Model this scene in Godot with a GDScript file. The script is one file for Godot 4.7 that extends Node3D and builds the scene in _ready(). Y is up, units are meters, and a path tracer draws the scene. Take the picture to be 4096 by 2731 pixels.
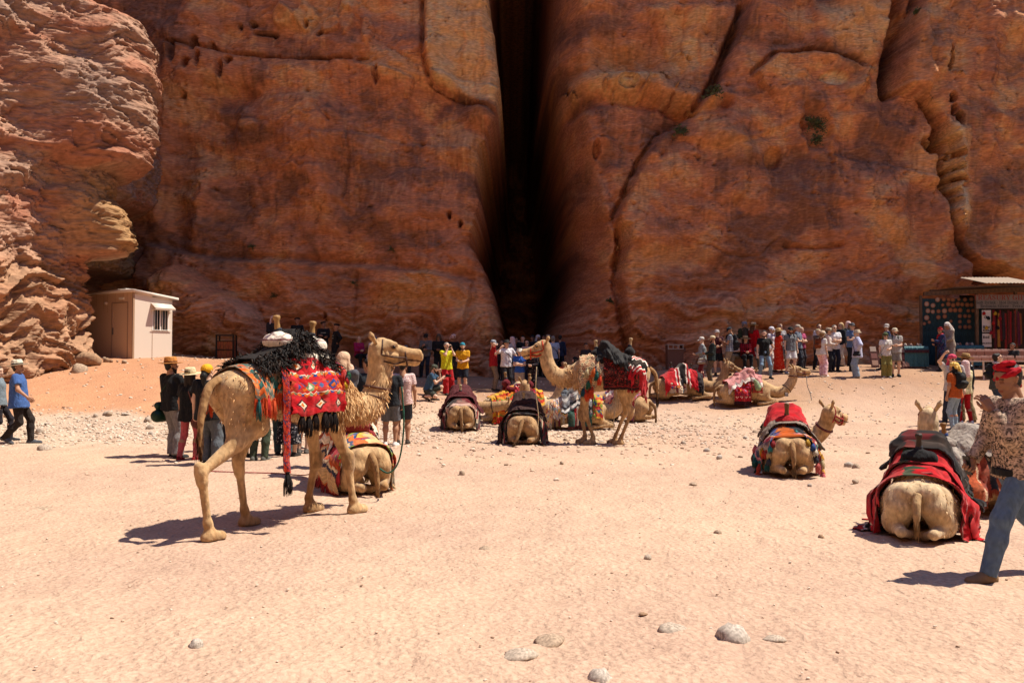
extends Node3D
# A sandy square at the foot of red sandstone cliffs: camels resting and standing, visitors along the cliff foot.

var rng := RandomNumberGenerator.new()
var used := {}
var mats := {}
var texs := {}


# ---------- naming and tagging ----------
func named(base: String) -> String:
	var n: int = used.get(base, 0)
	used[base] = n + 1
	return base if n == 0 else "%s_%03d" % [base, n]


func thing(called: String, label: String, category: String, at := Vector3.ZERO, turn := 0.0, group := "") -> Node3D:
	var o := Node3D.new()
	o.name = named(called)
	add_child(o, true)
	o.position = at
	o.rotation.y = turn
	tag(o, label, category, group)
	return o


func tag(o: Node, label: String, category: String, group := "") -> Node:
	o.set_meta("label", label)
	o.set_meta("category", category)
	if group != "":
		o.set_meta("group", group)
	return o


func put(called: String, mesh: Mesh, m: Material, parent: Node = null, at := Transform3D()) -> MeshInstance3D:
	var o := MeshInstance3D.new()
	o.mesh = mesh
	o.material_override = m
	o.transform = at
	if parent == null:
		o.name = named(called)
		add_child(o, true)
	else:
		var k := called
		var i := 0
		while parent.has_node(NodePath(k)):
			i += 1
			k = "%s_%03d" % [called, i]
		o.name = k
		parent.add_child(o, true)
	return o


func structure(called: String, mesh: Mesh, m: Material, label: String, category: String) -> MeshInstance3D:
	var o := put(called, mesh, m)
	tag(o, label, category)
	o.set_meta("kind", "structure")
	return o


# ---------- textures and materials ----------
func noise(seed_: int, freq: float, oct := 4, type := FastNoiseLite.TYPE_SIMPLEX_SMOOTH) -> FastNoiseLite:
	var n := FastNoiseLite.new()
	n.seed = seed_
	n.frequency = freq
	n.noise_type = type
	n.fractal_octaves = oct
	n.fractal_type = FastNoiseLite.FRACTAL_FBM if oct > 1 else FastNoiseLite.FRACTAL_NONE
	return n


func grain_tex(key: String, seed_: int, freq: float, oct: int, lo: float, hi: float, size := 512) -> ImageTexture:
	if texs.has(key):
		return texs[key]
	var im := noise(seed_, freq, oct).get_seamless_image(size, size, false, false, 0.15, true)
	im.convert(Image.FORMAT_L8)
	var b := im.get_data()
	for i in b.size():
		b[i] = int(clampf(lo + (hi - lo) * b[i] / 255.0, 0.0, 1.0) * 255.0)
	im = Image.create_from_data(size, size, false, Image.FORMAT_L8, b)
	im.convert(Image.FORMAT_RGB8)
	texs[key] = ImageTexture.create_from_image(im)
	return texs[key]


func lin(r: float, g: float, b: float) -> Color:
	return Color(r, g, b).linear_to_srgb()


func rgb8(hex: String) -> Color:
	return Color.html(hex)


# plain material; kind: "" smooth, "cloth", "skin", "leather", "metal", "wood", "fur", "stone"
func mat(c: Color, kind := "", rough := 0.8, metal := 0.0) -> StandardMaterial3D:
	var key := "%s|%s|%.2f|%.2f" % [c.to_html(), kind, rough, metal]
	if mats.has(key):
		return mats[key]
	var m := StandardMaterial3D.new()
	m.albedo_color = c
	m.roughness = rough
	m.metallic = metal
	m.metallic_specular = 0.4
	if kind in ["cloth", "fur", "skin", "leather", "stone", "wood"]:
		m.uv1_triplanar = true
		m.heightmap_enabled = kind != "skin"
	if kind == "cloth":
		m.albedo_texture = grain_tex("cloth", 11, 0.02, 4, 0.74, 1.0)
		m.heightmap_texture = grain_tex("folds", 12, 0.011, 3, 0.0, 1.0)
		m.heightmap_scale = 2.2
		m.uv1_scale = Vector3(2.1, 1.1, 2.1)
		m.rim_enabled = true
		m.rim = 0.15
	elif kind == "fur":
		m.albedo_texture = grain_tex("furc", 21, 0.012, 5, 0.62, 1.0)
		m.heightmap_texture = grain_tex("furh", 22, 0.028, 5, 0.0, 1.0)
		m.heightmap_scale = 0.45
		m.uv1_scale = Vector3(2.6, 1.3, 2.6)
		m.vertex_color_use_as_albedo = true
		m.rim_enabled = true
		m.rim = 0.25
	elif kind == "skin":
		m.vertex_color_use_as_albedo = true
		m.subsurf_scatter_enabled = false
		m.metallic_specular = 0.35
	elif kind == "leather":
		m.albedo_texture = grain_tex("leather", 31, 0.03, 4, 0.6, 1.0, 256)
		m.heightmap_texture = grain_tex("folds", 12, 0.011, 3, 0.0, 1.0)
		m.heightmap_scale = 0.8
		m.uv1_scale = Vector3(3, 3, 3)
	elif kind == "stone":
		m.albedo_texture = grain_tex("stonec", 41, 0.02, 5, 0.55, 1.0)
		m.heightmap_texture = grain_tex("stoneh", 42, 0.02, 5, 0.0, 1.0)
		m.heightmap_scale = 1.5
		m.uv1_scale = Vector3(2.5, 3.5, 2.5)
		m.vertex_color_use_as_albedo = true
	elif kind == "rock":
		m.uv1_triplanar = true
		m.albedo_texture = grain_tex("stonec", 41, 0.02, 5, 0.55, 1.0)
		m.heightmap_enabled = true
		m.heightmap_texture = grain_tex("stoneh", 42, 0.02, 5, 0.0, 1.0)
		m.heightmap_scale = 0.22
		m.uv1_scale = Vector3(0.9, 0.9, 0.9)
	elif kind == "wood":
		m.albedo_texture = grain_tex("wood", 51, 0.02, 4, 0.55, 1.0, 256)
		m.heightmap_texture = grain_tex("stoneh", 42, 0.02, 5, 0.0, 1.0)
		m.heightmap_scale = 0.3
		m.uv1_scale = Vector3(6, 0.7, 6)
	mats[key] = m
	return m


# ---------- mesh helpers ----------
func begin() -> SurfaceTool:
	var st := SurfaceTool.new()
	st.begin(Mesh.PRIMITIVE_TRIANGLES)
	return st


func fin(st: SurfaceTool, smooth := true) -> ArrayMesh:
	if smooth:
		st.index()
	st.generate_normals()
	return st.commit()


func quad(st: SurfaceTool, a: Vector3, b: Vector3, c: Vector3, d: Vector3) -> void:   # a b c d anticlockwise seen from the front
	for v in [a, c, b, a, d, c]:
		st.add_vertex(v)


func box_at(st: SurfaceTool, lo: Vector3, hi: Vector3, t := Transform3D(), ch := 0.0) -> void:
	# a box; ch > 0 chamfers the vertical and top edges by shrinking the top and bottom faces
	st.set_smooth_group(-1)
	var p := []
	for k in 8:
		p.append(t * Vector3(hi.x if k & 1 else lo.x, hi.y if k & 2 else lo.y, hi.z if k & 4 else lo.z))
	quad(st, p[4], p[5], p[7], p[6])
	quad(st, p[1], p[0], p[2], p[3])
	quad(st, p[5], p[1], p[3], p[7])
	quad(st, p[0], p[4], p[6], p[2])
	quad(st, p[6], p[7], p[3], p[2])
	quad(st, p[0], p[1], p[5], p[4])


func box_mesh(lo: Vector3, hi: Vector3) -> ArrayMesh:
	var st := begin()
	box_at(st, lo, hi)
	return fin(st, false)


func tube(st: SurfaceTool, pts: Array, radii: Array, sides := 6, cap := true) -> void:
	# a tube along pts with a radius at each
	var n := pts.size()
	var rings := []
	var side := Vector3.ZERO
	for i in n:
		var a: Vector3 = pts[maxi(i - 1, 0)]
		var b: Vector3 = pts[mini(i + 1, n - 1)]
		var dir := (b - a).normalized()
		if side == Vector3.ZERO:
			side = dir.cross(Vector3.UP if absf(dir.y) < 0.9 else Vector3.RIGHT).normalized()
		else:
			side = (side - dir * side.dot(dir)).normalized()
		var up := side.cross(dir)
		var ring := []
		for k in sides:
			var an := TAU * k / sides
			ring.append(pts[i] + (side * cos(an) + up * sin(an)) * float(radii[i]))
		rings.append(ring)
	st.set_smooth_group(0)
	for i in n - 1:
		for k in sides:
			var k2 := (k + 1) % sides
			quad(st, rings[i][k2], rings[i][k], rings[i + 1][k], rings[i + 1][k2])
	if cap:
		for k in range(1, sides - 1):
			for v in [rings[0][0], rings[0][k + 1], rings[0][k]]:
				st.add_vertex(v)
			for v in [rings[n - 1][0], rings[n - 1][k], rings[n - 1][k + 1]]:
				st.add_vertex(v)


func tube_mesh(pts: Array, r: Variant, sides := 6) -> ArrayMesh:
	var st := begin()
	var rr := []
	for i in pts.size():
		rr.append(r[i] if r is Array else r)
	tube(st, pts, rr, sides)
	return fin(st)


func lathe(st: SurfaceTool, prof: Array, sides := 16, t := Transform3D(), sx := 1.0, sz := 1.0) -> void:
	# prof: Vector2(radius, height) from the bottom up
	st.set_smooth_group(0)
	for i in prof.size() - 1:
		for k in sides:
			var a0 := TAU * k / sides
			var a1 := TAU * (k + 1) / sides
			var p: Vector2 = prof[i]
			var q: Vector2 = prof[i + 1]
			var v0 := t * Vector3(p.x * cos(a0) * sx, p.y, p.x * sin(a0) * sz)
			var v1 := t * Vector3(p.x * cos(a1) * sx, p.y, p.x * sin(a1) * sz)
			var v2 := t * Vector3(q.x * cos(a1) * sx, q.y, q.x * sin(a1) * sz)
			var v3 := t * Vector3(q.x * cos(a0) * sx, q.y, q.x * sin(a0) * sz)
			quad(st, v1, v0, v3, v2)


func lathe_mesh(prof: Array, sides := 16, sx := 1.0, sz := 1.0) -> ArrayMesh:
	var st := begin()
	lathe(st, prof, sides, Transform3D(), sx, sz)
	return fin(st)


func curve_pts(ctrl: Array, per := 6) -> Array:
	# Catmull-Rom through ctrl
	var out := []
	var n := ctrl.size()
	for i in n - 1:
		var p0: Vector3 = ctrl[maxi(i - 1, 0)]
		var p3: Vector3 = ctrl[mini(i + 2, n - 1)]
		for k in per:
			out.append(ctrl[i].cubic_interpolate(ctrl[i + 1], p0, p3, float(k) / per))
	out.append(ctrl[n - 1])
	return out


func grid_mesh(nu: int, nv: int, P: PackedVector3Array, C: PackedColorArray, U := PackedVector2Array(), flip := false) -> ArrayMesh:
	# a sheet of nu x nv points, row by row
	var N := PackedVector3Array()
	N.resize(nu * nv)
	for j in nv:
		var ju := mini(j + 1, nv - 1) * nu
		var jd := maxi(j - 1, 0) * nu
		for i in nu:
			var a := P[j * nu + mini(i + 1, nu - 1)] - P[j * nu + maxi(i - 1, 0)]
			var b := P[ju + i] - P[jd + i]
			N[j * nu + i] = (b.cross(a) if flip else a.cross(b)).normalized()
	var I := PackedInt32Array()
	I.resize((nu - 1) * (nv - 1) * 6)
	var w := 0
	for j in nv - 1:
		for i in nu - 1:
			var q := j * nu + i
			if flip:
				I[w] = q
				I[w + 1] = q + 1
				I[w + 2] = q + nu + 1
				I[w + 3] = q
				I[w + 4] = q + nu + 1
				I[w + 5] = q + nu
			else:
				I[w] = q
				I[w + 1] = q + nu + 1
				I[w + 2] = q + 1
				I[w + 3] = q
				I[w + 4] = q + nu
				I[w + 5] = q + nu + 1
			w += 6
	var arr := []
	arr.resize(Mesh.ARRAY_MAX)
	arr[Mesh.ARRAY_VERTEX] = P
	arr[Mesh.ARRAY_NORMAL] = N
	arr[Mesh.ARRAY_INDEX] = I
	if C.size():
		arr[Mesh.ARRAY_COLOR] = C
	if U.size():
		arr[Mesh.ARRAY_TEX_UV] = U
	var m := ArrayMesh.new()
	m.add_surface_from_arrays(Mesh.PRIMITIVE_TRIANGLES, arr)
	return m


# ---------- the lie of the land ----------
const GX := [-26.0, -14.0, -10.0, -6.0, -3.0, 0.0, 3.0, 7.0, 11.0, 16.0, 26.0]
const GD := [0.0, 13.0, 16.0, 18.0, 20.0, 22.0, 25.0, 27.0, 29.0, 31.0, 33.0, 36.0, 70.0]
const GY := [
	[0.0, 0.0, 0.05, 0.2, 0.5, 0.9, 1.5, 1.8, 2.0, 2.1, 2.2, 2.2, 2.2],
	[0.0, 0.0, 0.0, 0.12, 0.4, 0.8, 1.4, 1.8, 1.95, 2.05, 2.1, 2.1, 2.1],
	[0.0, 0.0, 0.0, 0.06, 0.35, 0.75, 1.35, 1.72, 1.85, 1.9, 1.92, 1.95, 2.0],
	[0.0, 0.0, 0.0, 0.02, 0.12, 0.35, 0.8, 1.1, 1.3, 1.45, 1.58, 1.65, 1.7],
	[0.0, 0.0, 0.0, 0.0, 0.05, 0.15, 0.42, 0.58, 0.75, 0.93, 1.12, 1.3, 1.4],
	[0.0, 0.0, 0.0, 0.0, 0.03, 0.08, 0.22, 0.4, 0.62, 0.82, 1.0, 1.15, 1.25],
	[0.0, 0.0, 0.0, 0.0, 0.02, 0.05, 0.15, 0.3, 0.55, 0.85, 1.1, 1.3, 1.4],
	[0.0, 0.0, 0.0, 0.0, 0.02, 0.06, 0.14, 0.24, 0.72, 1.15, 1.5, 1.6, 1.7],
	[0.0, 0.0, 0.0, 0.02, 0.05, 0.1, 0.3, 0.55, 0.95, 1.28, 1.55, 1.65, 1.7],
	[0.0, 0.0, 0.02, 0.05, 0.1, 0.2, 0.45, 0.7, 1.05, 1.38, 1.64, 1.7, 1.7],
	[0.0, 0.0, 0.04, 0.08, 0.15, 0.25, 0.5, 0.75, 1.1, 1.4, 1.66, 1.7, 1.7]]
var gn1 := noise(3, 0.35, 3)
var gn2 := noise(4, 2.6, 3)


func ground(x: float, z: float) -> float:
	var d := clampf(-z, 0.0, 69.0)
	var xx := clampf(x, -25.9, 25.9)
	var i := 0
	while GX[i + 1] < xx:
		i += 1
	var j := 0
	while GD[j + 1] < d:
		j += 1
	var u: float = (xx - GX[i]) / (GX[i + 1] - GX[i])
	var v: float = (d - GD[j]) / (GD[j + 1] - GD[j])
	u = u * u * (3.0 - 2.0 * u)
	var h: float = lerpf(lerpf(GY[i][j], GY[i][j + 1], v), lerpf(GY[i + 1][j], GY[i + 1][j + 1], v), u)
	return h + gn1.get_noise_2d(x, z) * 0.035 * clampf(d / 14.0, 0.25, 1.6)


func on(x: float, d: float, lift := 0.0) -> Vector3:
	return Vector3(x, ground(x, -d) + lift, -d)


func build_ground() -> void:
	var zs := [60.0, 20.0, 2.0]
	var d := 2.6
	while d < 46.0:
		zs.append(-d)
		d += 0.0115 * d + 0.004
	zs.append(-70.0)
	var xs := [-60.0, -34.0]
	var x := -25.0
	while x <= 25.0:
		xs.append(x)
		x += 0.055 if absf(x) < 8.0 else 0.085
	xs.append_array([34.0, 60.0])
	var nu := xs.size()
	var nv := zs.size()
	var P := PackedVector3Array()
	var C := PackedColorArray()
	P.resize(nu * nv)
	C.resize(nu * nv)
	var tint := noise(7, 0.22, 4)
	var fine := noise(8, 5.5, 3)
	var lump := noise(9, 1.6, 4)
	var k := 0
	for j in nv:
		var z: float = zs[j]
		var dd := -z
		var ripple := clampf(1.35 - dd / 26.0, 0.2, 1.0)
		for i in nu:
			var px: float = xs[i]
			var t := tint.get_noise_2d(px, z)
			var l := lump.get_noise_2d(px, z)
			var s := fine.get_noise_2d(px, z)
			var y := ground(px, z) + l * 0.022 + minf(s, 0.12) * 0.026 * ripple
			P[k] = Vector3(px, y, z)
			var c := Color(0.565, 0.389, 0.28)
			# red earth below the left cliff, grey rubble in front of it, browner earth at the cliff foot
			var red := smoothstep(20.0, 21.2, dd + t * 1.6) * smoothstep(-2.0, -5.5, px + t * 2.0 + l) * smoothstep(31.0, 27.5, dd)
			var grey := smoothstep(16.6, 18.2, dd + t * 2.0 + l * 0.7) * smoothstep(21.4, 20.2, dd + t * 1.6) * smoothstep(-1.0, -4.0, px + t)
			grey = maxf(grey, 0.55 * smoothstep(18.0, 20.0, dd + t * 3.0) * smoothstep(26.0, 23.0, dd + t * 3.0 + l) * smoothstep(8.0, 3.0, absf(px - 1.0)))
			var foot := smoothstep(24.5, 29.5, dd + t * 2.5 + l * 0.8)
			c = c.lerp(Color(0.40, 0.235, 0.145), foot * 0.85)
			c = c.lerp(Color(0.56, 0.44, 0.33), grey * 0.75)
			c = c.lerp(Color(0.55, 0.275, 0.15), red * 0.9)
			var br := 1.0 + t * 0.12 + l * 0.11 + s * 0.06
			C[k] = Color(c.r * br, c.g * br * (1.0 + t * 0.03), c.b * br)
			k += 1
	var m := StandardMaterial3D.new()
	m.vertex_color_use_as_albedo = true
	m.albedo_texture = grain_tex("sandc", 61, 0.045, 5, 0.8, 1.0, 1024)
	m.uv1_triplanar = true
	m.uv1_world_triplanar = true
	m.uv1_scale = Vector3(0.42, 0.42, 0.42)
	m.heightmap_enabled = true
	m.heightmap_texture = footprint_tex()
	m.heightmap_scale = 3.4
	m.roughness = 0.95
	m.metallic_specular = 0.2
	structure("ground", grid_mesh(nu, nv, P, C), m, "pale trodden sand of the square, rising towards the cliff foot", "ground")


func footprint_tex() -> ImageTexture:
	var n := 1024
	var im := noise(71, 0.03, 5).get_seamless_image(n, n, false, false, 0.1, true)
	im.convert(Image.FORMAT_L8)
	var b := im.get_data()
	for i in b.size():
		b[i] = int(70.0 + b[i] * 0.5)
	var r := RandomNumberGenerator.new()
	r.seed = 5
	for k in 420:
		var cx := r.randi_range(0, n - 1)
		var cy := r.randi_range(0, n - 1)
		var an := r.randf() * TAU
		var la := r.randf_range(24.0, 46.0)
		var lb := la * r.randf_range(0.36, 0.6)
		var dep := r.randf_range(16.0, 42.0)
		var ca := cos(an)
		var sa := sin(an)
		var w := int(la * 1.2)
		for yy in range(-w, w + 1, 1):
			for xx in range(-w, w + 1, 1):
				var u := (xx * ca + yy * sa) / la
				var v := (yy * ca - xx * sa) / lb
				var q := u * u + v * v
				if q < 1.25:
					var i := ((cy + yy) & 1023) * n + ((cx + xx) & 1023)
					var dv := -dep * (1.0 - q) if q < 1.0 else dep * 0.9 * (1.25 - q) * (q - 1.0) * 16.0
					b[i] = clampi(b[i] + int(dv), 0, 255)
	im = Image.create_from_data(n, n, false, Image.FORMAT_L8, b)
	im.convert(Image.FORMAT_RGB8)
	return ImageTexture.create_from_image(im)


# ---------- cliffs: a height field with features pressed into it ----------
var H := PackedFloat32Array()
var T := PackedFloat32Array()   # tone: below 0 darker (desert varnish, cracks, holes), above 0 pale fresh rock
var HU := 0
var HV := 0
var HX := 0.0
var HY := 0.0
var HS := 0.07
var CP := PackedVector3Array()


func field_new(x0: float, y0: float, x1: float, y1: float, step: float) -> void:
	HX = x0
	HY = y0
	HS = step
	HU = int((x1 - x0) / step) + 1
	HV = int((y1 - y0) / step) + 1
	H = PackedFloat32Array()
	H.resize(HU * HV)
	T = PackedFloat32Array()
	T.resize(HU * HV)


# along a line: "ridge" adds a rounded rib, "crack" cuts a groove, "below"/"above"/"right"/"left" raises one side with a fading flat
func press(kind: String, pts: Array, width: float, amp: float, fade := 1.0, tone := 0.0, wob := 0.06) -> void:
	var reach := maxf(width, fade) if kind == "side" else width
	var wn := noise(int(absf(pts[0].x * 131.0)) + 5, 1.4, 3)
	var done := {}
	for s in pts.size() - 1:
		var a: Vector2 = pts[s]
		var b: Vector2 = pts[s + 1]
		var i0 := maxi(int((minf(a.x, b.x) - reach - HX) / HS), 0)
		var i1 := mini(int((maxf(a.x, b.x) + reach - HX) / HS) + 1, HU - 1)
		var j0 := maxi(int((minf(a.y, b.y) - reach - HY) / HS), 0)
		var j1 := mini(int((maxf(a.y, b.y) + reach - HY) / HS) + 1, HV - 1)
		var ab := b - a
		var L2 := ab.length_squared()
		var nrm := Vector2(ab.y, -ab.x) / sqrt(L2)   # right-hand side when walking from a to b
		for j in range(j0, j1 + 1):
			for i in range(i0, i1 + 1):
				var p := Vector2(HX + i * HS, HY + j * HS)
				p += Vector2(wn.get_noise_2d(p.x, p.y), wn.get_noise_2d(p.y + 40.0, p.x)) * wob
				var t := (p - a).dot(ab) / L2
				if kind == "side":
					if (t < 0.0 and s > 0) or t < -0.02:
						continue
					var q := (p - a).dot(nrm)
					if t >= 1.0:   # round an outward corner
						if s == pts.size() - 2 or (p - b).dot(pts[s + 2] - b) >= 0.0:
							continue
						q = (p - b).length() * signf(q)
					if q > 0.0 and q < fade:
						var k := j * HU + i
						var e := smoothstep(0.0, width, q)
						var f := e * (1.0 - q / fade)
						var more: float = f - done.get(k, 0.0)
						if more > 0.0:   # where two stretches overlap, only the stronger counts
							done[k] = f
							H[k] += amp * more
							T[k] += tone * more
				else:
					# only the nearest segment counts: skip points beyond an inner end
					if (t < 0.0 and s > 0) or t > 1.0:
						if t > 1.0 and s < pts.size() - 2:
							continue
						if t < 0.0:
							continue
					var c := a + ab * clampf(t, 0.0, 1.0)
					var q2 := (p - c).length() / width
					if q2 < 1.0:
						var k2 := j * HU + i
						var f := (1.0 - q2 * q2)
						H[k2] += amp * f * f
						T[k2] += tone * f


func bulge(c: Vector2, rx: float, ry: float, amp: float, tone := 0.0, hard := 0.0, wob := 0.2, tilt := 0.0) -> void:
	# a rounded swelling (amp > 0) or hollow (amp < 0); hard > 0 gives it a rim
	var wn := noise(int(absf(c.x * 77.0 + c.y * 31.0)) + 9, 1.2, 3)
	var r := maxf(rx, ry) * 1.15
	for j in range(maxi(int((c.y - r - HY) / HS), 0), mini(int((c.y + r - HY) / HS) + 1, HV)):
		for i in range(maxi(int((c.x - r - HX) / HS), 0), mini(int((c.x + r - HX) / HS) + 1, HU)):
			var dx := HX + i * HS - c.x
			var dy := HY + j * HS - c.y
			var w := 1.0 + wn.get_noise_2d(dx + c.x, dy + c.y) * wob
			var ex := (dx * cos(tilt) + dy * sin(tilt)) / rx
			var ey := (dy * cos(tilt) - dx * sin(tilt)) / ry
			var q := (ex * ex + ey * ey) * w
			if q < 1.0:
				var k := j * HU + i
				var f := smoothstep(1.0, 1.0 - maxf(hard, 0.01), q) if hard > 0.0 else (1.0 - q) * (1.0 - q)
				H[k] += amp * f
				T[k] += tone * f


func slab(poly: Array, amp: float, edge: float, tone := 0.0, wob := 0.12) -> void:
	# a plate of rock standing proud inside a closed outline
	var lo := Vector2(1e9, 1e9)
	var hi := -lo
	for p in poly:
		lo = lo.min(p)
		hi = hi.max(p)
	var wn := noise(int(absf(lo.x * 53.0 + hi.y * 17.0)) + 3, 0.9, 4)
	var pk := PackedVector2Array(poly)
	for j in range(maxi(int((lo.y - HY) / HS), 0), mini(int((hi.y - HY) / HS) + 2, HV)):
		for i in range(maxi(int((lo.x - HX) / HS), 0), mini(int((hi.x - HX) / HS) + 2, HU)):
			var p := Vector2(HX + i * HS, HY + j * HS)
			p += Vector2(wn.get_noise_2d(p.x, p.y), wn.get_noise_2d(p.y + 40.0, p.x)) * wob
			if not Geometry2D.is_point_in_polygon(p, pk):
				continue
			var dm := 1e9
			for s in pk.size():
				var c := Geometry2D.get_closest_point_to_segment(p, pk[s], pk[(s + 1) % pk.size()])
				dm = minf(dm, p.distance_squared_to(c))
			var q := sqrt(dm) / edge
			var f := 1.0 if q > 1.0 else sqrt(q * (2.0 - q))
			H[j * HU + i] += amp * f
			T[j * HU + i] += tone * minf(q, 1.0)


func along(poly: Array, y: float) -> float:   # x of a line that runs downwards, at height y
	for s in poly.size() - 1:
		if y <= poly[s].y and y >= poly[s + 1].y:
			return lerpf(poly[s].x, poly[s + 1].x, (poly[s].y - y) / maxf(poly[s].y - poly[s + 1].y, 0.001))
	return poly[0].x if y > poly[0].y else poly[poly.size() - 1].x


func rock_material(key: String, rough_scale: float) -> StandardMaterial3D:
	var m := StandardMaterial3D.new()
	m.vertex_color_use_as_albedo = true
	m.albedo_texture = grain_tex("rockc", 81, 0.02, 6, 0.62, 1.0, 1024)
	m.uv1_triplanar = true
	m.uv1_world_triplanar = true
	m.uv1_scale = Vector3(0.16, 0.55, 0.16)
	m.heightmap_enabled = true
	m.heightmap_texture = grain_tex("rockh", 82, 0.022, 6, 0.0, 1.0, 1024)
	m.heightmap_scale = rough_scale
	m.roughness = 0.92
	m.metallic_specular = 0.25
	return m


func build_main_cliff() -> void:
	field_new(-21.0, -0.3, 24.5, 18.6, 0.07)
	# --- left of the gorge ---
	press("side", [Vector2(-15.69, 6.97), Vector2(-12.9, 6.3), Vector2(-7.71, 6.11), Vector2(-4, 5.74), Vector2(-1.69, 5.33)], 0.22, 0.55, 3.6, 0.12)
	press("crack", [Vector2(-15.69, 7.04), Vector2(-12.9, 6.37), Vector2(-7.71, 6.19), Vector2(-4, 5.83), Vector2(-1.69, 5.44)], 0.22, -0.16)
	press("side", [Vector2(-14.01, 5.85), Vector2(-9.93, 5.67), Vector2(-5.85, 5.33), Vector2(-1.59, 4.96)], 0.12, 0.16, 1.2, 0.05)
	press("side", [Vector2(-11.4, 4.4), Vector2(-7.7, 4.29), Vector2(-4, 4.11), Vector2(-0.85, 4)], 0.1, 0.12, 1.4)
	slab([Vector2(-15.11, 5.33), Vector2(-13.82, 5.89), Vector2(-12.52, 5.05), Vector2(-11.4, 4.4), Vector2(-10.54, 3.81), Vector2(-9.9, 2.37), Vector2(-9.89, 1.45), Vector2(-15.43, 1.45)], 2.1, 0.9, 0.15)
	bulge(Vector2(-13.33, 3.11), 2.2, 2.2, 0.9, 0.05)
	slab([Vector2(-3.93, 18.09), Vector2(-3.81, 15.06), Vector2(-3.47, 13.82), Vector2(-0.63, 12.8), Vector2(-0.02, 13.74), Vector2(-0.3, 18.09)], 0.42, 0.3, 0.9)
	press("crack", [Vector2(-3.93, 17.71), Vector2(-3.85, 15.06), Vector2(-3.54, 13.93), Vector2(-2.16, 13.29), Vector2(-0.67, 12.69)], 0.16, -0.35, 1.0, -0.3)
	press("side", [Vector2(-3.56, 14.46), Vector2(-2.16, 14.16), Vector2(-0.67, 13.89)], 0.1, 0.2, 0.8, 0.25)
	bulge(Vector2(-1.32, 12.62), 1.0, 0.9, 0.7, 0.2)
	bulge(Vector2(-2.16, 11.11), 1.3, 1.2, 0.4)
	bulge(Vector2(-8.86, 11.68), 4.5, 2.4, 0.5, -0.2)
	bulge(Vector2(-6.05, 8.87), 4.0, 2.6, 0.45, -0.45)
	bulge(Vector2(-11.46, 10.55), 3.0, 3.0, -0.45, -0.1)
	bulge(Vector2(-10, 14.31), 2.6, 1.0, 0.5, 0.2)
	bulge(Vector2(-12.04, 13.37), 1.6, 0.9, -0.5, 0.1)
	bulge(Vector2(-14.42, 9.43), 1.0, 4.5, -0.6, -0.2)
	press("side", [Vector2(-15.01, 15.67), Vector2(-12.62, 15.36), Vector2(-10, 15.06), Vector2(-7.02, 14.91), Vector2(-4.22, 14.12)], 0.12, 0.34, 1.6, 0.12)
	press("crack", [Vector2(-15.01, 15.7), Vector2(-12.62, 15.42), Vector2(-10.01, 15.12), Vector2(-7.02, 14.99)], 0.14, -0.22)
	press("crack", [Vector2(-7.07, 11.68), Vector2(-6.99, 10.7), Vector2(-7.24, 8.83)], 0.07, -0.16, 1.0, -0.3)
	press("crack", [Vector2(-6.59, 5.55), Vector2(-6.66, 4.4), Vector2(-6.73, 3.39)], 0.07, -0.18, 1.0, -0.3)
	press("side", [Vector2(-8.49, 11.68), Vector2(-7, 11.75), Vector2(-4.58, 11.34), Vector2(-1.79, 11.11)], 0.14, 0.2, 2.5, -0.2)
	for h in [[575, 38, 9, 8], [602, 58, 28, 5], [503, 152, 7, 22], [440, 90, 12, 20], [430, 146, 10, 14], [545, 44, 5, 6], [873, 170, 6, 22], [735, 62, 7, 7], [624, 62, 6, 5], [455, 132, 7, 20], [480, 96, 6, 12], [395, 112, 10, 26], [420, 215, 8, 8], [745, 125, 20, 3], [840, 128, 16, 3], [700, 36, 5, 10], [1070, 520, 5, 8], [1045, 500, 4, 9], [760, 735, 4, 6], [520, 130, 8, 10]]:
		bulge(Vector2(-21.99, 17.33) + Vector2(h[0], -h[1]) * 0.01847, h[2] * 0.0195, h[3] * 0.0195, -0.5, -0.3, 0.6, 0.5)
	for h in [[700, 20, 0.5, 0.7, 0.5], [645, 22, 0.5, 0.5, 0.5], [800, 25, 0.35, 1.0, 0.4], [570, 285, 0.5, 0.3, 0.45], [850, 60, 0.3, 0.7, 0.3], [760, 40, 0.5, 0.4, 0.5]]:
		bulge(Vector2(-21.99, 17.33) + Vector2(h[0], -h[1]) * 0.01847, h[2], h[3], 0.28, h[4], 0.5, 0.5)
	# --- right of the gorge ---
	press("ridge", [Vector2(2.09, 13.84), Vector2(2.69, 14.35), Vector2(4.18, 14.57), Vector2(6.04, 14.35), Vector2(7.16, 13.71), Vector2(8.65, 13.33)], 0.75, 0.85, 1.0, 0.45)
	press("crack", [Vector2(2.87, 13.41), Vector2(4.55, 13.63), Vector2(6.41, 13.33), Vector2(7.9, 12.88), Vector2(9.39, 13.14)], 0.42, -0.5, 1.0, 0.1)
	bulge(Vector2(5.3, 15.44), 3.8, 1.6, -0.9, 0.55)
	bulge(Vector2(5.2, 14.31), 0.5, 0.3, -0.5, 0.9, 0.4)
	press("ridge", [Vector2(8.3, 16.95), Vector2(7.73, 15.63), Vector2(6.79, 14.69), Vector2(4.93, 14.5)], 0.6, 0.35, 1.0, 0.3)
	press("ridge", [Vector2(3.28, 13.09), Vector2(3.46, 11.68), Vector2(3.72, 10.18), Vector2(4.16, 8.5)], 0.5, 0.5, 1.0, 0.25)
	bulge(Vector2(4.91, 11.68), 1.1, 1.6, -0.35, 0.1)
	bulge(Vector2(3.8, 11.34), 0.16, 0.42, -0.5, -0.2, 0.5)
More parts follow.
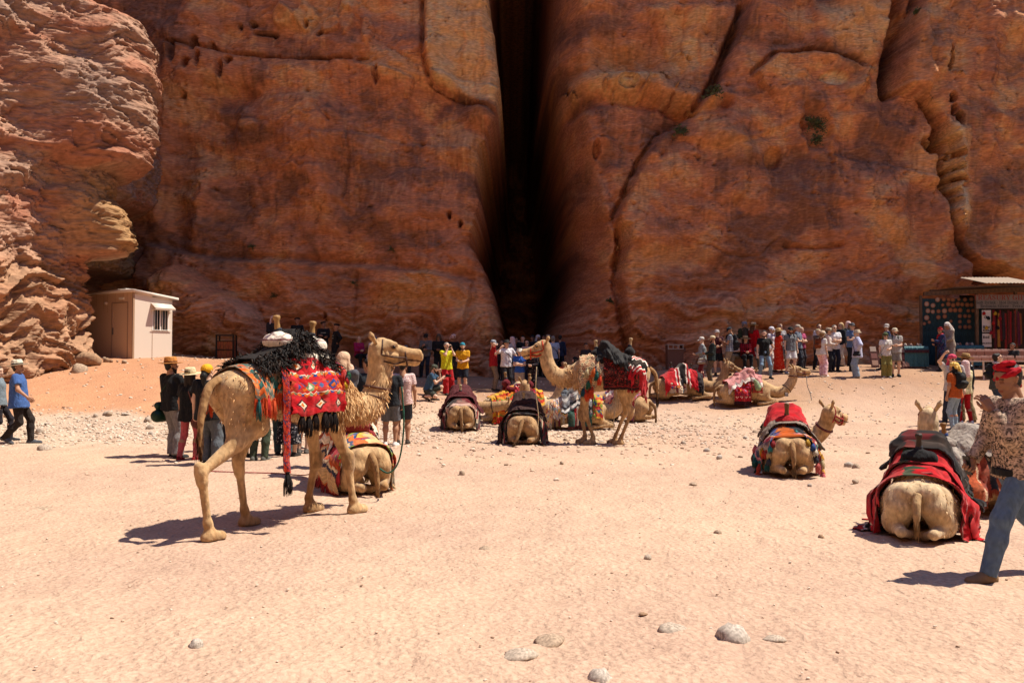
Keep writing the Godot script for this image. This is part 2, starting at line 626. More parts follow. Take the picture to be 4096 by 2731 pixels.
	slab([Vector2(5.73, 10.93), Vector2(6.59, 12.01), Vector2(7.71, 12.62), Vector2(8.31, 13.07), Vector2(9.03, 13.89), Vector2(9.67, 15.44), Vector2(10.52, 18.47), Vector2(17.67, 18.47), Vector2(18.49, 11.11), Vector2(19.19, 8.31), Vector2(20.07, 5.33), Vector2(20, 0.52), Vector2(5.42, 0.52), Vector2(4.88, 3.85), Vector2(4.59, 5.33), Vector2(4.97, 6.82), Vector2(4.53, 8.12), Vector2(5.05, 9.43)], 1.0, 0.32, 0.0, 0.2)
	press("crack", [Vector2(6.59, 11.98), Vector2(5.69, 10.74), Vector2(5.02, 9.24), Vector2(4.45, 8.16), Vector2(4.86, 6.89), Vector2(4.52, 5.33), Vector2(4.81, 3.92), Vector2(5.1, 2.37)], 0.22, -0.45, 1.0, -0.3)
	press("crack", [Vector2(4.86, 7.56), Vector2(4.78, 6.82), Vector2(4.6, 6.07)], 0.34, -0.7)
	press("crack", [Vector2(10.36, 17.71), Vector2(9.94, 16.38), Vector2(9.52, 15.48), Vector2(8.88, 13.93), Vector2(8.2, 13.22)], 0.3, -0.85, 1.0, -0.3)
	slab([Vector2(8.65, 13.93), Vector2(9.79, 16.2), Vector2(10.46, 17.9), Vector2(5.87, 17.9), Vector2(6.8, 16.2), Vector2(7.73, 14.87), Vector2(7.35, 13.93)], 0.3, 0.4, 0.3)
	press("side", [Vector2(10.52, 14.46), Vector2(11.46, 15.21), Vector2(13.14, 15.44), Vector2(14.63, 15.1), Vector2(15.6, 14.65)], 0.2, 0.7, 2.2, 0.35)
	press("crack", [Vector2(10.52, 14.5), Vector2(11.46, 15.29), Vector2(13.15, 15.52), Vector2(14.64, 15.19), Vector2(15.6, 14.72)], 0.16, -0.3, 1.0, -0.2)
	slab([Vector2(13.17, 17.9), Vector2(13.52, 15.63), Vector2(14.64, 15.21), Vector2(16.12, 14.87), Vector2(16.85, 16.2), Vector2(17.01, 17.9)], 0.3, 0.6, 0.85, 0.03)
	press("crack", [Vector2(17.01, 17.9), Vector2(16.85, 15.82), Vector2(16.63, 13.74)], 0.5, -1.4, 1.0, -0.2)
	press("ridge", [Vector2(15.6, 14.65), Vector2(15.44, 13.93), Vector2(14.8, 13.63)], 0.4, 0.5, 1.0, 0.3)
	bulge(Vector2(14.06, 14.16), 0.75, 0.32, -0.2, 1.1, 0.5)
	bulge(Vector2(13.26, 12.01), 0.7, 1.2, -0.65, -0.1, 0.6, 0.5, 0.15)
	bulge(Vector2(18.31, 11.26), 0.5, 0.42, -0.7, -0.3, 0.5)
	bulge(Vector2(9.75, 11.11), 2.6, 0.9, 0.5, 0.35)
	bulge(Vector2(9.01, 11.68), 1.6, 0.7, 0.45, 0.25)
	bulge(Vector2(11.42, 10.7), 0.45, 0.5, -0.4, 0.3, 0.5)
	press("side", [Vector2(7.15, 11.83), Vector2(9.01, 11.26), Vector2(10.68, 11.68), Vector2(12.74, 12.62)], 0.2, -0.3, 0.9, 0.2)
	press("side", [Vector2(14.03, 10.83), Vector2(15.51, 10.59), Vector2(17.18, 10.33), Vector2(18.66, 9.8)], 0.16, 0.35, 2.2, 0.1)
	press("crack", [Vector2(11.94, 6.89), Vector2(13.05, 6.71), Vector2(14.17, 6.82)], 0.15, -0.3)
	bulge(Vector2(12.52, 9.24), 5.0, 1.8, 0.35, -0.3)
	bulge(Vector2(15.3, 8.31), 2.4, 2.2, 0.3, 0.15)
	press("crack", [Vector2(7.12, 7.19), Vector2(8.6, 6.82), Vector2(9.53, 6.45), Vector2(10.82, 6.41), Vector2(11.57, 7.19)], 0.06, -0.14, 1.0, -0.2)
	press("side", [Vector2(14.52, 5.48), Vector2(16.19, 6.07), Vector2(17.31, 6.26), Vector2(18.97, 5.85)], 0.14, 0.25, 1.6, 0.15)
	press("side", [Vector2(6, 4.4), Vector2(9.7, 4.81), Vector2(13.41, 5.33), Vector2(16.74, 5.33)], 0.1, 0.14, 1.4)
	press("side", [Vector2(7.11, 4.4), Vector2(10.43, 4), Vector2(13.4, 4.4), Vector2(17.1, 4.22)], 0.1, 0.18, 1.2)
	press("crack", [Vector2(6, 4.96), Vector2(7.11, 4.89), Vector2(8.59, 5), Vector2(9.7, 4.89)], 0.06, -0.12)
	# --- the buttress on the far right stands forward ---
	slab([Vector2(18.04, 18.47), Vector2(17.46, 16.76), Vector2(16.88, 15.44), Vector2(16.56, 13.74), Vector2(18.08, 13.29), Vector2(18.59, 12.69), Vector2(19.06, 11.68), Vector2(18.91, 10.33), Vector2(19.27, 9.62), Vector2(19.12, 8.31), Vector2(19.31, 7.53), Vector2(19.72, 6.6), Vector2(20.55, 5.96), Vector2(22.3, 5.48), Vector2(26.37, 5.33), Vector2(26.65, 18.47)], 1.2, 0.22, 0.25, 0.1)
	press("crack", [Vector2(18.04, 18.09), Vector2(17.38, 16.69), Vector2(16.77, 15.36), Vector2(16.44, 13.71)], 0.45, -0.7, 1.0, -0.3)
	press("crack", [Vector2(17.97, 13.25), Vector2(18.48, 12.58), Vector2(18.87, 11.6), Vector2(18.74, 10.33), Vector2(19.1, 9.58), Vector2(18.95, 8.31), Vector2(19.14, 7.45), Vector2(19.54, 6.45), Vector2(20.45, 5.78), Vector2(22.3, 5.29)], 0.16, -0.9, 1.0, -0.35)
	bulge(Vector2(21.35, 4.4), 1.9, 0.9, -1.6, -0.1, 0.5)
	bulge(Vector2(20.64, 5.7), 0.9, 0.5, -1.0, -0.2, 0.5)
	bulge(Vector2(17.71, 8.31), 1.0, 2.4, -0.6, 0.0)
	press("crack", [Vector2(18.16, 13.46), Vector2(19.29, 14.5), Vector2(19.64, 15.44)], 0.6, -0.35)
	for h in [[2228, 122, 5, 24], [2230, 217, 7, 10], [2212, 300, 6, 30], [2226, 330, 14, 20], [2222, 376, 13, 22], [2238, 352, 16, 10], [2238, 410, 22, 6], [2232, 444, 10, 9], [2228, 466, 8, 11], [2236, 386, 12, 6], [2246, 268, 8, 16], [2234, 246, 7, 12]]:
		bulge(Vector2(-21.99, 17.33) + Vector2(h[0], -h[1]) * 0.01847, h[2] * 0.021, h[3] * 0.023, -1.1, -0.6, 0.5, 0.5)
	press("ridge", [Vector2(19.28, 11.68), Vector2(19.11, 10.18), Vector2(19.43, 9.43), Vector2(19.3, 8.12)], 0.75, 0.3, 1.0, 0.9)
	for y in [20, 90, 160, 260, 420]:
		press("ridge", [Vector2(20.83, 17.33) + Vector2(0.0, -y * 0.0185), Vector2(20.76, 17.33) + Vector2(0.1, -(y + 90) * 0.0185)], 0.5, 0.12, 1.0, -0.3)

	var left := [Vector2(-1.2, 18.47), Vector2(-1.01, 17.33), Vector2(-0.63, 14.5), Vector2(-0.6, 13.56), Vector2(-0.78, 12.39), Vector2(-1.49, 11.11), Vector2(-1.62, 9.8), Vector2(-1.49, 8.87), Vector2(-1.63, 7.94), Vector2(-1.89, 6.82), Vector2(-1.48, 6.26), Vector2(-1.02, 5.15), Vector2(-0.59, 3.48), Vector2(-0.48, 0.52)]
	var right := [Vector2(1.46, 18.47), Vector2(1.38, 17.33), Vector2(1.23, 15.82), Vector2(1.75, 14.31), Vector2(2.01, 12.05), Vector2(2.3, 9.8), Vector2(2.45, 7.94), Vector2(2.52, 6.07), Vector2(2.04, 4.22), Vector2(1.52, 3.11), Vector2(1.36, 0.52)]
	var big := noise(101, 0.17, 4)
	var mid := noise(102, 0.75, 5)
	var fine := noise(103, 2.8, 4)
	var warp := noise(104, 0.3, 3)
	var layer := noise(105, 1.0, 3)
	var patch := noise(106, 0.28, 5)
	var streak := noise(107, 1.0, 4)
	var frac := noise(109, 0.55, 1, FastNoiseLite.TYPE_CELLULAR)
	frac.cellular_return_type = FastNoiseLite.RETURN_DISTANCE2_SUB
	var blk := noise(109, 0.55, 1, FastNoiseLite.TYPE_CELLULAR)
	blk.cellular_return_type = FastNoiseLite.RETURN_CELL_VALUE
	var vein := noise(110, 0.45, 5)
	var fine2 := noise(112, 6.0, 2)
	var med := noise(111, 0.34, 2)
	var pit := noise(108, 0.9, 2, FastNoiseLite.TYPE_CELLULAR)
	var rows := []
	for j in HV:
		rows.append(HY + j * HS)
	for e in [19.5, 21.0, 23.0, 26.0, 30.0, 36.0, 41.0, 44.0]:
		rows.append(e)
	var nv := rows.size()
	var P := PackedVector3Array()
	var C := PackedColorArray()
	P.resize(HU * nv)
	C.resize(HU * nv)
	var k := 0
	for j in nv:
		var y: float = rows[j]
		var jj := mini(j, HV - 1)
		var keep := smoothstep(24.0, 18.6, y)
		var lx := along(left, y) + 0.14 * fine.get_noise_2d(y * 0.8, 3.0) + 0.05 * fine.get_noise_2d(y * 3.0, 9.0)
		var rx := along(right, y)
		var low := smoothstep(6.5, 3.0, y)
		for i in HU:
			var x := HX + i * HS
			var h := H[jj * HU + i] * keep
			var tone := T[jj * HU + i] * keep
			var w := warp.get_noise_2d(x, y)
			var bn := big.get_noise_2d(x, y)
			var mn := mid.get_noise_2d(x * 0.7, y)
			var fn := fine.get_noise_2d(x * 0.6, y * 1.2)
			var ly := y + w * 0.9 + x * 0.02
			var ln := layer.get_noise_2d(ly * 2.2, x * 0.07)
			var lf := layer.get_noise_2d(ly * 7.0 + 50.0, x * 0.16)
			h += bn * 0.85 + med.get_noise_2d(x + w, y) * 0.3 + mn * 0.17 + fn * 0.038 + (ln * 0.15 + lf * 0.07) * (0.4 + 0.95 * low)
			var gx := x * 0.55 + w * 0.5
			var gy := ly * (1.25 + 0.9 * low) + mn * 0.5
			var fr := frac.get_noise_2d(gx, gy) + 1.0
			var bv := blk.get_noise_2d(gx, gy)
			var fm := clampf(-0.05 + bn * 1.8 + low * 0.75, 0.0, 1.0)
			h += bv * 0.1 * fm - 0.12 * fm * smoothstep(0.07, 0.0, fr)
			var vn := absf(vein.get_noise_2d(x * 0.9 + w, y * 0.8))
			h -= 0.1 * smoothstep(0.012, 0.0, vn)
			var pn := pit.get_noise_2d(x * 0.8, y * 1.4 + w)
			if pn < -0.86 and y > 6.0:
				h -= 0.2 * smoothstep(-0.86, -0.95, pn)
			var rec := 0.0
			var tl := x - lx
			if tl > -0.4:
				rec = 42.0 * smoothstep(0.0, 0.42, tl) + 0.5 * smoothstep(-0.4, 0.1, tl)
				var u := x - rx
				if u > 0.0:
					rec = minf(rec, 42.0 * exp(-u / 0.16) + 4.2 * smoothstep(2.7, 0.0, u) ** 1.6)
			rec *= smoothstep(31.0, 20.5, y)  # gorge pinched shut above the view, shaped to keep its inside dark
			P[k] = Vector3(x, y, -35.2 - 1.1 * smoothstep(0.5, 4.0, x) - minf(y, 19.0) * 0.03 + 4.2 * smoothstep(19.0, 40.0, y) - rec + h)  # unseen upper cliff bulges forward, shaped to hold the shade on the ground
			# colour of the stone: iron-red to orange, dark varnish in sheets and streaks, pale fresh faces
			var pt := patch.get_noise_2d(x * 0.9, y * 1.1)
			var sk := streak.get_noise_2d(x * 2.2 + w * 1.2, y * 0.16)
			var c := Color(0.41, 0.165, 0.092)
			c = c.lerp(Color(0.51, 0.215, 0.105), clampf(smoothstep(-0.05, 0.2, pt + ln * 0.15 + fn * 0.1) * 0.9 + tone * 0.7, 0.0, 1.0))
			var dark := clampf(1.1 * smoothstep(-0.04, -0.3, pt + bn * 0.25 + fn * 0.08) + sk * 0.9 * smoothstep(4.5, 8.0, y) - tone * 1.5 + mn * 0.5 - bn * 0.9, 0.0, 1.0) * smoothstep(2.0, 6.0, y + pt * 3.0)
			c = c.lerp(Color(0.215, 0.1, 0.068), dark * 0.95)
			var pale := clampf(tone * 1.1 - 0.12 + 0.6 * smoothstep(0.16, 0.3, pt + fn * 0.12) + sk * 0.3, 0.0, 1.0)
			c = c.lerp(Color(0.60, 0.35, 0.165), pale * 0.95)
			if tone > 0.8:
				c = c.lerp(Color(0.66, 0.46, 0.29), clampf((tone - 0.8) * 1.8, 0.0, 0.8))
			var orange := clampf(sk * 1.9 - 0.25 + pt * 0.7, 0.0, 1.0) * smoothstep(4.0, 8.0, y)
			c = c.lerp(Color(0.57, 0.21, 0.075), orange * 0.6)
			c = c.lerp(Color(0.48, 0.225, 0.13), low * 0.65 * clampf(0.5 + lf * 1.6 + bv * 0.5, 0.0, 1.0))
			c = c.lerp(Color(0.17, 0.075, 0.045), 0.5 * smoothstep(0.014, 0.0, vn))
			var sk2 := streak.get_noise_2d(x * 7.0 + w * 2.0 + 90.0, y * 0.35)
			c = c.lerp(Color(0.16, 0.075, 0.055), clampf(sk2 * 1.0 - 0.22 + dark * 0.25, 0.0, 0.45) * smoothstep(5.0, 9.0, y))
			c = c.lerp(Color(0.62, 0.36, 0.19), clampf(-sk2 * 1.0 - 0.3 + pt * 0.4, 0.0, 0.4) * smoothstep(5.0, 9.0, y))
			var band := layer.get_noise_2d(ly * 3.2 + 200.0, x * 0.05)
			c = c.lerp(Color(0.60, 0.34, 0.22), clampf(band * 1.6 - 0.2, 0.0, 0.6) * (0.25 + 0.75 * low))
			c = Color(c.r, c.g * 0.98, c.b * 0.87)
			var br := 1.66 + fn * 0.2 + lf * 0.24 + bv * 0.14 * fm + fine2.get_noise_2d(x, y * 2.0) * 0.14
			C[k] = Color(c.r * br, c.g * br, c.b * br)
			k += 1
	CP = P
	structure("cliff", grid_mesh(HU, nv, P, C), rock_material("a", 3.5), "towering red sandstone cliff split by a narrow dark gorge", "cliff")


# ---------- the sunlit outcrop on the left ----------
func build_outcrop() -> void:
	# a wall that runs away from the camera, facing right, with a nose of rock overhanging the hut
	var plan := curve_pts([Vector3(-19.5, 0, -7), Vector3(-17.0, 0, -17), Vector3(-15.6, 0, -22), Vector3(-14.75, 0, -25), Vector3(-14.2, 0, -26.9), Vector3(-14.9, 0, -27.9), Vector3(-16.4, 0, -29.0), Vector3(-17.4, 0, -32), Vector3(-17.6, 0, -36)], 40)
	var us := []
	var acc := 0.0
	var last: Vector3 = plan[0]
	for p in plan:
		acc += last.distance_to(p)
		last = p
		us.append(acc)
	var n := plan.size()
	# resample evenly, finer where it is seen
	var pts := []
	var nor := []
	var uu := []
	var s := 4.0
	var at := 0
	while s < acc:
		while at < n - 2 and us[at + 1] < s:
			at += 1
		var t: float = (s - us[at]) / maxf(us[at + 1] - us[at], 1e-5)
		pts.append(plan[at].lerp(plan[at + 1], t))
		var dir: Vector3 = (plan[mini(at + 2, n - 1)] - plan[maxi(at - 1, 0)]).normalized()
		nor.append(Vector3(-dir.z, 0, dir.x))
		uu.append(s)
		s += 0.045
	var nu := pts.size()
	var prof := [[-1.0, 0.0], [5.0, 0.05], [5.2, 0.3], [5.4, 1.4], [5.7, 1.6], [6.3, 1.35], [7.2, 1.1], [7.9, 1.2], [8.2, 1.9], [8.4, 2.2], [9.2, 2.25], [10.4, 2.3], [12.2, 2.2], [12.9, 1.8], [13.2, 0.9], [13.8, 0.2], [14.5, -1.2], [18.0, -3.0], [24.0, -4.5]]
	var ys := []
	var y := -0.2
	while y < 16.5:
		ys.append(y)
		y += 0.05
	ys.append_array([18.0, 20.0, 24.0])
	var nv := ys.size()
	var big := noise(201, 0.28, 3)
	var mid := noise(202, 0.9, 4)
	var fine := noise(203, 3.4, 4)
	var layer := noise(204, 1.0, 3)
	var warp := noise(205, 0.35, 3)
	var cell := noise(206, 0.62, 2, FastNoiseLite.TYPE_CELLULAR)
	var lam := noise(208, 1.6, 3)
	var bk := noise(209, 0.7, 1, FastNoiseLite.TYPE_CELLULAR)
	bk.cellular_return_type = FastNoiseLite.RETURN_CELL_VALUE
	var fr2 := noise(209, 0.7, 1, FastNoiseLite.TYPE_CELLULAR)
	fr2.cellular_return_type = FastNoiseLite.RETURN_DISTANCE2_SUB
	var patch := noise(207, 0.4, 4)
	var P := PackedVector3Array()
	var C := PackedColorArray()
	P.resize(nu * nv)
	C.resize(nu * nv)
	var k := 0
	for j in nv:
		y = ys[j]
		var off := 0.0
		for q in prof.size() - 1:
			if y >= prof[q][0] and y <= prof[q + 1][0]:
				var t2: float = (y - prof[q][0]) / (prof[q + 1][0] - prof[q][0])
				off = lerpf(prof[q][1], prof[q + 1][1], t2 * t2 * (3.0 - 2.0 * t2))
		var low := smoothstep(5.4, 4.2, y)
		for i in nu:
			var b: Vector3 = pts[i]
			var u: float = uu[i]
			var w := warp.get_noise_2d(u, y)
			# the nose grows out of the wall; its under-edge climbs towards the camera
			var nose := smoothstep(-23.7, -26.6, b.z + w * 0.5)
			if y < 8.3:
				nose = minf(nose, smoothstep(-23.9 - (8.3 - y) * 0.75, -26.7, b.z + w * 0.4))
			var bn := big.get_noise_2d(u, y)
			var mn := mid.get_noise_2d(u, y * 1.3)
			var fn := fine.get_noise_2d(u * 0.7, y * 1.5)
			var ly := y + w * 0.8 + u * 0.05
			var ln := layer.get_noise_2d(ly * 2.0, u * 0.12)
			var lf := layer.get_noise_2d(ly * 8.0 + 30.0, u * 0.3)
			var h := off * nose + bn * 0.45 + mn * 0.14 + fn * 0.07 + ln * 0.08 + bk.get_noise_2d(u * 0.8, ly * 1.3) * 0.07 + lam.get_noise_2d(ly * 9.0, u * 0.5) * 0.06 - 0.07 * smoothstep(0.1, 0.0, fr2.get_noise_2d(u * 0.8, ly * 1.3) + 1.0) + (lf * lf * 2.0 - 0.2) * -0.13
			# worn, ledged bays near the ground
			var cn := cell.get_noise_2d(u * 1.15, y * 0.85 + w)
			h += low * (smoothstep(-0.95, -0.55, cn) * 0.4 - 0.2 + ln * 0.3)
			h += 0.35 * low * smoothstep(2.6, 1.6, y + w)
			P[k] = b + nor[i] * h + Vector3(0, 0, 0.0)
			P[k].y = y
			var pt := patch.get_noise_2d(u, y)
			var c := Color(0.55, 0.315, 0.21)
			c = c.lerp(Color(0.50, 0.195, 0.115), clampf(pt * 2.2 + ln * 1.2 + 0.15, 0.0, 1.0) * 0.75)
			c = c.lerp(Color(0.34, 0.235, 0.185), clampf(-pt * 1.6 + lf * 0.8, 0.0, 1.0) * smoothstep(5.0, 8.5, y) * 0.7)
			c = c.lerp(Color(0.55, 0.325, 0.185), low * 0.6)
			var yel := smoothstep(5.2, 5.6, y) * smoothstep(8.2, 7.4, y) * nose
			c = c.lerp(Color(0.47, 0.27, 0.10), yel * 0.7)
			var br := 1.0 + fn * 0.2 + lf * 0.22 + mn * 0.1
			C[k] = Color(c.r * br, c.g * br, c.b * br)
			k += 1
	structure("rock_outcrop", grid_mesh(nu, nv, P, C), rock_material("b", 4.0), "layered sunlit sandstone outcrop overhanging the small hut on the left", "rock")


func build_back_wall() -> void:
	# the other side of the square, behind the viewer: the rock that throws sunlight back into the shade
	var n1 := noise(301, 0.12, 4)
	var nu := 90
	var nv := 50
	var P := PackedVector3Array()
	var C := PackedColorArray()
	var line := curve_pts([Vector3(52, 0, -32), Vector3(44, 0, -18), Vector3(42, 0, 4), Vector3(34, 0, 22), Vector3(0, 0, 27), Vector3(-26, 0, 22), Vector3(-33, 0, 2), Vector3(-30, 0, -16), Vector3(-24, 0, -26)], 14)
	nu = line.size()
	for j in nv:
		for i in nu:
			var b: Vector3 = line[i]
			var y := -0.5 + j * 0.75
			var out := Vector3(b.x, 0, b.z).normalized()
			P.append(b + out * (y * 0.1 + n1.get_noise_2d(i * 1.5, y) * 3.0) + Vector3(0, y * (1.0 if b.x < 30.0 else 0.72), 0))
			C.append(Color(0.50, 0.265, 0.15))
	structure("rock_face", grid_mesh(nu, nv, P, C), rock_material("c", 4.0), "sandstone face across the square", "cliff")


func cliff_at(x: float, y: float) -> Vector3:
	return CP[clampi(int((y - HY) / HS), 0, HV - 1) * HU + clampi(int((x - HX) / HS), 0, HU - 1)]


# ---------- smooth bodies: tapered capsules joined by a smooth minimum, meshed as surface nets ----------
# a bone is [from, to, radius, radius] and optionally a cut: 1 flat at its end, 2 flat at its start, 3 both
func make_field(bones: Array, cell: float, k := 0.04, kids: Array = []) -> Dictionary:
	var lo := Vector3(1e9, 1e9, 1e9)
	var hi := -lo
	for b in bones:
		var r := Vector3.ONE * maxf(b[2], b[3])
		lo = lo.min((b[0] as Vector3).min(b[1]) - r)
		hi = hi.max((b[0] as Vector3).max(b[1]) + r)
	lo -= Vector3.ONE * cell * 2.5
	hi += Vector3.ONE * cell * 2.5
	var nx := int((hi.x - lo.x) / cell) + 2
	var ny := int((hi.y - lo.y) / cell) + 2
	var nz := int((hi.z - lo.z) / cell) + 2
	var D := PackedFloat32Array()
	D.resize(nx * ny * nz)
	D.fill(1.0)
	var band := k + 2.4 * cell
	for b in bones:
		var a: Vector3 = b[0]
		var e: Vector3 = b[1]
		var ra: float = b[2]
		var dr: float = b[3] - ra
		var cut: int = b[4] if b.size() > 4 else 0
		var v := e - a
		var vv := maxf(v.length_squared(), 1e-8)
		var vl := sqrt(vv)
		var bx := v.x / vv
		var by := v.y / vv
		var bz := v.z / vv
		var ext := Vector3.ONE * (maxf(ra, ra + dr) + band)
		var bl := (a.min(e) - ext - lo) / cell
		var bh := (a.max(e) + ext - lo) / cell
		var x0 := maxi(int(bl.x), 0)
		var x1 := mini(int(bh.x) + 1, nx - 1)
		for z in range(maxi(int(bl.z), 0), mini(int(bh.z) + 1, nz - 1) + 1):
			var pz := lo.z + z * cell - a.z
			for y in range(maxi(int(bl.y), 0), mini(int(bh.y) + 1, ny - 1) + 1):
				var py := lo.y + y * cell - a.y
				var cyz := py * by + pz * bz
				var i := (z * ny + y) * nx + x0
				var px := lo.x + x0 * cell - a.x
				for x in range(x0, x1 + 1):
					var tr := px * bx + cyz
					var t := clampf(tr, 0.0, 1.0)
					var dx := px - v.x * t
					var dy := py - v.y * t
					var dz := pz - v.z * t
					var d := sqrt(dx * dx + dy * dy + dz * dz) - ra - dr * t
					if cut:
						if cut & 1:
							d = maxf(d, (tr - 1.0) * vl)
						if cut & 2:
							d = maxf(d, -tr * vl)
					var c := D[i]
					var g := k - absf(c - d)
					if g > 0.0:
						D[i] = minf(c, d) - g * g * 0.25 / k
					elif d < c:
						D[i] = d
					i += 1
					px += cell
	return {"D": D, "nx": nx, "ny": ny, "nz": nz, "lo": lo, "cell": cell}


func skin_mesh(F: Dictionary, paint = null, floor_y := -100.0) -> ArrayMesh:
	var D: PackedFloat32Array = F.D
	var nx: int = F.nx
	var ny: int = F.ny
	var nz: int = F.nz
	var lo: Vector3 = F.lo
	var cell: float = F.cell
	var lim := cell * 1.9
	var sx := 1
	var sy := nx
	var sz := nx * ny
	var id := PackedInt32Array()
	id.resize(nx * ny * nz)
	id.fill(-1)
	var V := PackedVector3Array()
	var N := PackedVector3Array()
	var C := PackedColorArray()
	var I := PackedInt32Array()
	for z in nz - 1:
		for y in ny - 1:
			var q := (z * ny + y) * nx
			for x in nx - 1:
				var i := q + x
				var a := D[i]
				if a > lim or a < -lim:
					continue
				var b := D[i + 1]
				var c := D[i + sy]
				var d := D[i + sy + 1]
				var e := D[i + sz]
				var f := D[i + sz + 1]
				var g := D[i + sz + sy]
				var h := D[i + sz + sy + 1]
				var mn := minf(minf(minf(a, b), minf(c, d)), minf(minf(e, f), minf(g, h)))
				var mx := maxf(maxf(maxf(a, b), maxf(c, d)), maxf(maxf(e, f), maxf(g, h)))
				if mn >= 0.0 or mx < 0.0:
					continue
				var gx := b + d + f + h - a - c - e - g
				var gy := c + d + g + h - a - b - e - f
				var gz := e + f + g + h - a - b - c - d
				var gl := gx * gx + gy * gy + gz * gz
				var nrm := Vector3(gx, gy, gz) / sqrt(maxf(gl, 1e-12))
				# the crossing points of the cell's edges, averaged
				var s := Vector3.ZERO
				var n := 0
				if (a < 0.0) != (b < 0.0):
					s += Vector3(a / (a - b), 0, 0); n += 1
				if (c < 0.0) != (d < 0.0):
					s += Vector3(c / (c - d), 1, 0); n += 1
				if (e < 0.0) != (f < 0.0):
					s += Vector3(e / (e - f), 0, 1); n += 1
				if (g < 0.0) != (h < 0.0):
					s += Vector3(g / (g - h), 1, 1); n += 1
				if (a < 0.0) != (c < 0.0):
					s += Vector3(0, a / (a - c), 0); n += 1
				if (b < 0.0) != (d < 0.0):
					s += Vector3(1, b / (b - d), 0); n += 1
				if (e < 0.0) != (g < 0.0):
					s += Vector3(0, e / (e - g), 1); n += 1
				if (f < 0.0) != (h < 0.0):
					s += Vector3(1, f / (f - h), 1); n += 1
				if (a < 0.0) != (e < 0.0):
					s += Vector3(0, 0, a / (a - e)); n += 1
				if (b < 0.0) != (f < 0.0):
					s += Vector3(1, 0, b / (b - f)); n += 1
				if (c < 0.0) != (g < 0.0):
					s += Vector3(0, 1, c / (c - g)); n += 1
				if (d < 0.0) != (h < 0.0):
					s += Vector3(1, 1, d / (d - h)); n += 1
				var p := lo + (Vector3(x, y, z) + s / n) * cell
				if p.y < floor_y:
					p.y = floor_y
				id[i] = V.size()
				V.append(p)
				N.append(nrm)
				if x > 0 and y > 0 and z > 0:
					if (a < 0.0) != (b < 0.0):
						face(I, id[i], id[i - sy], id[i - sy - sz], id[i - sz], a < 0.0)
					if (a < 0.0) != (c < 0.0):
						face(I, id[i], id[i - sz], id[i - sz - 1], id[i - 1], a < 0.0)
					if (a < 0.0) != (e < 0.0):
						face(I, id[i], id[i - 1], id[i - 1 - sy], id[i - sy], a < 0.0)
	C.resize(V.size())
	if paint != null:
		var pf: Callable = paint
		for i in V.size():
			C[i] = pf.call(V[i], N[i])
	else:
		C.fill(Color.WHITE)
	var arr := []
	arr.resize(Mesh.ARRAY_MAX)
	arr[Mesh.ARRAY_VERTEX] = V
	arr[Mesh.ARRAY_NORMAL] = N
	arr[Mesh.ARRAY_COLOR] = C
	arr[Mesh.ARRAY_INDEX] = I
	var m := ArrayMesh.new()
	m.add_surface_from_arrays(Mesh.PRIMITIVE_TRIANGLES, arr)
	return m


func face(I: PackedInt32Array, a: int, b: int, c: int, d: int, inside_first: bool) -> void:
	if a < 0 or b < 0 or c < 0 or d < 0:
		return
	if not inside_first:
		I.append(a); I.append(b); I.append(c)
		I.append(a); I.append(c); I.append(d)
	else:
		I.append(a); I.append(c); I.append(b)
		I.append(a); I.append(d); I.append(c)


func blob(bones: Array, cell: float, k := 0.04, paint = null, floor_y := -100.0) -> ArrayMesh:
	return skin_mesh(make_field(bones, cell, k), paint, floor_y)


func near_field(F: Dictionary, p: Vector3) -> float:
	var g: Vector3 = (p - F.lo) / F.cell
	var x := int(g.x)
	var y := int(g.y)
	var z := int(g.z)
	if x < 0 or y < 0 or z < 0 or x >= F.nx - 1 or y >= F.ny - 1 or z >= F.nz - 1:
		return 1.0
	return F.D[(z * F.ny + y) * F.nx + x]


# ---------- shared pieces of people ----------
var bits := {}


func head_paint(p: Vector3, _n: Vector3) -> Color:
	var z := absf(p.z)
	if p.x > 0.07 and absf(p.y + 0.066) < 0.011 and z < 0.024:
		return Color(0.72, 0.42, 0.4)
	if p.x > 0.06 and absf(p.y - 0.03 + z * 0.06) < 0.0075 and z > 0.012 and z < 0.05:
		return Color(0.28, 0.22, 0.2)
	if p.x > 0.055 and absf(p.y - 0.006) < 0.012 and z > 0.016 and z < 0.045:  # lashes, and a slight shade around the eyes painted into the skin
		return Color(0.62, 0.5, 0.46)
	return Color.WHITE


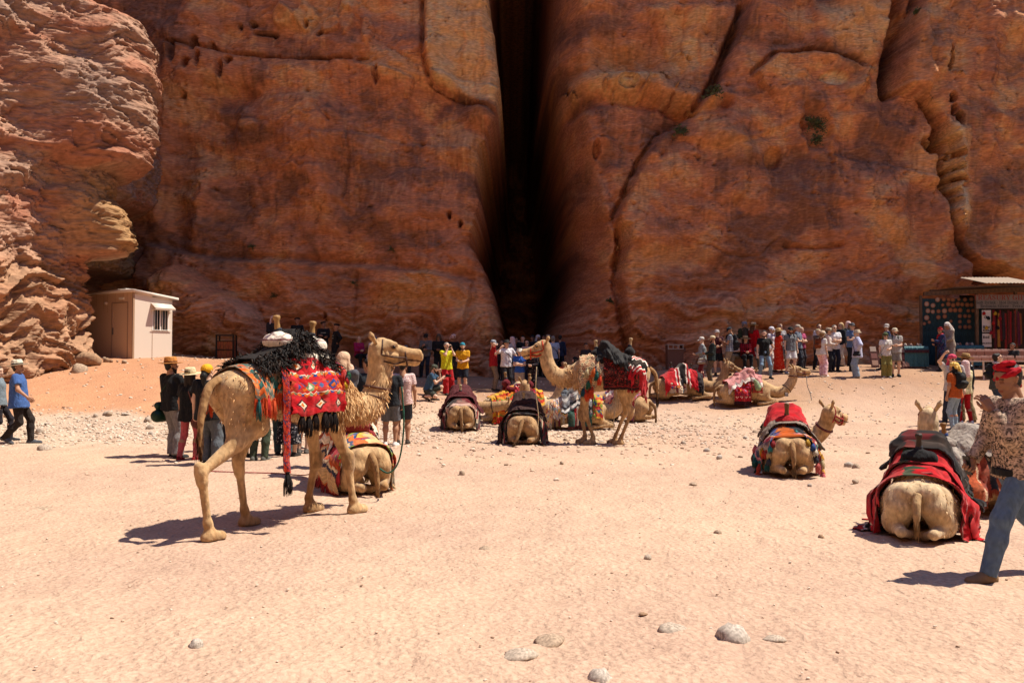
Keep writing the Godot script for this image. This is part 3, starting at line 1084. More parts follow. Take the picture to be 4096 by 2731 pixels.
func head_bones(female: bool) -> Array:
	var b := []
	b.append([Vector3(0.012, 0.035, 0), Vector3(-0.03, 0.042, 0), 0.078, 0.08])
	b.append([Vector3(0.03, -0.02, 0), Vector3(0.032, -0.06, 0), 0.062, 0.047])
	b.append([Vector3(0.052, -0.085, 0), Vector3(0.058, -0.1, 0), 0.032, 0.022])
	for s in [-1.0, 1.0]:
		b.append([Vector3(0.0, -0.055, 0.042 * s), Vector3(0.05, -0.09, 0.018 * s), 0.024, 0.02])
		b.append([Vector3(0.066, 0.03, 0.014 * s), Vector3(0.058, 0.03, 0.044 * s), 0.018, 0.014])
		b.append([Vector3(0.058, -0.022, 0.036 * s), Vector3(0.05, -0.03, 0.042 * s), 0.022, 0.02])
		b.append([Vector3(-0.006, -0.022, 0.076 * s), Vector3(-0.016, 0.018, 0.085 * s), 0.008, 0.013])
		b.append([Vector3(0.083, -0.03, 0.012 * s), Vector3(0.083, -0.03, 0.012 * s), 0.009, 0.009])
	b.append([Vector3(0.084, 0.012, 0), Vector3(0.104, -0.028, 0), 0.009, 0.0125])
	b.append([Vector3(0.083, -0.058, -0.014), Vector3(0.083, -0.058, 0.014), 0.009, 0.009])
	b.append([Vector3(0.081, -0.073, -0.011), Vector3(0.081, -0.073, 0.011), 0.01, 0.01])
	b.append([Vector3(-0.022, -0.05, 0), Vector3(-0.035, -0.19, 0), 0.052 if not female else 0.045, 0.056 if not female else 0.05])
	return b


func head_mesh(female: bool) -> ArrayMesh:
	var key := "head%d" % int(female)
	if not bits.has(key):
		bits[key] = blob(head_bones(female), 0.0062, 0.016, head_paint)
	return bits[key]


# the hand's wrist is at the origin, fingers along +x, palm down, thumb on +z; curl 0 open .. 1 gripping
func hand_mesh(curl: float, mirror := false) -> ArrayMesh:
	var key := "hand%.1f%d" % [curl, int(mirror)]
	if bits.has(key):
		return bits[key]
	var b := []
	b.append([Vector3(-0.03, 0, 0), Vector3(0.02, 0, 0), 0.024, 0.023])
	var len := [0.074, 0.083, 0.076, 0.06]
	for f in 4:
		var z := 0.029 - 0.0195 * f
		var base := Vector3(0.088 - 0.004 * absf(f - 1.2), 0.0, z * 1.12)
		b.append([Vector3(0.01, 0, z * 0.75), base, 0.0155, 0.0125])
		var p := base
		var an := -0.12 - curl * 0.75 - f * 0.06 * curl
		for seg in 3:
			var l: float = len[f] * [0.46, 0.31, 0.23][seg]
			var q := p + Vector3(cos(an) * l, sin(an) * l, z * 0.08)
			b.append([p, q, 0.0098 - seg * 0.0006, 0.0092 - seg * 0.0008])
			p = q
			an -= 0.16 + curl * 0.85
	b.append([Vector3(0.012, -0.006, 0.018), Vector3(0.045, -0.016, 0.047), 0.0165, 0.0125])
	b.append([Vector3(0.045, -0.016, 0.047), Vector3(0.075, -0.024 - 0.012 * curl, 0.056 - 0.02 * curl), 0.0115, 0.0105])
	b.append([Vector3(0.075, -0.024 - 0.012 * curl, 0.056 - 0.02 * curl), Vector3(0.1, -0.032 - 0.02 * curl, 0.054 - 0.035 * curl), 0.0105, 0.0085])
	if mirror:
		for q in b:
			q[0].z = -q[0].z
			q[1].z = -q[1].z
	bits[key] = blob(b, 0.0052, 0.007)
	return bits[key]


func shoe_mesh(kind: String) -> ArrayMesh:
	if bits.has(kind):
		return bits[kind]
	var b := []
	b.append([Vector3(-0.055, 0.04, 0), Vector3(0.05, 0.042, 0.0), 0.042, 0.044])
	b.append([Vector3(0.05, 0.036, 0.0), Vector3(0.155, 0.022, 0.004), 0.042, 0.038])
	b.append([Vector3(-0.05, 0.012, 0), Vector3(0.16, 0.012, 0.004), 0.043, 0.043])
	b.append([Vector3(-0.03, 0.05, 0), Vector3(-0.02, 0.1 if kind == "shoe" else 0.17, 0), 0.042, 0.046, 1])
	bits[kind] = blob(b, 0.011, 0.02, func(p: Vector3, _n: Vector3): return Color(0.55, 0.5, 0.45) if p.y < 0.022 else Color.WHITE, 0.0)
	return bits[kind]


func hair_mesh(kind: String) -> ArrayMesh:
	var key := "hair_" + kind
	if bits.has(key):
		return bits[key]
	var b := [[Vector3(-0.002, 0.056, 0), Vector3(-0.04, 0.05, 0), 0.079, 0.084]]
	b.append([Vector3(-0.045, 0.02, 0), Vector3(-0.055, -0.03, 0), 0.072, 0.055])
	if kind == "long":
		b.append([Vector3(-0.055, 0.0, -0.045), Vector3(-0.09, -0.26, -0.05), 0.055, 0.042])
		b.append([Vector3(-0.055, 0.0, 0.045), Vector3(-0.09, -0.26, 0.05), 0.055, 0.042])
		b.append([Vector3(-0.02, 0.02, 0.07), Vector3(-0.02, -0.14, 0.08), 0.024, 0.018])
		b.append([Vector3(-0.02, 0.02, -0.07), Vector3(-0.02, -0.14, -0.08), 0.024, 0.018])
	elif kind == "tail":
		b.append([Vector3(-0.1, 0.0, 0), Vector3(-0.13, -0.06, 0), 0.045, 0.05])
		b.append([Vector3(-0.13, -0.06, 0), Vector3(-0.13, -0.28, 0.01), 0.052, 0.022])
	elif kind == "bun":
		b.append([Vector3(-0.11, 0.06, 0), Vector3(-0.13, 0.06, 0), 0.04, 0.04])
	elif kind == "beard":
		b.clear()
		b.append([Vector3(0.055, -0.095, 0), Vector3(0.066, -0.118, 0), 0.036, 0.024])
		for s in [-1.0, 1.0]:
			b.append([Vector3(0.0, -0.03, 0.062 * s), Vector3(0.045, -0.09, 0.03 * s), 0.018, 0.03])
	bits[key] = blob(b, 0.012, 0.03)
	return bits[key]


func hat_mesh(kind: String) -> ArrayMesh:
	var key := "hat_" + kind
	if bits.has(key):
		return bits[key]
	var st := begin()
	match kind:
		"straw", "fedora":
			var w := 0.19 if kind == "straw" else 0.17
			lathe(st, [Vector2(0.094, 0.042), Vector2(w * 0.75, 0.03), Vector2(w, 0.04), Vector2(w + 0.004, 0.045), Vector2(w * 0.75, 0.039), Vector2(0.102, 0.05), Vector2(0.1, 0.09), Vector2(0.092, 0.135), Vector2(0.08, 0.152), Vector2(0.05, 0.146), Vector2(0.0, 0.138)], 22, Transform3D(Basis(), Vector3(-0.015, 0.018, 0)), 1.12)
		"bucket":
			lathe(st, [Vector2(0.094, 0.03), Vector2(0.148, -0.004), Vector2(0.151, 0.002), Vector2(0.104, 0.046), Vector2(0.098, 0.09), Vector2(0.088, 0.122), Vector2(0.0, 0.13)], 20, Transform3D(Basis(), Vector3(-0.015, 0.018, 0)), 1.08)
		"cap":
			lathe(st, [Vector2(0.095, 0.03), Vector2(0.1, 0.045), Vector2(0.094, 0.085), Vector2(0.07, 0.118), Vector2(0.03, 0.134), Vector2(0.0, 0.136)], 20, Transform3D(Basis(), Vector3(-0.012, 0.01, 0)), 1.06)
			# the peak
			for k in 8:
				var a0 := -1.05 + 2.1 * k / 8.0
				var a1 := -1.05 + 2.1 * (k + 1) / 8.0
				var r := 0.092
				var o := func(a: float, e: float): return Vector3(-0.012 + cos(a) * (r + e * 0.085 * cos(a * 0.9)) * 1.05, 0.042 - e * 0.022 - 0.02 * e * sin(a) * sin(a), sin(a) * (r + e * 0.01))
				quad(st, o.call(a0, 0.0), o.call(a0, 1.0), o.call(a1, 1.0), o.call(a1, 0.0))
				quad(st, o.call(a1, 0.0) - Vector3(0, 0.004, 0), o.call(a1, 1.0) - Vector3(0, 0.004, 0), o.call(a0, 1.0) - Vector3(0, 0.004, 0), o.call(a0, 0.0) - Vector3(0, 0.004, 0))
		"beret":
			lathe(st, [Vector2(0.09, 0.04), Vector2(0.094, 0.055), Vector2(0.118, 0.085), Vector2(0.105, 0.108), Vector2(0.05, 0.12), Vector2(0.0, 0.122)], 20, Transform3D(Basis(Vector3(1, 0, 0), 0.2), Vector3(-0.015, 0.02, 0)), 1.05)
	if kind in ["straw", "fedora", "bucket", "cap", "beret"]:
		bits[key] = fin(st)
		return bits[key]
	var b := []
	match kind:
		"buff":     # a tube scarf pulled over the hair
			b = [[Vector3(0.004, 0.05, 0), Vector3(-0.04, 0.05, 0), 0.087, 0.092], [Vector3(-0.08, 0.01, 0), Vector3(-0.1, -0.05, 0), 0.04, 0.025]]
		"turban":   # wound cloth with folds
			for k in 4:
				var a := 0.35 * (k - 1.5)
				for q in 9:
					var t0 := TAU * q / 9.0
					var t1 := TAU * (q + 1) / 9.0
					var rr := 0.083 - 0.009 * k
					b.append([Vector3(cos(t0) * rr * 1.08 - 0.015, 0.045 + 0.024 * k + sin(t0 + a * 5.0) * 0.024, sin(t0) * rr), Vector3(cos(t1) * rr * 1.08 - 0.015, 0.045 + 0.024 * k + sin(t1 + a * 5.0) * 0.024, sin(t1) * rr), 0.021, 0.021])
			b.append([Vector3(-0.02, 0.1, 0), Vector3(-0.03, 0.1, 0), 0.055, 0.055])
			b.append([Vector3(-0.1, 0.02, 0.02), Vector3(-0.12, -0.08, 0.03), 0.03, 0.022])
		"drape":    # a keffiyeh hanging over neck and shoulders
			b = [[Vector3(0.0, 0.052, 0), Vector3(-0.035, 0.05, 0), 0.09, 0.095]]
			b.append([Vector3(-0.06, 0.02, 0), Vector3(-0.11, -0.24, 0), 0.085, 0.1])
			for s in [-1.0, 1.0]:
				b.append([Vector3(-0.01, 0.02, 0.075 * s), Vector3(-0.01, -0.2, 0.105 * s), 0.03, 0.035])
		"scarf":    # a head scarf tied behind, with a long tail
			b = [[Vector3(0.004, 0.055, 0), Vector3(-0.04, 0.05, 0), 0.088, 0.093]]
			for s in [-1.0, 1.0]:
				b.append([Vector3(0.02, 0.07, 0.03 * s), Vector3(-0.08, 0.0, 0.06 * s), 0.05, 0.045])
			b.append([Vector3(-0.1, 0.01, 0), Vector3(-0.14, -0.14, 0.02), 0.055, 0.06])
			b.append([Vector3(-0.14, -0.14, 0.02), Vector3(-0.14, -0.32, 0.035), 0.06, 0.035])
		"hood":     # a scarf round head and shoulders
			b = [[Vector3(0.0, 0.05, 0), Vector3(-0.04, 0.045, 0), 0.092, 0.096], [Vector3(-0.05, 0.0, 0), Vector3(-0.06, -0.18, 0), 0.095, 0.14]]
			for s in [-1.0, 1.0]:
				b.append([Vector3(0.03, 0.03, 0.07 * s), Vector3(0.03, -0.16, 0.06 * s), 0.025, 0.05])
	bits[key] = blob(b, 0.012 if kind != "turban" else 0.0085, 0.02 if kind != "turban" else 0.006)
	return bits[key]


func pack_mesh() -> ArrayMesh:
	if not bits.has("pack"):
		var b := []
		for s in [-1.0, 1.0]:
			b.append([Vector3(-0.07, 0.05, 0.08 * s), Vector3(-0.07, 0.36, 0.075 * s), 0.075, 0.068])
		b.append([Vector3(-0.1, 0.1, -0.07), Vector3(-0.1, 0.1, 0.07), 0.085, 0.085])
		b.append([Vector3(-0.09, 0.28, -0.05), Vector3(-0.09, 0.28, 0.05), 0.085, 0.085])
		b.append([Vector3(-0.17, 0.13, -0.06), Vector3(-0.17, 0.13, 0.06), 0.055, 0.055])
		bits.pack = blob(b, 0.018, 0.04)
	return bits.pack


# ---------- people ----------
# a person looks along its own +x; +z is its right-hand side
const SKINS := [Color(0.52, 0.30, 0.20), Color(0.60, 0.38, 0.27), Color(0.38, 0.20, 0.12), Color(0.27, 0.135, 0.08), Color(0.17, 0.085, 0.05)]
const ARMS := {
	"down": [0.05, -0.53, 0.07], "hip": [0.0, -0.4, 0.02], "pocket": [0.07, -0.47, 0.03], "fold": [0.2, -0.24, -0.22], "fold2": [0.16, -0.29, -0.2],
	"phone": [0.3, -0.17, -0.1], "hold": [0.26, -0.32, -0.13], "lap": [0.3, -0.3, -0.12], "eye": [0.23, 0.15, -0.12], "up": [0.34, 0.36, 0.02], "side": [0.1, -0.06, 0.52],
	"chin": [0.2, 0.02, -0.17], "brow": [0.13, 0.2, -0.1], "fwd": [0.46, -0.12, -0.02], "back": [-0.14, -0.46, 0.06], "swing": [0.24, -0.45, 0.08], "knee": [0.38, -0.28, -0.04], "shoulder": [0.16, 0.04, 0.46],
	"strap": [0.15, -0.14, -0.06], "ear": [0.08, 0.16, -0.02], "low": [0.22, -0.44, -0.02]}


func ik(a: Vector3, target: Vector3, l1: float, l2: float, hint: Vector3) -> Array:
	var v := target - a
	var l := minf(v.length(), (l1 + l2) * 0.995)
	var dir := v.normalized()
	var x := (l1 * l1 - l2 * l2 + l * l) / (2.0 * l)
	var y := sqrt(maxf(l1 * l1 - x * x, 0.0))
	var side := (hint - dir * hint.dot(dir)).normalized()
	return [a + dir * x + side * y, a + dir * l]


func basis_to(dir: Vector3, up: Vector3) -> Basis:   # x along dir, y near up
	var x := dir.normalized()
	var z := x.cross(up).normalized()
	return Basis(x, z.cross(x), z)


func person(label: String, x: float, d: float, h: float, yaw: float, o := {}) -> Dictionary:
	var s := h / 1.75
	var at := on(x, d, -0.012)
	var t := thing("person", label, "person", at, deg_to_rad(yaw), o.get("group", ""))
	var cell := clampf(d * 0.0009, 0.0095, 0.0275)
	var fem: bool = o.get("f", false)
	var odd := label.hash() % 7
	var g: float = o.get("g", 1.0)
	var lean: float = deg_to_rad(o.get("lean", (odd - 3) * 1.2))
	var legs: String = o.get("legs", "stand")
	if legs == "stand":
		legs = ["stand", "contra", "close", "stand", "contra2", "stand", "contra"][odd]
	var ph: float = {"sit": 0.5, "crouch": 0.34, "apart": 0.91, "walk": 0.91, "stride": 0.86, "near": 0.9}.get(legs, 0.94)
	var pel := Vector3(-0.02, ph, {"contra": -0.035, "contra2": 0.035}.get(legs, 0.0))
	var fl := {"stand": [[0.0, -0.1], [0.03, 0.1]], "close": [[0.0, -0.07], [0.02, 0.07]], "apart": [[0.0, -0.2], [0.02, 0.2]], "walk": [[0.2, -0.08], [-0.27, 0.08]], "stride": [[0.34, -0.09], [-0.36, 0.09]], "near": [[0.3, -0.08], [-0.46, 0.1]], "sit": [[0.46, -0.12], [0.43, 0.13]], "crouch": [[0.12, -0.17], [-0.1, 0.17]], "contra": [[0.07, -0.1], [-0.04, 0.15]], "contra2": [[-0.05, -0.16], [0.08, 0.1]]}
	var feet: Array = fl.get(legs, fl.stand)
	var B := Basis(Vector3(0, 0, 1), -lean)
	var up := B * Vector3.UP
	var fw := B * Vector3.RIGHT
	var sh := 0.185 if not fem else 0.165
	var chest := pel + up * 0.36
	var neck := pel + up * 0.52
	var bones := []
	var S := []
	var E := []
	var W := []
	var hn := []
	for k in 2:
		var sg := -1.0 if k == 0 else 1.0
		var sp := pel + up * 0.475 + Vector3(0, 0, sg * sh)
		var code: Variant = o.get("L" if k == 0 else "R", "down")
		var c: Array = code if code is Array else ARMS[code]
		var tgt: Vector3 = sp + fw * float(c[0]) + Vector3(0, 1, 0) * float(c[1]) + Vector3(0, 0, sg * float(c[2]))
		var hint := Vector3(-0.5, -0.75, sg * 0.45)
		if code is String and code in ["hip", "fold", "fold2", "pocket"]:
			hint = Vector3(-0.35, -0.35, sg * 1.0)
		var r := ik(sp, tgt, 0.285, 0.25, hint)
		S.append(sp)
		E.append(r[0])
		W.append(r[1])
		hn.append(code)
	var HP := []
	var KN := []
	var AN := []
	for k in 2:
		var sg := -1.0 if k == 0 else 1.0
		var hp := pel + Vector3(0, -0.03, sg * 0.085)
		var ay := 0.085
		if legs in ["walk", "stride", "near"] and feet[k][0] < 0.0:
			ay = 0.15
		if legs == "crouch" and k == 1:
			ay = 0.14
		var an := Vector3(feet[k][0], ay, feet[k][1])
		var hint := Vector3(1, 0.1, sg * (0.12 if legs != "crouch" else 0.35))
		var r := ik(hp, an, 0.43, 0.42, hint)
		HP.append(hp)
		KN.append(r[0])
		AN.append(r[1])
	# --- the body ---
	bones.append([pel + Vector3(0, 0, -0.06), pel + Vector3(0, 0, 0.06), 0.11 * g, 0.11 * g])
	bones.append([pel + up * 0.16 + Vector3(0, 0, -0.045), pel + up * 0.16 + Vector3(0, 0, 0.045), 0.098 * g, 0.098 * g])
	bones.append([chest + Vector3(0, 0, -0.08), chest + Vector3(0, 0, 0.08), 0.108, 0.108])
	bones.append([pel + up * 0.46 + Vector3(0, 0, -0.12), pel + up * 0.46 + Vector3(0, 0, 0.12), 0.064, 0.064])
	bones.append([pel + up * 0.48 - fw * 0.01, neck + up * 0.1 + fw * 0.01, 0.062, 0.048])
	for k in 2:
		bones.append([S[k], E[k], 0.05, 0.038])
		bones.append([E[k], W[k], 0.039, 0.026])
		bones.append([HP[k], KN[k], 0.083 * sqrt(g), 0.056])
		bones.append([KN[k], KN[k].lerp(AN[k], 0.35) + Vector3(-0.012, 0, 0), 0.054, 0.056])
		bones.append([KN[k].lerp(AN[k], 0.35) + Vector3(-0.012, 0, 0), AN[k], 0.054, 0.036])
	for b in bones:
		b[0] *= s
		b[1] *= s
		b[2] *= s
		b[3] *= s
	var st := begin()
	st.append_from(blob(bones, cell, 0.045), 0, Transform3D())
	var hd: Array = o.get("head", [(odd - 3) * 7.0, ((odd * 5) % 7 - 3) * 3.0])
	var HB := B.rotated(Vector3.UP, 0.0) * Basis(Vector3.UP, deg_to_rad(hd[0])) * Basis(Vector3(0, 0, 1), deg_to_rad(float(hd[1]) + o.get("lean", 0.0) * 0.6))
	var hs: float = o.get("hs", 1.0) * lerpf(s, 1.0, 0.45)
	var hc := (neck + up * 0.155 + fw * 0.012) * s
	var HT := Transform3D(HB.scaled(Vector3.ONE * hs), hc)
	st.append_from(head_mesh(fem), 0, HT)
	var hands := []
	for k in 2:
		var sg := -1.0 if k == 0 else 1.0
		var dir: Vector3 = (W[k] - E[k]).normalized()
		var code: Variant = hn[k]
		var palm := Vector3(0, 0, -sg)      # palms face the body
		var curl := 0.35
		if code is String and code in ["phone", "hold", "eye", "up", "strap", "lap", "fwd", "low", "ear"]:
			palm = Vector3(0.3, 0.3, -sg * 0.8)
			curl = 0.8
		var hb := basis_to(dir, -palm)
		var flip := false
		# the thumb grows on +z; it must point forward/up: mirror where it would not
		if hb.z.dot(Vector3(0.8, 0.6, 0)) < 0.0:
			flip = true
		var wrist: Vector3 = W[k] * s
		st.append_from(hand_mesh(curl, flip), 0, Transform3D(hb * Basis.from_scale(Vector3.ONE * s * (0.93 if fem else 1.0)), wrist))
		hands.append(t.transform * (wrist + dir * 0.085 * s))
	var skin: Color = SKINS[o.get("skin", 1)]
	put("body", st.commit(), mat(skin.linear_to_srgb(), "skin", 0.6), t)
	# --- eyes, hair, hat ---
	for sg in [-1.0, 1.0]:
		if o.get("glasses", false):
			continue
		put("eye", eye_mesh(), mat(Color(0.09, 0.06, 0.05), "", 0.25), t, HT * Transform3D(Basis(), Vector3(0.0735, 0.006, 0.031 * sg)))
	if o.get("glasses", false):
		put("sunglasses", glasses_mesh(), mat(Color(0.03, 0.03, 0.035), "", 0.2), t, HT)
	if o.has("hair"):
		put("hair", hair_mesh(o.hair[0]), mat(rgb8(o.hair[1]), "cloth", 0.65), t, HT)
	if o.has("beard"):
		put("beard", hair_mesh("beard"), mat(rgb8(o.beard), "cloth", 0.8), t, HT)
	if o.has("hat"):
		var hk: String = o.hat[0]
		put({"straw": "straw_hat", "fedora": "hat", "bucket": "bucket_hat", "cap": "cap", "beret": "beret", "buff": "head_wrap", "turban": "turban", "drape": "headscarf", "scarf": "headscarf", "hood": "headscarf"}[hk], hat_mesh(hk), o.hat[2] if o.hat.size() > 2 else mat(rgb8(o.hat[1]), "cloth", 0.85), t, HT * Transform3D(Basis(Vector3.UP, deg_to_rad(o.get("hatyaw", 0.0))), Vector3.ZERO))
		if hk in ["straw", "fedora"]:
			var st2 := begin()
			lathe(st2, [Vector2(0.1035, 0.05), Vector2(0.1035, 0.052), Vector2(0.1025, 0.076)], 22, Transform3D(Basis(), Vector3(-0.015, 0.018, 0)), 1.12)
			put("hat_band", fin(st2), mat(rgb8(o.get("band", "#241c18")), "cloth"), t, HT)
	# --- clothes ---
	var tk: String = o.get("tk", "tee")
	var tm: Material = o.topm if o.has("topm") else mat(rgb8(o.get("top", "#888888")), "cloth", 0.9)
	var bk: String = o.get("bk", "jeans")
	var bm: Material = o.botm if o.has("botm") else mat(rgb8(o.get("bot", "#333344")), "cloth", 0.9)
	var slv: float = {"tee": 0.62, "long": 2.0, "vest": 0.0, "none": 0.0, "jacket": 2.0}.get(tk, 0.62)
	var lo_: float = o.get("loose", 0.018)
	var hem: float = o.get("hem", -0.1)
	var tb := []
	var hemc := pel + up * hem if legs != "sit" and legs != "crouch" else pel + up * -0.04
	for sg in [-1.0, 1.0]:
		tb.append([chest + Vector3(0, 0, 0.07 * sg), pel + up * 0.14 + Vector3(0, 0, 0.055 * sg), 0.112 + lo_, 0.1 * g + lo_])
		tb.append([pel + up * 0.14 + Vector3(0, 0, 0.055 * sg), hemc + Vector3(0.004, 0, 0.074 * sg), 0.1 * g + lo_, 0.12 * g + lo_ * 1.25, 1])
		tb.append([pel + up * 0.455, pel + up * 0.455 + Vector3(0, 0, (sh - 0.06) * sg), 0.068 + lo_ * 0.6, 0.066 + lo_ * 0.6])
		if fem:
			tb.append([chest + fw * 0.055 + Vector3(0, -0.01, 0.06 * sg), chest + fw * 0.06 + Vector3(0, -0.03, 0.065 * sg), 0.07, 0.07])
	tb.append([pel + up * 0.42, neck - up * 0.005, 0.075, 0.056 + lo_ * 0.5, 1])
	if slv > 0.0:
		for k in 2:
			var e1: Vector3 = S[k].lerp(E[k], minf(slv, 1.0))
			tb.append([S[k] - Vector3(0, 0.0, 0), e1, 0.054 + lo_ * 0.8, (0.05 if slv < 1.0 else 0.044) + lo_ * 1.1, 1 if slv <= 1.0 else 0])
			if slv > 1.0:
				tb.append([E[k], E[k].lerp(W[k], minf(slv - 1.0, 0.96)), 0.044 + lo_, 0.03 + lo_, 1])
	var dress: bool = bk in ["dress", "robe"]
	if dress:
		var dl: float = o.get("len", 0.14)
		if legs == "sit":
			for k in 2:
				tb.append([HP[k], KN[k], 0.125, 0.1])
				tb.append([KN[k], KN[k].lerp(AN[k], 0.85), 0.1, 0.12, 1])
		else:
			for sg in [-1.0, 1.0]:
				tb.append([pel + Vector3(0, 0, 0.06 * sg), Vector3(pel.x + 0.05, dl, 0.09 * sg), 0.13 * g, 0.16 * g + 0.02, 1])
	put_scaled("dress" if bk == "dress" else "robe" if bk == "robe" else {"long": "shirt", "jacket": "jacket", "vest": "top"}.get(tk, "shirt"), tb, s, cell, tm, t)
	if not dress or o.get("pants", false):
		var lb := []
		var ll: float = {"leggings": 0.004, "jeans": 0.014, "wide": 0.03, "shorts": 0.03, "skirt": 0.02}.get(bk, 0.016)
		lb.append([pel + up * 0.06 + Vector3(0, 0, -0.055), pel + up * 0.06 + Vector3(0, 0, 0.055), 0.104 * g + 0.008, 0.104 * g + 0.008])
		lb.append([pel + Vector3(0, -0.01, -0.06), pel + Vector3(0, -0.01, 0.06), 0.112 * g + 0.008, 0.112 * g + 0.008])
		if bk == "skirt":
			for sg in [-1.0, 1.0]:
				lb.append([pel + Vector3(0, 0, 0.06 * sg), Vector3(pel.x + 0.02, o.get("len", 0.3), 0.09 * sg), 0.12 * g, 0.16 * g, 1])
		else:
			for k in 2:
				if bk == "shorts":
					lb.append([HP[k], HP[k].lerp(KN[k], 0.9), 0.095 * sqrt(g) + ll * 0.5, 0.066 + ll * 1.2, 1])
				else:
					var fw2: float = {"leggings": 0.006, "jeans": 0.02, "wide": 0.06}.get(bk, 0.02)
					lb.append([HP[k], KN[k], 0.088 * sqrt(g) + ll, 0.06 + ll * 1.1])
					lb.append([KN[k], KN[k].lerp(AN[k], 0.4) - Vector3(0.008, 0, 0), 0.06 + ll * 1.1, 0.056 + lerpf(ll, fw2, 0.4)])
					lb.append([KN[k].lerp(AN[k], 0.4) - Vector3(0.008, 0, 0), AN[k] + Vector3(0, o.get("cuff", -0.03), 0), 0.056 + lerpf(ll, fw2, 0.4), 0.042 + fw2, 1])
		put_scaled({"leggings": "leggings", "shorts": "shorts", "skirt": "skirt"}.get(bk, "trousers"), lb, s, cell, bm, t)
	var sk: String = o.get("shoes", "shoe")
	for k in 2:
		var sg := -1.0 if k == 0 else 1.0
		var pitch := 0.0
		if AN[k].y > 0.1:
			pitch = -0.45
		var sb := Basis(Vector3.UP, -sg * 0.16) * Basis(Vector3(0, 0, 1), pitch)
		put("shoe" if sk == "shoe" else "boot", shoe_mesh(sk), mat(rgb8(o.get("shoe", "#2b2725")), "skin", 0.8), t, Transform3D(sb.scaled(Vector3.ONE * s * (0.92 if fem else 1.0)), (AN[k] - Vector3(-0.01, 0.088 - (0.02 if pitch != 0.0 else 0.0), 0)) * s))
	if o.has("scarf"):
		var nb := []
		for q in 8:
			var a0 := TAU * q / 8.0
			var a1 := TAU * (q + 1) / 8.0
			nb.append([neck + Vector3(cos(a0) * 0.075 + 0.005, 0.01 - cos(a0) * 0.03, sin(a0) * 0.085), neck + Vector3(cos(a1) * 0.075 + 0.005, 0.01 - cos(a1) * 0.03, sin(a1) * 0.085), 0.035, 0.035])
		nb.append([neck + Vector3(0.09, -0.02, 0.02), chest + fw * 0.15 + Vector3(0, -0.05, 0.03), 0.045, 0.04])
		put_scaled("scarf", nb, s, cell, o.scarfm if o.has("scarfm") else mat(rgb8(o.scarf), "cloth"), t)
	var info := {"node": t, "hand": hands, "s": s, "yaw": deg_to_rad(yaw), "at": at, "head": t.transform * HT, "chest": t.transform * Transform3D(B, chest * s), "pel": t.transform * Transform3D(Basis(), pel * s)}
	return info


func put_scaled(called: String, b: Array, s: float, cell: float, m: Material, parent: Node) -> MeshInstance3D:
	for q in b:
		q[0] *= s
		q[1] *= s
		q[2] *= s
		q[3] *= s
	return put(called, blob(b, cell, 0.035), m, parent)


func eye_mesh() -> Mesh:
	if not bits.has("eye"):
		var m := SphereMesh.new()
		m.radius = 0.0085
		m.height = 0.012
		m.radial_segments = 10
		m.rings = 5
		bits.eye = m
	return bits.eye


func glasses_mesh() -> Mesh:
	if not bits.has("glasses"):
		var st := begin()
		for s in [-1.0, 1.0]:
			lathe(st, [Vector2(0, -0.004), Vector2(0.026, -0.003), Vector2(0.028, 0.0), Vector2(0.025, 0.003), Vector2(0, 0.005)], 12, Transform3D(Basis(Vector3(0, 0, 1), -PI / 2) * Basis(Vector3(0, 1, 0), 0.0), Vector3(0.087, 0.005, 0.034 * s)), 0.75)
			tube(st, [Vector3(0.084, 0.012, 0.06 * s), Vector3(0.07, 0.014, 0.076 * s), Vector3(0.0, 0.012, 0.088 * s)], [0.004, 0.0045, 0.003], 4)
		tube(st, [Vector3(0.09, 0.012, -0.012), Vector3(0.094, 0.013, 0), Vector3(0.09, 0.012, 0.012)], [0.003, 0.003, 0.003], 4)
		bits.glasses = fin(st)
	return bits.glasses


# ---------- things people carry: each a thing of its own ----------
func phone(p: Dictionary, k: int, label: String, tilt := 0.4, c := "#15161a") -> void:
	var t := thing("phone", label, "phone", p.hand[k] + Vector3(0, 0.025, 0), p.yaw, "")
	var st := begin()
	box_at(st, Vector3(-0.005, -0.075, -0.036), Vector3(0.005, 0.075, 0.036))
	put("casing", fin(st, false), mat(rgb8(c), "", 0.4), t, Transform3D(Basis(Vector3(0, 0, 1), -tilt), Vector3.ZERO))
	var st2 := begin()
	box_at(st2, Vector3(-0.0062, -0.068, -0.032), Vector3(-0.0052, 0.068, 0.032))
	put("screen", fin(st2, false), mat(Color(0.2, 0.23, 0.27), "", 0.12), t, Transform3D(Basis(Vector3(0, 0, 1), -tilt), Vector3.ZERO))


func camera_held(p: Dictionary, at: Vector3, label: String) -> void:
	var t := thing("camera", label, "camera", at, p.yaw)
	var st := begin()
	box_at(st, Vector3(-0.03, -0.045, -0.065), Vector3(0.03, 0.04, 0.065))
	box_at(st, Vector3(-0.02, 0.04, -0.025), Vector3(0.025, 0.06, 0.025))
	put("camera_body", fin(st, false), mat(Color(0.05, 0.05, 0.055), "", 0.5), t)
	put("lens", lathe_mesh([Vector2(0.0, 0.0), Vector2(0.033, 0.0), Vector2(0.034, 0.06), Vector2(0.038, 0.075), Vector2(0.036, 0.1), Vector2(0.025, 0.1), Vector2(0.0, 0.09)], 12), mat(Color(0.04, 0.04, 0.045), "", 0.4), t, Transform3D(Basis(Vector3(0, 0, 1), -PI / 2), Vector3(0.03, -0.005, 0)))


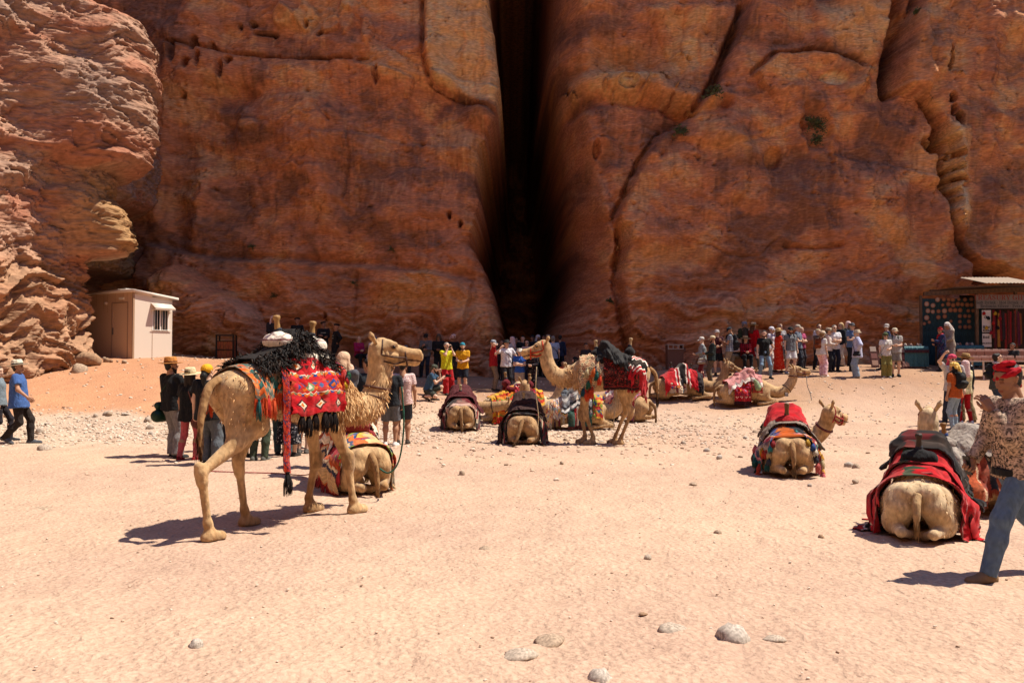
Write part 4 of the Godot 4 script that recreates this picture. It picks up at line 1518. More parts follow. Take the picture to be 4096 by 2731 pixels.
func backpack(p: Dictionary, c: String, label: String, size := 1.0) -> void:
	var t := thing("backpack", label, "backpack")
	t.transform = p.chest * Transform3D(Basis.from_scale(Vector3.ONE * size), Vector3(-0.105 * p.s, -0.22 * size, 0))
	put("pack", pack_mesh(), mat(rgb8(c), "leather", 0.8), t)
	for s in [-1.0, 1.0]:
		put("strap", tube_mesh([Vector3(-0.02, 0.36, 0.09 * s), Vector3(0.09, 0.45, 0.105 * s), Vector3(0.215, 0.38, 0.11 * s), Vector3(0.24, 0.25, 0.12 * s), Vector3(0.17, 0.12, 0.15 * s), Vector3(-0.02, 0.06, 0.13 * s)], 0.022, 6), mat(rgb8(c), "leather", 0.85), t)


func shoulder_bag(p: Dictionary, c: String, label: String, side := 1.0, drop := 0.42, size := 1.0, across := true) -> void:
	var t := thing("shoulder_bag", label, "bag")
	t.transform = p.chest
	var b := []
	var c0 := Vector3(0.05, -drop, 0.22 * side)
	b.append([c0 + Vector3(-0.1, -0.04, 0) * size, c0 + Vector3(0.1, -0.04, 0) * size, 0.06 * size, 0.06 * size])
	b.append([c0 + Vector3(-0.09, 0.06, 0) * size, c0 + Vector3(0.09, 0.06, 0) * size, 0.035 * size, 0.035 * size])
	put("bag", blob(b, 0.014, 0.04), mat(rgb8(c), "leather", 0.55), t)
	var so := -side if across else side
	put("strap", tube_mesh([c0 + Vector3(0.07, 0.06, 0), Vector3(0.16, -0.1, 0.1 * side), Vector3(0.125, 0.06, 0.08 * so), Vector3(0.0, 0.165, 0.115 * so), Vector3(-0.125, 0.02, 0.05 * so), Vector3(-0.14, -0.15, 0.12 * side), c0 + Vector3(-0.08, 0.06, 0)], 0.011, 5), mat(rgb8(c), "leather", 0.6), t)


# ---------- camels ----------
# a camel looks along its own +x; +z is its right-hand side; the origin lies on the ground under the belly
const COATS := [[Color(0.72, 0.47, 0.235), Color(0.46, 0.255, 0.105)], [Color(0.60, 0.365, 0.17), Color(0.36, 0.195, 0.08)], [Color(0.80, 0.59, 0.35), Color(0.58, 0.37, 0.18)], [Color(0.50, 0.30, 0.14), Color(0.31, 0.17, 0.07)]]


func camel_head_bones() -> Array:
	# poll at the origin, muzzle along +x
	var b := []
	b.append([Vector3(0.0, 0.0, 0), Vector3(0.11, 0.012, 0), 0.092, 0.088])
	b.append([Vector3(0.1, 0.015, 0), Vector3(0.27, -0.035, 0), 0.075, 0.058])
	b.append([Vector3(0.27, -0.035, 0), Vector3(0.42, -0.062, 0), 0.056, 0.052])
	b.append([Vector3(0.42, -0.06, 0), Vector3(0.455, -0.075, 0), 0.052, 0.045])
	b.append([Vector3(0.43, -0.1, 0), Vector3(0.462, -0.108, 0), 0.034, 0.03])
	b.append([Vector3(0.02, -0.085, 0), Vector3(0.2, -0.12, 0), 0.075, 0.048])
	b.append([Vector3(0.2, -0.12, 0), Vector3(0.4, -0.142, 0), 0.045, 0.036])
	b.append([Vector3(0.4, -0.142, 0), Vector3(0.43, -0.145, 0), 0.034, 0.028])
	for s in [-1.0, 1.0]:
		b.append([Vector3(0.13, 0.058, 0.052 * s), Vector3(0.19, 0.045, 0.058 * s), 0.03, 0.024])
		b.append([Vector3(0.155, 0.02, 0.07 * s), Vector3(0.165, 0.018, 0.072 * s), 0.026, 0.024])
		b.append([Vector3(0.1, -0.06, 0.055 * s), Vector3(0.19, -0.075, 0.045 * s), 0.045, 0.035])
		b.append([Vector3(-0.03, 0.07, 0.075 * s), Vector3(-0.07, 0.135, 0.115 * s), 0.022, 0.024])
		b.append([Vector3(-0.07, 0.135, 0.115 * s), Vector3(-0.085, 0.175, 0.125 * s), 0.024, 0.008])
		b.append([Vector3(0.455, -0.035, 0.022 * s), Vector3(0.46, -0.045, 0.024 * s), 0.022, 0.02])
	b.append([Vector3(0.02, 0.075, 0), Vector3(0.06, 0.08, 0), 0.045, 0.04])
	return b


func camel_head_paint(p: Vector3, _n: Vector3) -> Color:
	var c := Color(1, 1, 1)
	if p.x > 0.3:
		c = c.lerp(Color(1.15, 1.12, 1.05), smoothstep(0.3, 0.42, p.x))
	if absf(p.y + 0.112 + (p.x - 0.3) * 0.12) < 0.009 and p.x > 0.27:
		c = Color(0.25, 0.16, 0.12)
	if p.x > 0.462 and absf(p.y + 0.045) < 0.012 and absf(p.z) > 0.012 and absf(p.z) < 0.034:
		c = Color(0.2, 0.12, 0.09)
	var e := Vector2(p.x - 0.165, p.y - 0.018).length()
	if absf(p.z) > 0.07 and e < 0.034:
		c = c.lerp(Color(0.3, 0.2, 0.14), smoothstep(0.034, 0.02, e))
	if p.x < 0.03 and p.y < 0.05 and p.y > -0.06 and absf(p.z) > 0.05:
		c = c.lerp(Color(0.6, 0.5, 0.42), 0.6)
	return c


# o: kneel, neck = points from the chest to the poll, head = [yaw, pitch], coat, s (size), legs = foot places for a standing camel
func camel(label: String, at: Vector3, yaw: float, o := {}) -> Dictionary:
	var kneel: bool = o.get("kneel", true)
	var s: float = o.get("s", 1.0)
	var d := -at.z
	var cell := clampf(d * 0.0015, 0.0135, 0.034)
	var coat: Array = COATS[o.get("coat", 0)]
	var t := thing("camel", label, "camel", at, deg_to_rad(yaw), o.get("group", ""))
	var b := []
	var dy := 0.0 if not kneel else -0.9
	# the trunk
	b.append([Vector3(-0.58, 1.37 + dy, 0), Vector3(-0.3, 1.38 + dy, 0), 0.2 if not kneel else 0.15, 0.255])
	b.append([Vector3(-0.3, 1.36 + dy, 0), Vector3(0.2, 1.32 + dy, 0), 0.275, 0.305])
	b.append([Vector3(0.2, 1.32 + dy, 0), Vector3(0.52, 1.31 + dy, 0), 0.3, 0.26])
	b.append([Vector3(-0.03, 1.58 + dy, 0), Vector3(0.06, 1.77 + dy, 0), 0.23, 0.13])
	b.append([Vector3(0.1, 1.55 + dy, 0), Vector3(0.5, 1.46 + dy, 0), 0.18, 0.18])
	b.append([Vector3(0.4, 1.07 + dy, 0), Vector3(0.42, 0.99 + dy, 0), 0.13, 0.095])
	for g in [-1.0, 1.0]:
		b.append([Vector3(-0.67, 1.39 + dy, (0.085 if not kneel else 0.11) * g), Vector3(-0.5, 1.3 + dy, 0.12 * g), 0.115, 0.175])
		b.append([Vector3(0.5, 1.44 + dy, 0.12 * g), Vector3(0.52, 1.17 + dy, 0.155 * g), 0.14, 0.145])
	if not kneel:
		var f: Array = o.get("feet", [[-0.62, -0.16], [-0.5, 0.16], [0.52, -0.13], [0.58, 0.13]])   # hind left, hind right, fore left, fore right
		for k in 2:
			var g := -1.0 if k == 0 else 1.0
			var hf := Vector3(f[k][0], 0, f[k][1])
			var stifle := Vector3(-0.38 + (hf.x + 0.56) * 0.25, 1.02, 0.165 * g)
			var hock := Vector3(hf.x - o.get("hock", 0.14), 0.63, lerpf(0.15 * g, hf.z, 0.6))
			b.append([Vector3(-0.55, 1.34, 0.12 * g), stifle, 0.2, 0.115])
			b.append([Vector3(-0.64, 1.28, 0.1 * g), stifle.lerp(hock, 0.4), 0.13, 0.075])
			b.append([stifle, hock, 0.1, 0.042])
			b.append([hock + Vector3(-0.025, 0.06, 0), hock + Vector3(0.005, -0.08, 0), 0.044, 0.046])
			b.append([hock, hf + Vector3(-0.03, 0.16, 0), 0.04, 0.032])
			b.append([hf + Vector3(-0.03, 0.16, 0), hf + Vector3(0.0, 0.07, 0), 0.036, 0.046])
			b.append([hf + Vector3(-0.03, 0.03, 0), hf + Vector3(0.1, 0.022, 0), 0.062, 0.054])
			var ff := Vector3(f[k + 2][0], 0, f[k + 2][1])
			var elbow := Vector3(0.45, 1.07, 0.155 * g)
			var knee := Vector3(lerpf(0.5, ff.x, 0.55) + 0.03, 0.57, lerpf(0.14 * g, ff.z, 0.5))
			b.append([Vector3(0.52, 1.2, 0.155 * g), elbow, 0.145, 0.11])
			b.append([elbow, knee, 0.09, 0.044])
			b.append([knee + Vector3(0.012, 0.055, 0), knee + Vector3(0.018, -0.06, 0), 0.064, 0.06])
			b.append([knee, ff + Vector3(-0.04, 0.15, 0), 0.044, 0.034])
			b.append([ff + Vector3(-0.04, 0.15, 0), ff + Vector3(0, 0.07, 0), 0.038, 0.05])
			b.append([ff + Vector3(-0.03, 0.035, 0), ff + Vector3(0.1, 0.025, 0), 0.068, 0.06])
	else:
		for g in [-1.0, 1.0]:
			# hind legs folded: thigh forward and out, shank back along the ground, cannon tucked under
			var stifle := Vector3(-0.18, 0.28, 0.27 * g)
			var hock := Vector3(-0.84, 0.12, 0.15 * g)
			b.append([Vector3(-0.54, 0.42, 0.155 * g), stifle, 0.185, 0.16])
			b.append([Vector3(-0.66, 0.36, 0.165 * g), Vector3(-0.52, 0.2, 0.22 * g), 0.145, 0.14])
			b.append([stifle, Vector3(-0.5, 0.15, 0.25 * g), 0.14, 0.1])
			b.append([Vector3(-0.45, 0.14, 0.25 * g), hock, 0.1, 0.046])
			b.append([hock + Vector3(0, 0.0, 0), Vector3(-0.55, 0.05, 0.06 * g), 0.045, 0.04])
			b.append([Vector3(-0.55, 0.05, 0.06 * g), Vector3(-0.4, 0.045, 0.09 * g), 0.05, 0.058])
			# fore legs folded: forearm forward along the ground, cannon doubled back
			var elbow := Vector3(0.36, 0.27, 0.21 * g)
			var knee := Vector3(o.get("knee", 0.84), 0.09, 0.16 * g)
			b.append([Vector3(0.5, 0.38, 0.16 * g), elbow, 0.15, 0.13])
			b.append([elbow, knee, 0.11, 0.06])
			b.append([knee, knee + Vector3(0.03, 0, 0), 0.064, 0.056])
			b.append([knee + Vector3(0, -0.01, 0.03 * g), Vector3(0.42, 0.05, 0.27 * g), 0.048, 0.04])
			b.append([Vector3(0.42, 0.05, 0.27 * g), Vector3(0.32, 0.045, 0.28 * g), 0.05, 0.058])
	# the neck
	var nk: Array = o.get("neck", [Vector3(0.62, 1.38, 0), Vector3(0.95, 1.18, 0), Vector3(1.24, 1.28, 0), Vector3(1.42, 1.55, 0), Vector3(1.5, 1.84, 0)])
	if kneel and not o.has("neck"):
		nk = [Vector3(0.6, 0.46, 0), Vector3(0.93, 0.36, 0), Vector3(1.2, 0.48, 0), Vector3(1.36, 0.76, 0), Vector3(1.42, 1.02, 0)]
	var np := curve_pts(nk, 3)
	for i in np.size() - 1:
		var r0 := lerpf(0.195, 0.107, pow(float(i) / (np.size() - 1), 0.7))
		var r1 := lerpf(0.195, 0.107, pow(float(i + 1) / (np.size() - 1), 0.7))
		b.append([np[i], np[i + 1], r0, r1])
	var F := make_field(b, cell, 0.042)
	var n1 := noise(int(label.length() * 7 + absf(at.x) * 10), 2.4, 4)
	var n2 := noise(17, 9.0, 3)
	var n3 := noise(18, 26.0, 2)
	var lightc: Color = coat[0]
	var darkc: Color = coat[1]
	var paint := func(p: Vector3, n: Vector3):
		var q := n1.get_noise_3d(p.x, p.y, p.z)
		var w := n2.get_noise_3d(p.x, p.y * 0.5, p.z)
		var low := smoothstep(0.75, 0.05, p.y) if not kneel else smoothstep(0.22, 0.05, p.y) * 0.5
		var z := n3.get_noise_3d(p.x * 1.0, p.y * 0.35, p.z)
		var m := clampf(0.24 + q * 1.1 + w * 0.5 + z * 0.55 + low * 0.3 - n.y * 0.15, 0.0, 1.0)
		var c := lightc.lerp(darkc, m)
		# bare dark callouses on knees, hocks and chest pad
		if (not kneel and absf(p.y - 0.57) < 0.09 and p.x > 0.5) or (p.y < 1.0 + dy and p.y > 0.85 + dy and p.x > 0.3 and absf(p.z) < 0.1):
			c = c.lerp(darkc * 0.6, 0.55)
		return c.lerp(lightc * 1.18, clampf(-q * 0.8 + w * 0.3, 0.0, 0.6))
	var st := begin()
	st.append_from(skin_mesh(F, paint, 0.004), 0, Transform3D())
	var hd: Array = o.get("head", [0.0, -6.0])
	var HB := Basis(Vector3.UP, deg_to_rad(hd[0])) * Basis(Vector3(0, 0, 1), deg_to_rad(hd[1]))
	var HT := Transform3D(HB * Basis.from_scale(Vector3(0.95, 1.1, 1.06) * float(o.get("hs", 1.04))), nk[nk.size() - 1])
	var hkey := "camelhead%d%d" % [o.get("coat", 0), int(cell > 0.0165)]
	if not bits.has(hkey):
		var hn := noise(33, 14.0, 3)
		bits[hkey] = blob(camel_head_bones(), 0.0075 if cell < 0.0165 else 0.012, 0.022, func(p: Vector3, n: Vector3):
			var c := lightc.lerp(darkc, clampf(0.15 + hn.get_noise_3d(p.x, p.y, p.z) * 0.6 + smoothstep(0.03, -0.05, p.x) * 0.4, 0.0, 0.8))
			return c * camel_head_paint(p, n))
	st.append_from(bits[hkey], 0, HT)
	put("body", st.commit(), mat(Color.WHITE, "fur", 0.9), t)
	for g in [-1.0, 1.0]:
		var em := SphereMesh.new()
		em.radius = 0.02
		em.height = 0.036
		em.radial_segments = 12
		em.rings = 6
		put("eye", em, mat(Color(0.035, 0.025, 0.02), "", 0.15), t, HT * Transform3D(Basis(), Vector3(0.167, 0.018, 0.082 * g)))
	# the tail, with a tuft
	var tl: Array = o.get("tail", [Vector3(-0.76, 1.42 + dy, 0), Vector3(-0.9, 1.3 + dy, 0), Vector3(-0.93, 1.0 + dy, 0.02), Vector3(-0.9, 0.78 + dy, 0.03)])
	var tp := curve_pts(tl, 5)
	var rr := []
	for i in tp.size():
		var u := float(i) / (tp.size() - 1)
		rr.append(lerpf(0.045, 0.028, u) if u < 0.62 else lerpf(0.034, 0.008, (u - 0.62) / 0.38))
	var ts := begin()
	tube(ts, tp, rr, 8)
	var tf := begin()
	tufts(tf, tp, 0.0, 1.0, 150, 0.14, 0.012, 0.03)
	put("tail", fin(ts), mat(darkc.linear_to_srgb().darkened(0.1), "cloth", 0.95), t)
	put("tail_hair", fin(tf), mat(o.get("tuft", darkc.linear_to_srgb().darkened(0.35)), "cloth", 0.95), t).set_meta("kind", "stuff")
	if o.get("fur", 0) > 0:
		fur_on(F, t, o.fur, lightc, darkc, kneel, d)
	var sv: Vector3 = Vector3(1, o.get("sy", 1.0), 1) * s
	t.scale = sv
	return {"node": t, "F": F, "s": s, "T": Transform3D(Basis(Vector3.UP, deg_to_rad(yaw)) * Basis.from_scale(sv), at), "HT": HT, "np": np, "kneel": kneel, "d": d, "dy": dy}


# thin tapering locks along a path
func tufts(st: SurfaceTool, path: Array, u0: float, u1: float, n: int, l: float, w: float, spread: float) -> void:
	for i in n:
		var u := lerpf(u0, u1, rng.randf())
		var k := int(u * (path.size() - 1))
		k = mini(k, path.size() - 2)
		var p: Vector3 = path[k].lerp(path[k + 1], u * (path.size() - 1) - k)
		var dir: Vector3 = (path[k + 1] - path[k]).normalized()
		var off := Vector3(rng.randf() - 0.5, rng.randf() - 0.5, rng.randf() - 0.5)
		var a := p + off * spread
		blade(st, a, dir + off * 0.5 + Vector3(0, -0.5, 0), l * rng.randf_range(0.6, 1.2), w * rng.randf_range(0.7, 1.2))


func blade(st: SurfaceTool, a: Vector3, dir: Vector3, l: float, w: float, droop := 0.3) -> void:
	# a three-sided lock of hair that bends downwards
	dir = dir.normalized()
	var side := dir.cross(Vector3(rng.randf() - 0.5, rng.randf() - 0.5, rng.randf() - 0.5)).normalized() * w * 0.5
	var up := side.cross(dir)
	var m := a + dir * l * 0.55
	var e := m + (dir + Vector3(0, -droop, 0)).normalized() * l * 0.45
	st.set_smooth_group(-1)
	quad(st, a - side, a + side, m + side * 0.8, m - side * 0.8)
	quad(st, a + side, a + up, m + up * 0.8, m + side * 0.8)
	for v in [m - side * 0.8, e, m + side * 0.8, m + side * 0.8, e, m + up * 0.8]:
		st.add_vertex(v)


# shaggy locks on chest, shoulders, neck and hump, in two tones
func fur_on(F: Dictionary, t: Node3D, n: int, c0: Color, c1: Color, kneel: bool, d: float) -> void:
	var dy := 0.0 if not kneel else -0.9
	var sts := [begin(), begin(), begin()]
	var made := 0
	var tries := 0
	while made < n and tries < n * 12:
		tries += 1
		var r := rng.randf()
		var o: Vector3
		var dir: Vector3
		var l := 0.06
		if r < 0.12:      # throat and neck
			o = Vector3(rng.randf_range(0.75, 1.3), 1.2 + dy, 0)
			dir = Vector3(rng.randf_range(-0.2, 0.3), rng.randf_range(-1.0, 0.6), rng.randf_range(-0.6, 0.6))
			l = 0.06
		elif r < 0.6:      # chest and shoulder
			o = Vector3(rng.randf_range(0.36, 0.78), rng.randf_range(0.98, 1.5) + dy, 0)
			dir = Vector3(rng.randf_range(-0.2, 0.6), rng.randf_range(-0.5, 0.4), 1 if rng.randf() < 0.5 else -1)
			l = 0.095
		elif r < 0.72:    # hump
			o = Vector3(rng.randf_range(-0.5, 0.3), 1.4 + dy, 0)
			dir = Vector3(rng.randf_range(-0.5, 0.5), rng.randf_range(0.2, 1.0), rng.randf_range(-1, 1))
			l = 0.06
		else:             # all over, short
			o = Vector3(rng.randf_range(-0.7, 0.6), rng.randf_range(0.7, 1.4) + dy, 0)
			dir = Vector3(rng.randf_range(-0.9, 0.3), rng.randf_range(-0.6, 0.6), rng.randf_range(-1, 1))
			l = 0.035
		dir = dir.normalized()
		var p := o
		var found := false
		for k in 40:
			if near_field(F, p) > -0.004:
				found = k > 0
				break
			p += dir * 0.014
		if not found:
			continue
		made += 1
		blade(sts[rng.randi() % 3], p - dir * 0.008, (dir * 0.55 + Vector3(-0.35, -0.75, 0) + Vector3(rng.randf() - 0.5, rng.randf() - 0.5, rng.randf() - 0.5) * 0.7), l * rng.randf_range(0.6, 1.3), 0.011 * clampf(d / 8.0, 1.0, 1.6), 0.6)
	var cs := [c0 * 1.04, c0.lerp(c1, 0.4), c0.lerp(c1, 0.8)]
	for k in 3:
		var col: Color = cs[k]
		col.a = 1.0
		put("fur", fin(sts[k], false), mat(col.linear_to_srgb(), "", 0.95), t).set_meta("kind", "stuff")


# ---------- cloths laid over a camel ----------
# Follows the body from the ridge down to its widest point and then hangs. x0, x1: span along the body; near, far: how far it reaches down on the right (+z) and left side
func drape(c: Dictionary, called: String, label: String, category: String, x0: float, x1: float, right: float, left: float, lift: float, m: Material, o := {}) -> Node3D:
	var F: Dictionary = c.F
	var t := thing(called, label, category)
	t.transform = c.T
	var nu: int = o.get("nu", 22)
	var nv: int = o.get("nv", 30)
	var top: float = o.get("top", 3.0)    # the cloth starts below this height (a saddlebag hanging on the side)
	var n1 := noise(int(x0 * 100.0 + lift * 900.0 + right * 77.0) + 300, 3.0, 3)
	var wave: float = o.get("wave", 0.02)
	var P := PackedVector3Array()
	var U := PackedVector2Array()
	var side_only: int = o.get("only", 0)
	var floor_: float = 0.02
	var hemR := []
	var hemL := []
	for i in nu:
		var u := float(i) / (nu - 1)
		var x := lerpf(x0, x1, u)
		var lines := []
		for g in [-1, 1]:
			# outline of this cross-section on side g, from the ridge downwards
			var out := []
			var y := 2.3
			while y > 0.1 and near_field(F, Vector3(x, y, 0)) > 0.0:
				y -= 0.012
			var ridge := y
			var wmax := 0.0
			var yy := ridge
			while yy > ridge - 2.0:
				var z := 0.6
				while z > 0.0 and near_field(F, Vector3(x, yy, z * g)) > 0.0:
					z -= 0.016
				wmax = maxf(wmax, z)
				out.append(Vector2(wmax, yy))
				yy -= 0.03
			lines.append(out)
		var reach := [left + n1.get_noise_2d(x * 0.8, 3.0) * 0.05, right + n1.get_noise_2d(x * 0.8, 9.0) * 0.05]
		if o.has("point"):   # hem longer in the middle
			reach[0] -= absf(u - 0.5) * float(o.point)
			reach[1] -= absf(u - 0.5) * float(o.point)
		for v in nv:
			var w := float(v) / (nv - 1)
			var a := lerpf(-reach[0], reach[1], w)
			if side_only != 0:
				a = side_only * lerpf(o.get("from", 0.0), reach[0] if side_only < 0 else reach[1], w)
			var g := 0 if a < 0.0 else 1
			var need := absf(a)
			var out: Array = lines[g]
			var q := 0
			var acc := 0.0
			while q < out.size() - 2:
				var l: float = out[q].distance_to(out[q + 1])
				if acc + l >= need:
					break
				acc += l
				q += 1
			var f: float = clampf((need - acc) / maxf(out[q].distance_to(out[q + 1]), 0.001), 0.0, 1.0)
			var z2: Vector2 = out[q].lerp(out[q + 1], f)
			if o.has("level"):   # measured by height, so that top and hem run level
				var yl := lerpf(float(o.level[0]), float(o.level[1]), w) + n1.get_noise_2d(x, 5.0) * 0.03
				q = clampi(int((float(out[0].y) - yl) / 0.03), 0, out.size() - 2)
				z2 = Vector2(out[q].x, minf(yl, out[0].y))
				need = 0.5
			var e := lift * smoothstep(0.0, 0.12, need + 0.05)
			var fold := n1.get_noise_2d(x * 2.2 + 7.0, a * 0.7) * wave * (0.4 + 1.6 * w if side_only != 0 else 0.4 + 1.6 * absf(w - 0.5) * 2.0)
			var pp := Vector3(x, z2.y + lift * clampf(1.0 - need * 2.5, 0.0, 1.0) + absf(fold) * 0.3, (z2.x + e + fold + wave * 0.5) * (-1.0 if g == 0 else 1.0))
			pp.x += n1.get_noise_2d(a * 2.0, x + 20.0) * wave * 0.8
			if pp.y < floor_:
				pp.z += (floor_ - pp.y) * (-0.6 if g == 0 else 0.6)
				pp.y = floor_ + n1.get_noise_2d(x * 4.0, a * 4.0) * 0.01
			P.append(pp)
			U.append(Vector2(u, w) if o.has("level") else Vector2((x - x0), a))
			if v == 0:
				hemL.append(pp)
			if v == nv - 1:
				hemR.append(pp)
	# rows run along the cloth's width; build as nv columns
	var body := grid_mesh(nv, nu, P, PackedColorArray(), U, false)
	put(o.get("part", "cloth"), thick(body, P, nv, nu, o.get("thick", 0.012), U), m, t)
	t.set_meta("pts", P)
	t.set_meta("hemR", hemR)
	t.set_meta("hemL", hemL)
	return t


func thick(_m: ArrayMesh, P: PackedVector3Array, nu: int, nv: int, th: float, U: PackedVector2Array) -> ArrayMesh:
	# two skins and the edge between them
	var st := begin()
	var N := PackedVector3Array()
	N.resize(nu * nv)
	for j in nv:
		for i in nu:
			var a := P[j * nu + mini(i + 1, nu - 1)] - P[j * nu + maxi(i - 1, 0)]
			var b := P[mini(j + 1, nv - 1) * nu + i] - P[maxi(j - 1, 0) * nu + i]
			var n := b.cross(a).normalized()
			N[j * nu + i] = n
	# outward: away from the camel's middle line
	var sgn := 0.0
	for k in nu * nv:
		sgn += N[k].dot(Vector3(0, P[k].y - 0.6, P[k].z * 2.0))
	if sgn < 0.0:
		for k in nu * nv:
			N[k] = -N[k]
	var V := PackedVector3Array()
	var NN := PackedVector3Array()
	var UU := PackedVector2Array()
	var I := PackedInt32Array()
	for k in nu * nv:
		V.append(P[k] + N[k] * th * 0.5)
		NN.append(N[k])
		UU.append(U[k])
	for k in nu * nv:
		V.append(P[k] - N[k] * th * 0.5)
		NN.append(-N[k])
		UU.append(U[k])
	var off := nu * nv
	var tri := func(a: int, b: int, c: int):
		# wind so that the face agrees with its normal
		var f := (V[c] - V[a]).cross(V[b] - V[a])
		if f.dot(NN[a]) >= 0.0:
			I.append(a); I.append(b); I.append(c)
		else:
			I.append(a); I.append(c); I.append(b)
	for j in nv - 1:
		for i in nu - 1:
			var q := j * nu + i
			for o in [0, off]:
				tri.call(o + q, o + q + 1, o + q + nu + 1)
				tri.call(o + q, o + q + nu + 1, o + q + nu)
	# the edges
	var ring := []
	for i in nu:
		ring.append(i)
	for j in range(1, nv):
		ring.append(j * nu + nu - 1)
	for i in range(nu - 2, -1, -1):
		ring.append((nv - 1) * nu + i)
	for j in range(nv - 2, -1, -1):
		ring.append(j * nu)
	for k in ring.size() - 1:
		var a: int = ring[k]
		var b: int = ring[k + 1]
		for v in [[a, b, off + b], [a, off + b, off + a]]:
			I.append(v[0]); I.append(v[1]); I.append(v[2])
	var arr := []
	arr.resize(Mesh.ARRAY_MAX)
	arr[Mesh.ARRAY_VERTEX] = V
	arr[Mesh.ARRAY_NORMAL] = NN
	arr[Mesh.ARRAY_TEX_UV] = UU
	arr[Mesh.ARRAY_INDEX] = I
	var m := ArrayMesh.new()
	m.add_surface_from_arrays(Mesh.PRIMITIVE_TRIANGLES, arr)
	return m


# a tassel hanging from p: a bound head and a skirt of threads
func tassel(parent: Node, p: Vector3, l: float, w: float, c: Color, lean := Vector3.ZERO, called := "tassel") -> void:
	var key := "tassel%d" % (int(l * 50.0) + int(w * 1000.0) * 100)
	if not bits.has(key):
		var st := begin()
		lathe(st, [Vector2(w * 0.28, -l * 0.2), Vector2(w * 0.2, -l * 0.1), Vector2(w * 0.3, -l * 0.04), Vector2(0.0, 0.0)], 8)
		var n := 14
		for k in n:
			var a := TAU * k / n
			var r0 := w * 0.2
			var r1 := w * rng.randf_range(0.35, 0.55)
			tube(st, [Vector3(cos(a) * r0, -l * 0.14, sin(a) * r0), Vector3(cos(a) * r1, -l * 0.5, sin(a) * r1), Vector3(cos(a + 0.2) * r1 * 0.95, -l * rng.randf_range(0.88, 1.02), sin(a + 0.2) * r1 * 0.95)], [w * 0.09, w * 0.12, w * 0.05], 4)
		bits[key] = fin(st)
	var b := Basis()
	if lean != Vector3.ZERO:
		var y := (Vector3.UP - lean).normalized()
		var x := y.cross(Vector3.BACK).normalized()
		b = Basis(x, y, x.cross(y))
	put(called, bits[key], mat(c, "cloth", 0.95), parent, Transform3D(b, p))


# short threads along an edge
func fringe(parent: Node, edge: Array, l: float, per: int, c: Color, w := 0.012, called := "fringe", dir := Vector3(0, -1, 0)) -> void:
	var st := begin()
	for i in edge.size() - 1:
		for k in per:
			var p: Vector3 = edge[i].lerp(edge[i + 1], (k + rng.randf()) / per)
			var e := dir.normalized() * l * rng.randf_range(0.75, 1.1) + Vector3(rng.randf() - 0.5, 0, rng.randf() - 0.5) * l * 0.35
			if p.y + e.y < 0.015:
				e.y = 0.015 - p.y
			tube(st, [p + Vector3(0, 0.01, 0), p + e * 0.5, p + e], [w * 0.5, w * 0.55, w * 0.2], 4, false)
	put(called, fin(st), mat(c, "cloth", 0.95), parent).set_meta("kind", "stuff")


# a saddle: padded frame on the hump with a wooden horn before and behind
func saddle(c: Dictionary, label: String, o := {}) -> Node3D:
	var t := thing("camel_saddle", label, "saddle")
	t.transform = c.T
	var dy: float = c.dy
	var b := []
	var xf: float = o.get("front", 0.32)
	var xb: float = o.get("back", -0.26)
	var top: float = o.get("y", 1.9) + dy
	for g in [-1.0, 1.0]:
		b.append([Vector3(xb + 0.02, top - 0.31, 0.2 * g), Vector3(xf - 0.02, top - 0.36, 0.2 * g), 0.07, 0.07])
	b.append([Vector3(xb, top - 0.17, -0.1), Vector3(xb, top - 0.17, 0.1), 0.085, 0.085])
	b.append([Vector3(xf, top - 0.21, -0.1), Vector3(xf, top - 0.21, 0.1), 0.085, 0.085])
	b.append([Vector3(xb, top - 0.15, 0), Vector3(xb, top - 0.11, 0), 0.1, 0.05])
	b.append([Vector3(xf, top - 0.19, 0), Vector3(xf, top - 0.15, 0), 0.1, 0.05])
	put("cushion", blob(b, clampf(c.d * 0.0015, 0.014, 0.03), 0.06), o.get("m", mat(rgb8(o.get("c", "#e6ddcc")), "cloth", 0.95)), t)
	for k in 2:
		var x := xb if k == 0 else xf
		var y := top - 0.1 + (0.0 if k == 0 else -0.04)
		var hm := mat(rgb8(o.get("wood", "#b98d55")), "wood", 0.6)
		put("horn", lathe_mesh([Vector2(0.034, 0.0), Vector2(0.028, 0.1), Vector2(0.024, 0.14), Vector2(0.036, 0.165), Vector2(0.038, 0.185), Vector2(0.03, 0.2), Vector2(0.0, 0.204)] if o.get("knob", true) else [Vector2(0.036, 0.0), Vector2(0.032, 0.12), Vector2(0.04, 0.205), Vector2(0.034, 0.225), Vector2(0.0, 0.23)], 12), hm, t, Transform3D(Basis(Vector3(0, 0, 1), 0.12 if k == 0 else -0.06), Vector3(x, y, 0)))
		put("binding", lathe_mesh([Vector2(0.04, 0.0), Vector2(0.036, 0.03), Vector2(0.04, 0.05), Vector2(0.034, 0.075), Vector2(0.028, 0.08)], 12), mat(rgb8(o.get("bind", "#2a2d3a")), "cloth"), t, Transform3D(Basis(), Vector3(x, y - 0.005, 0)))
	return t


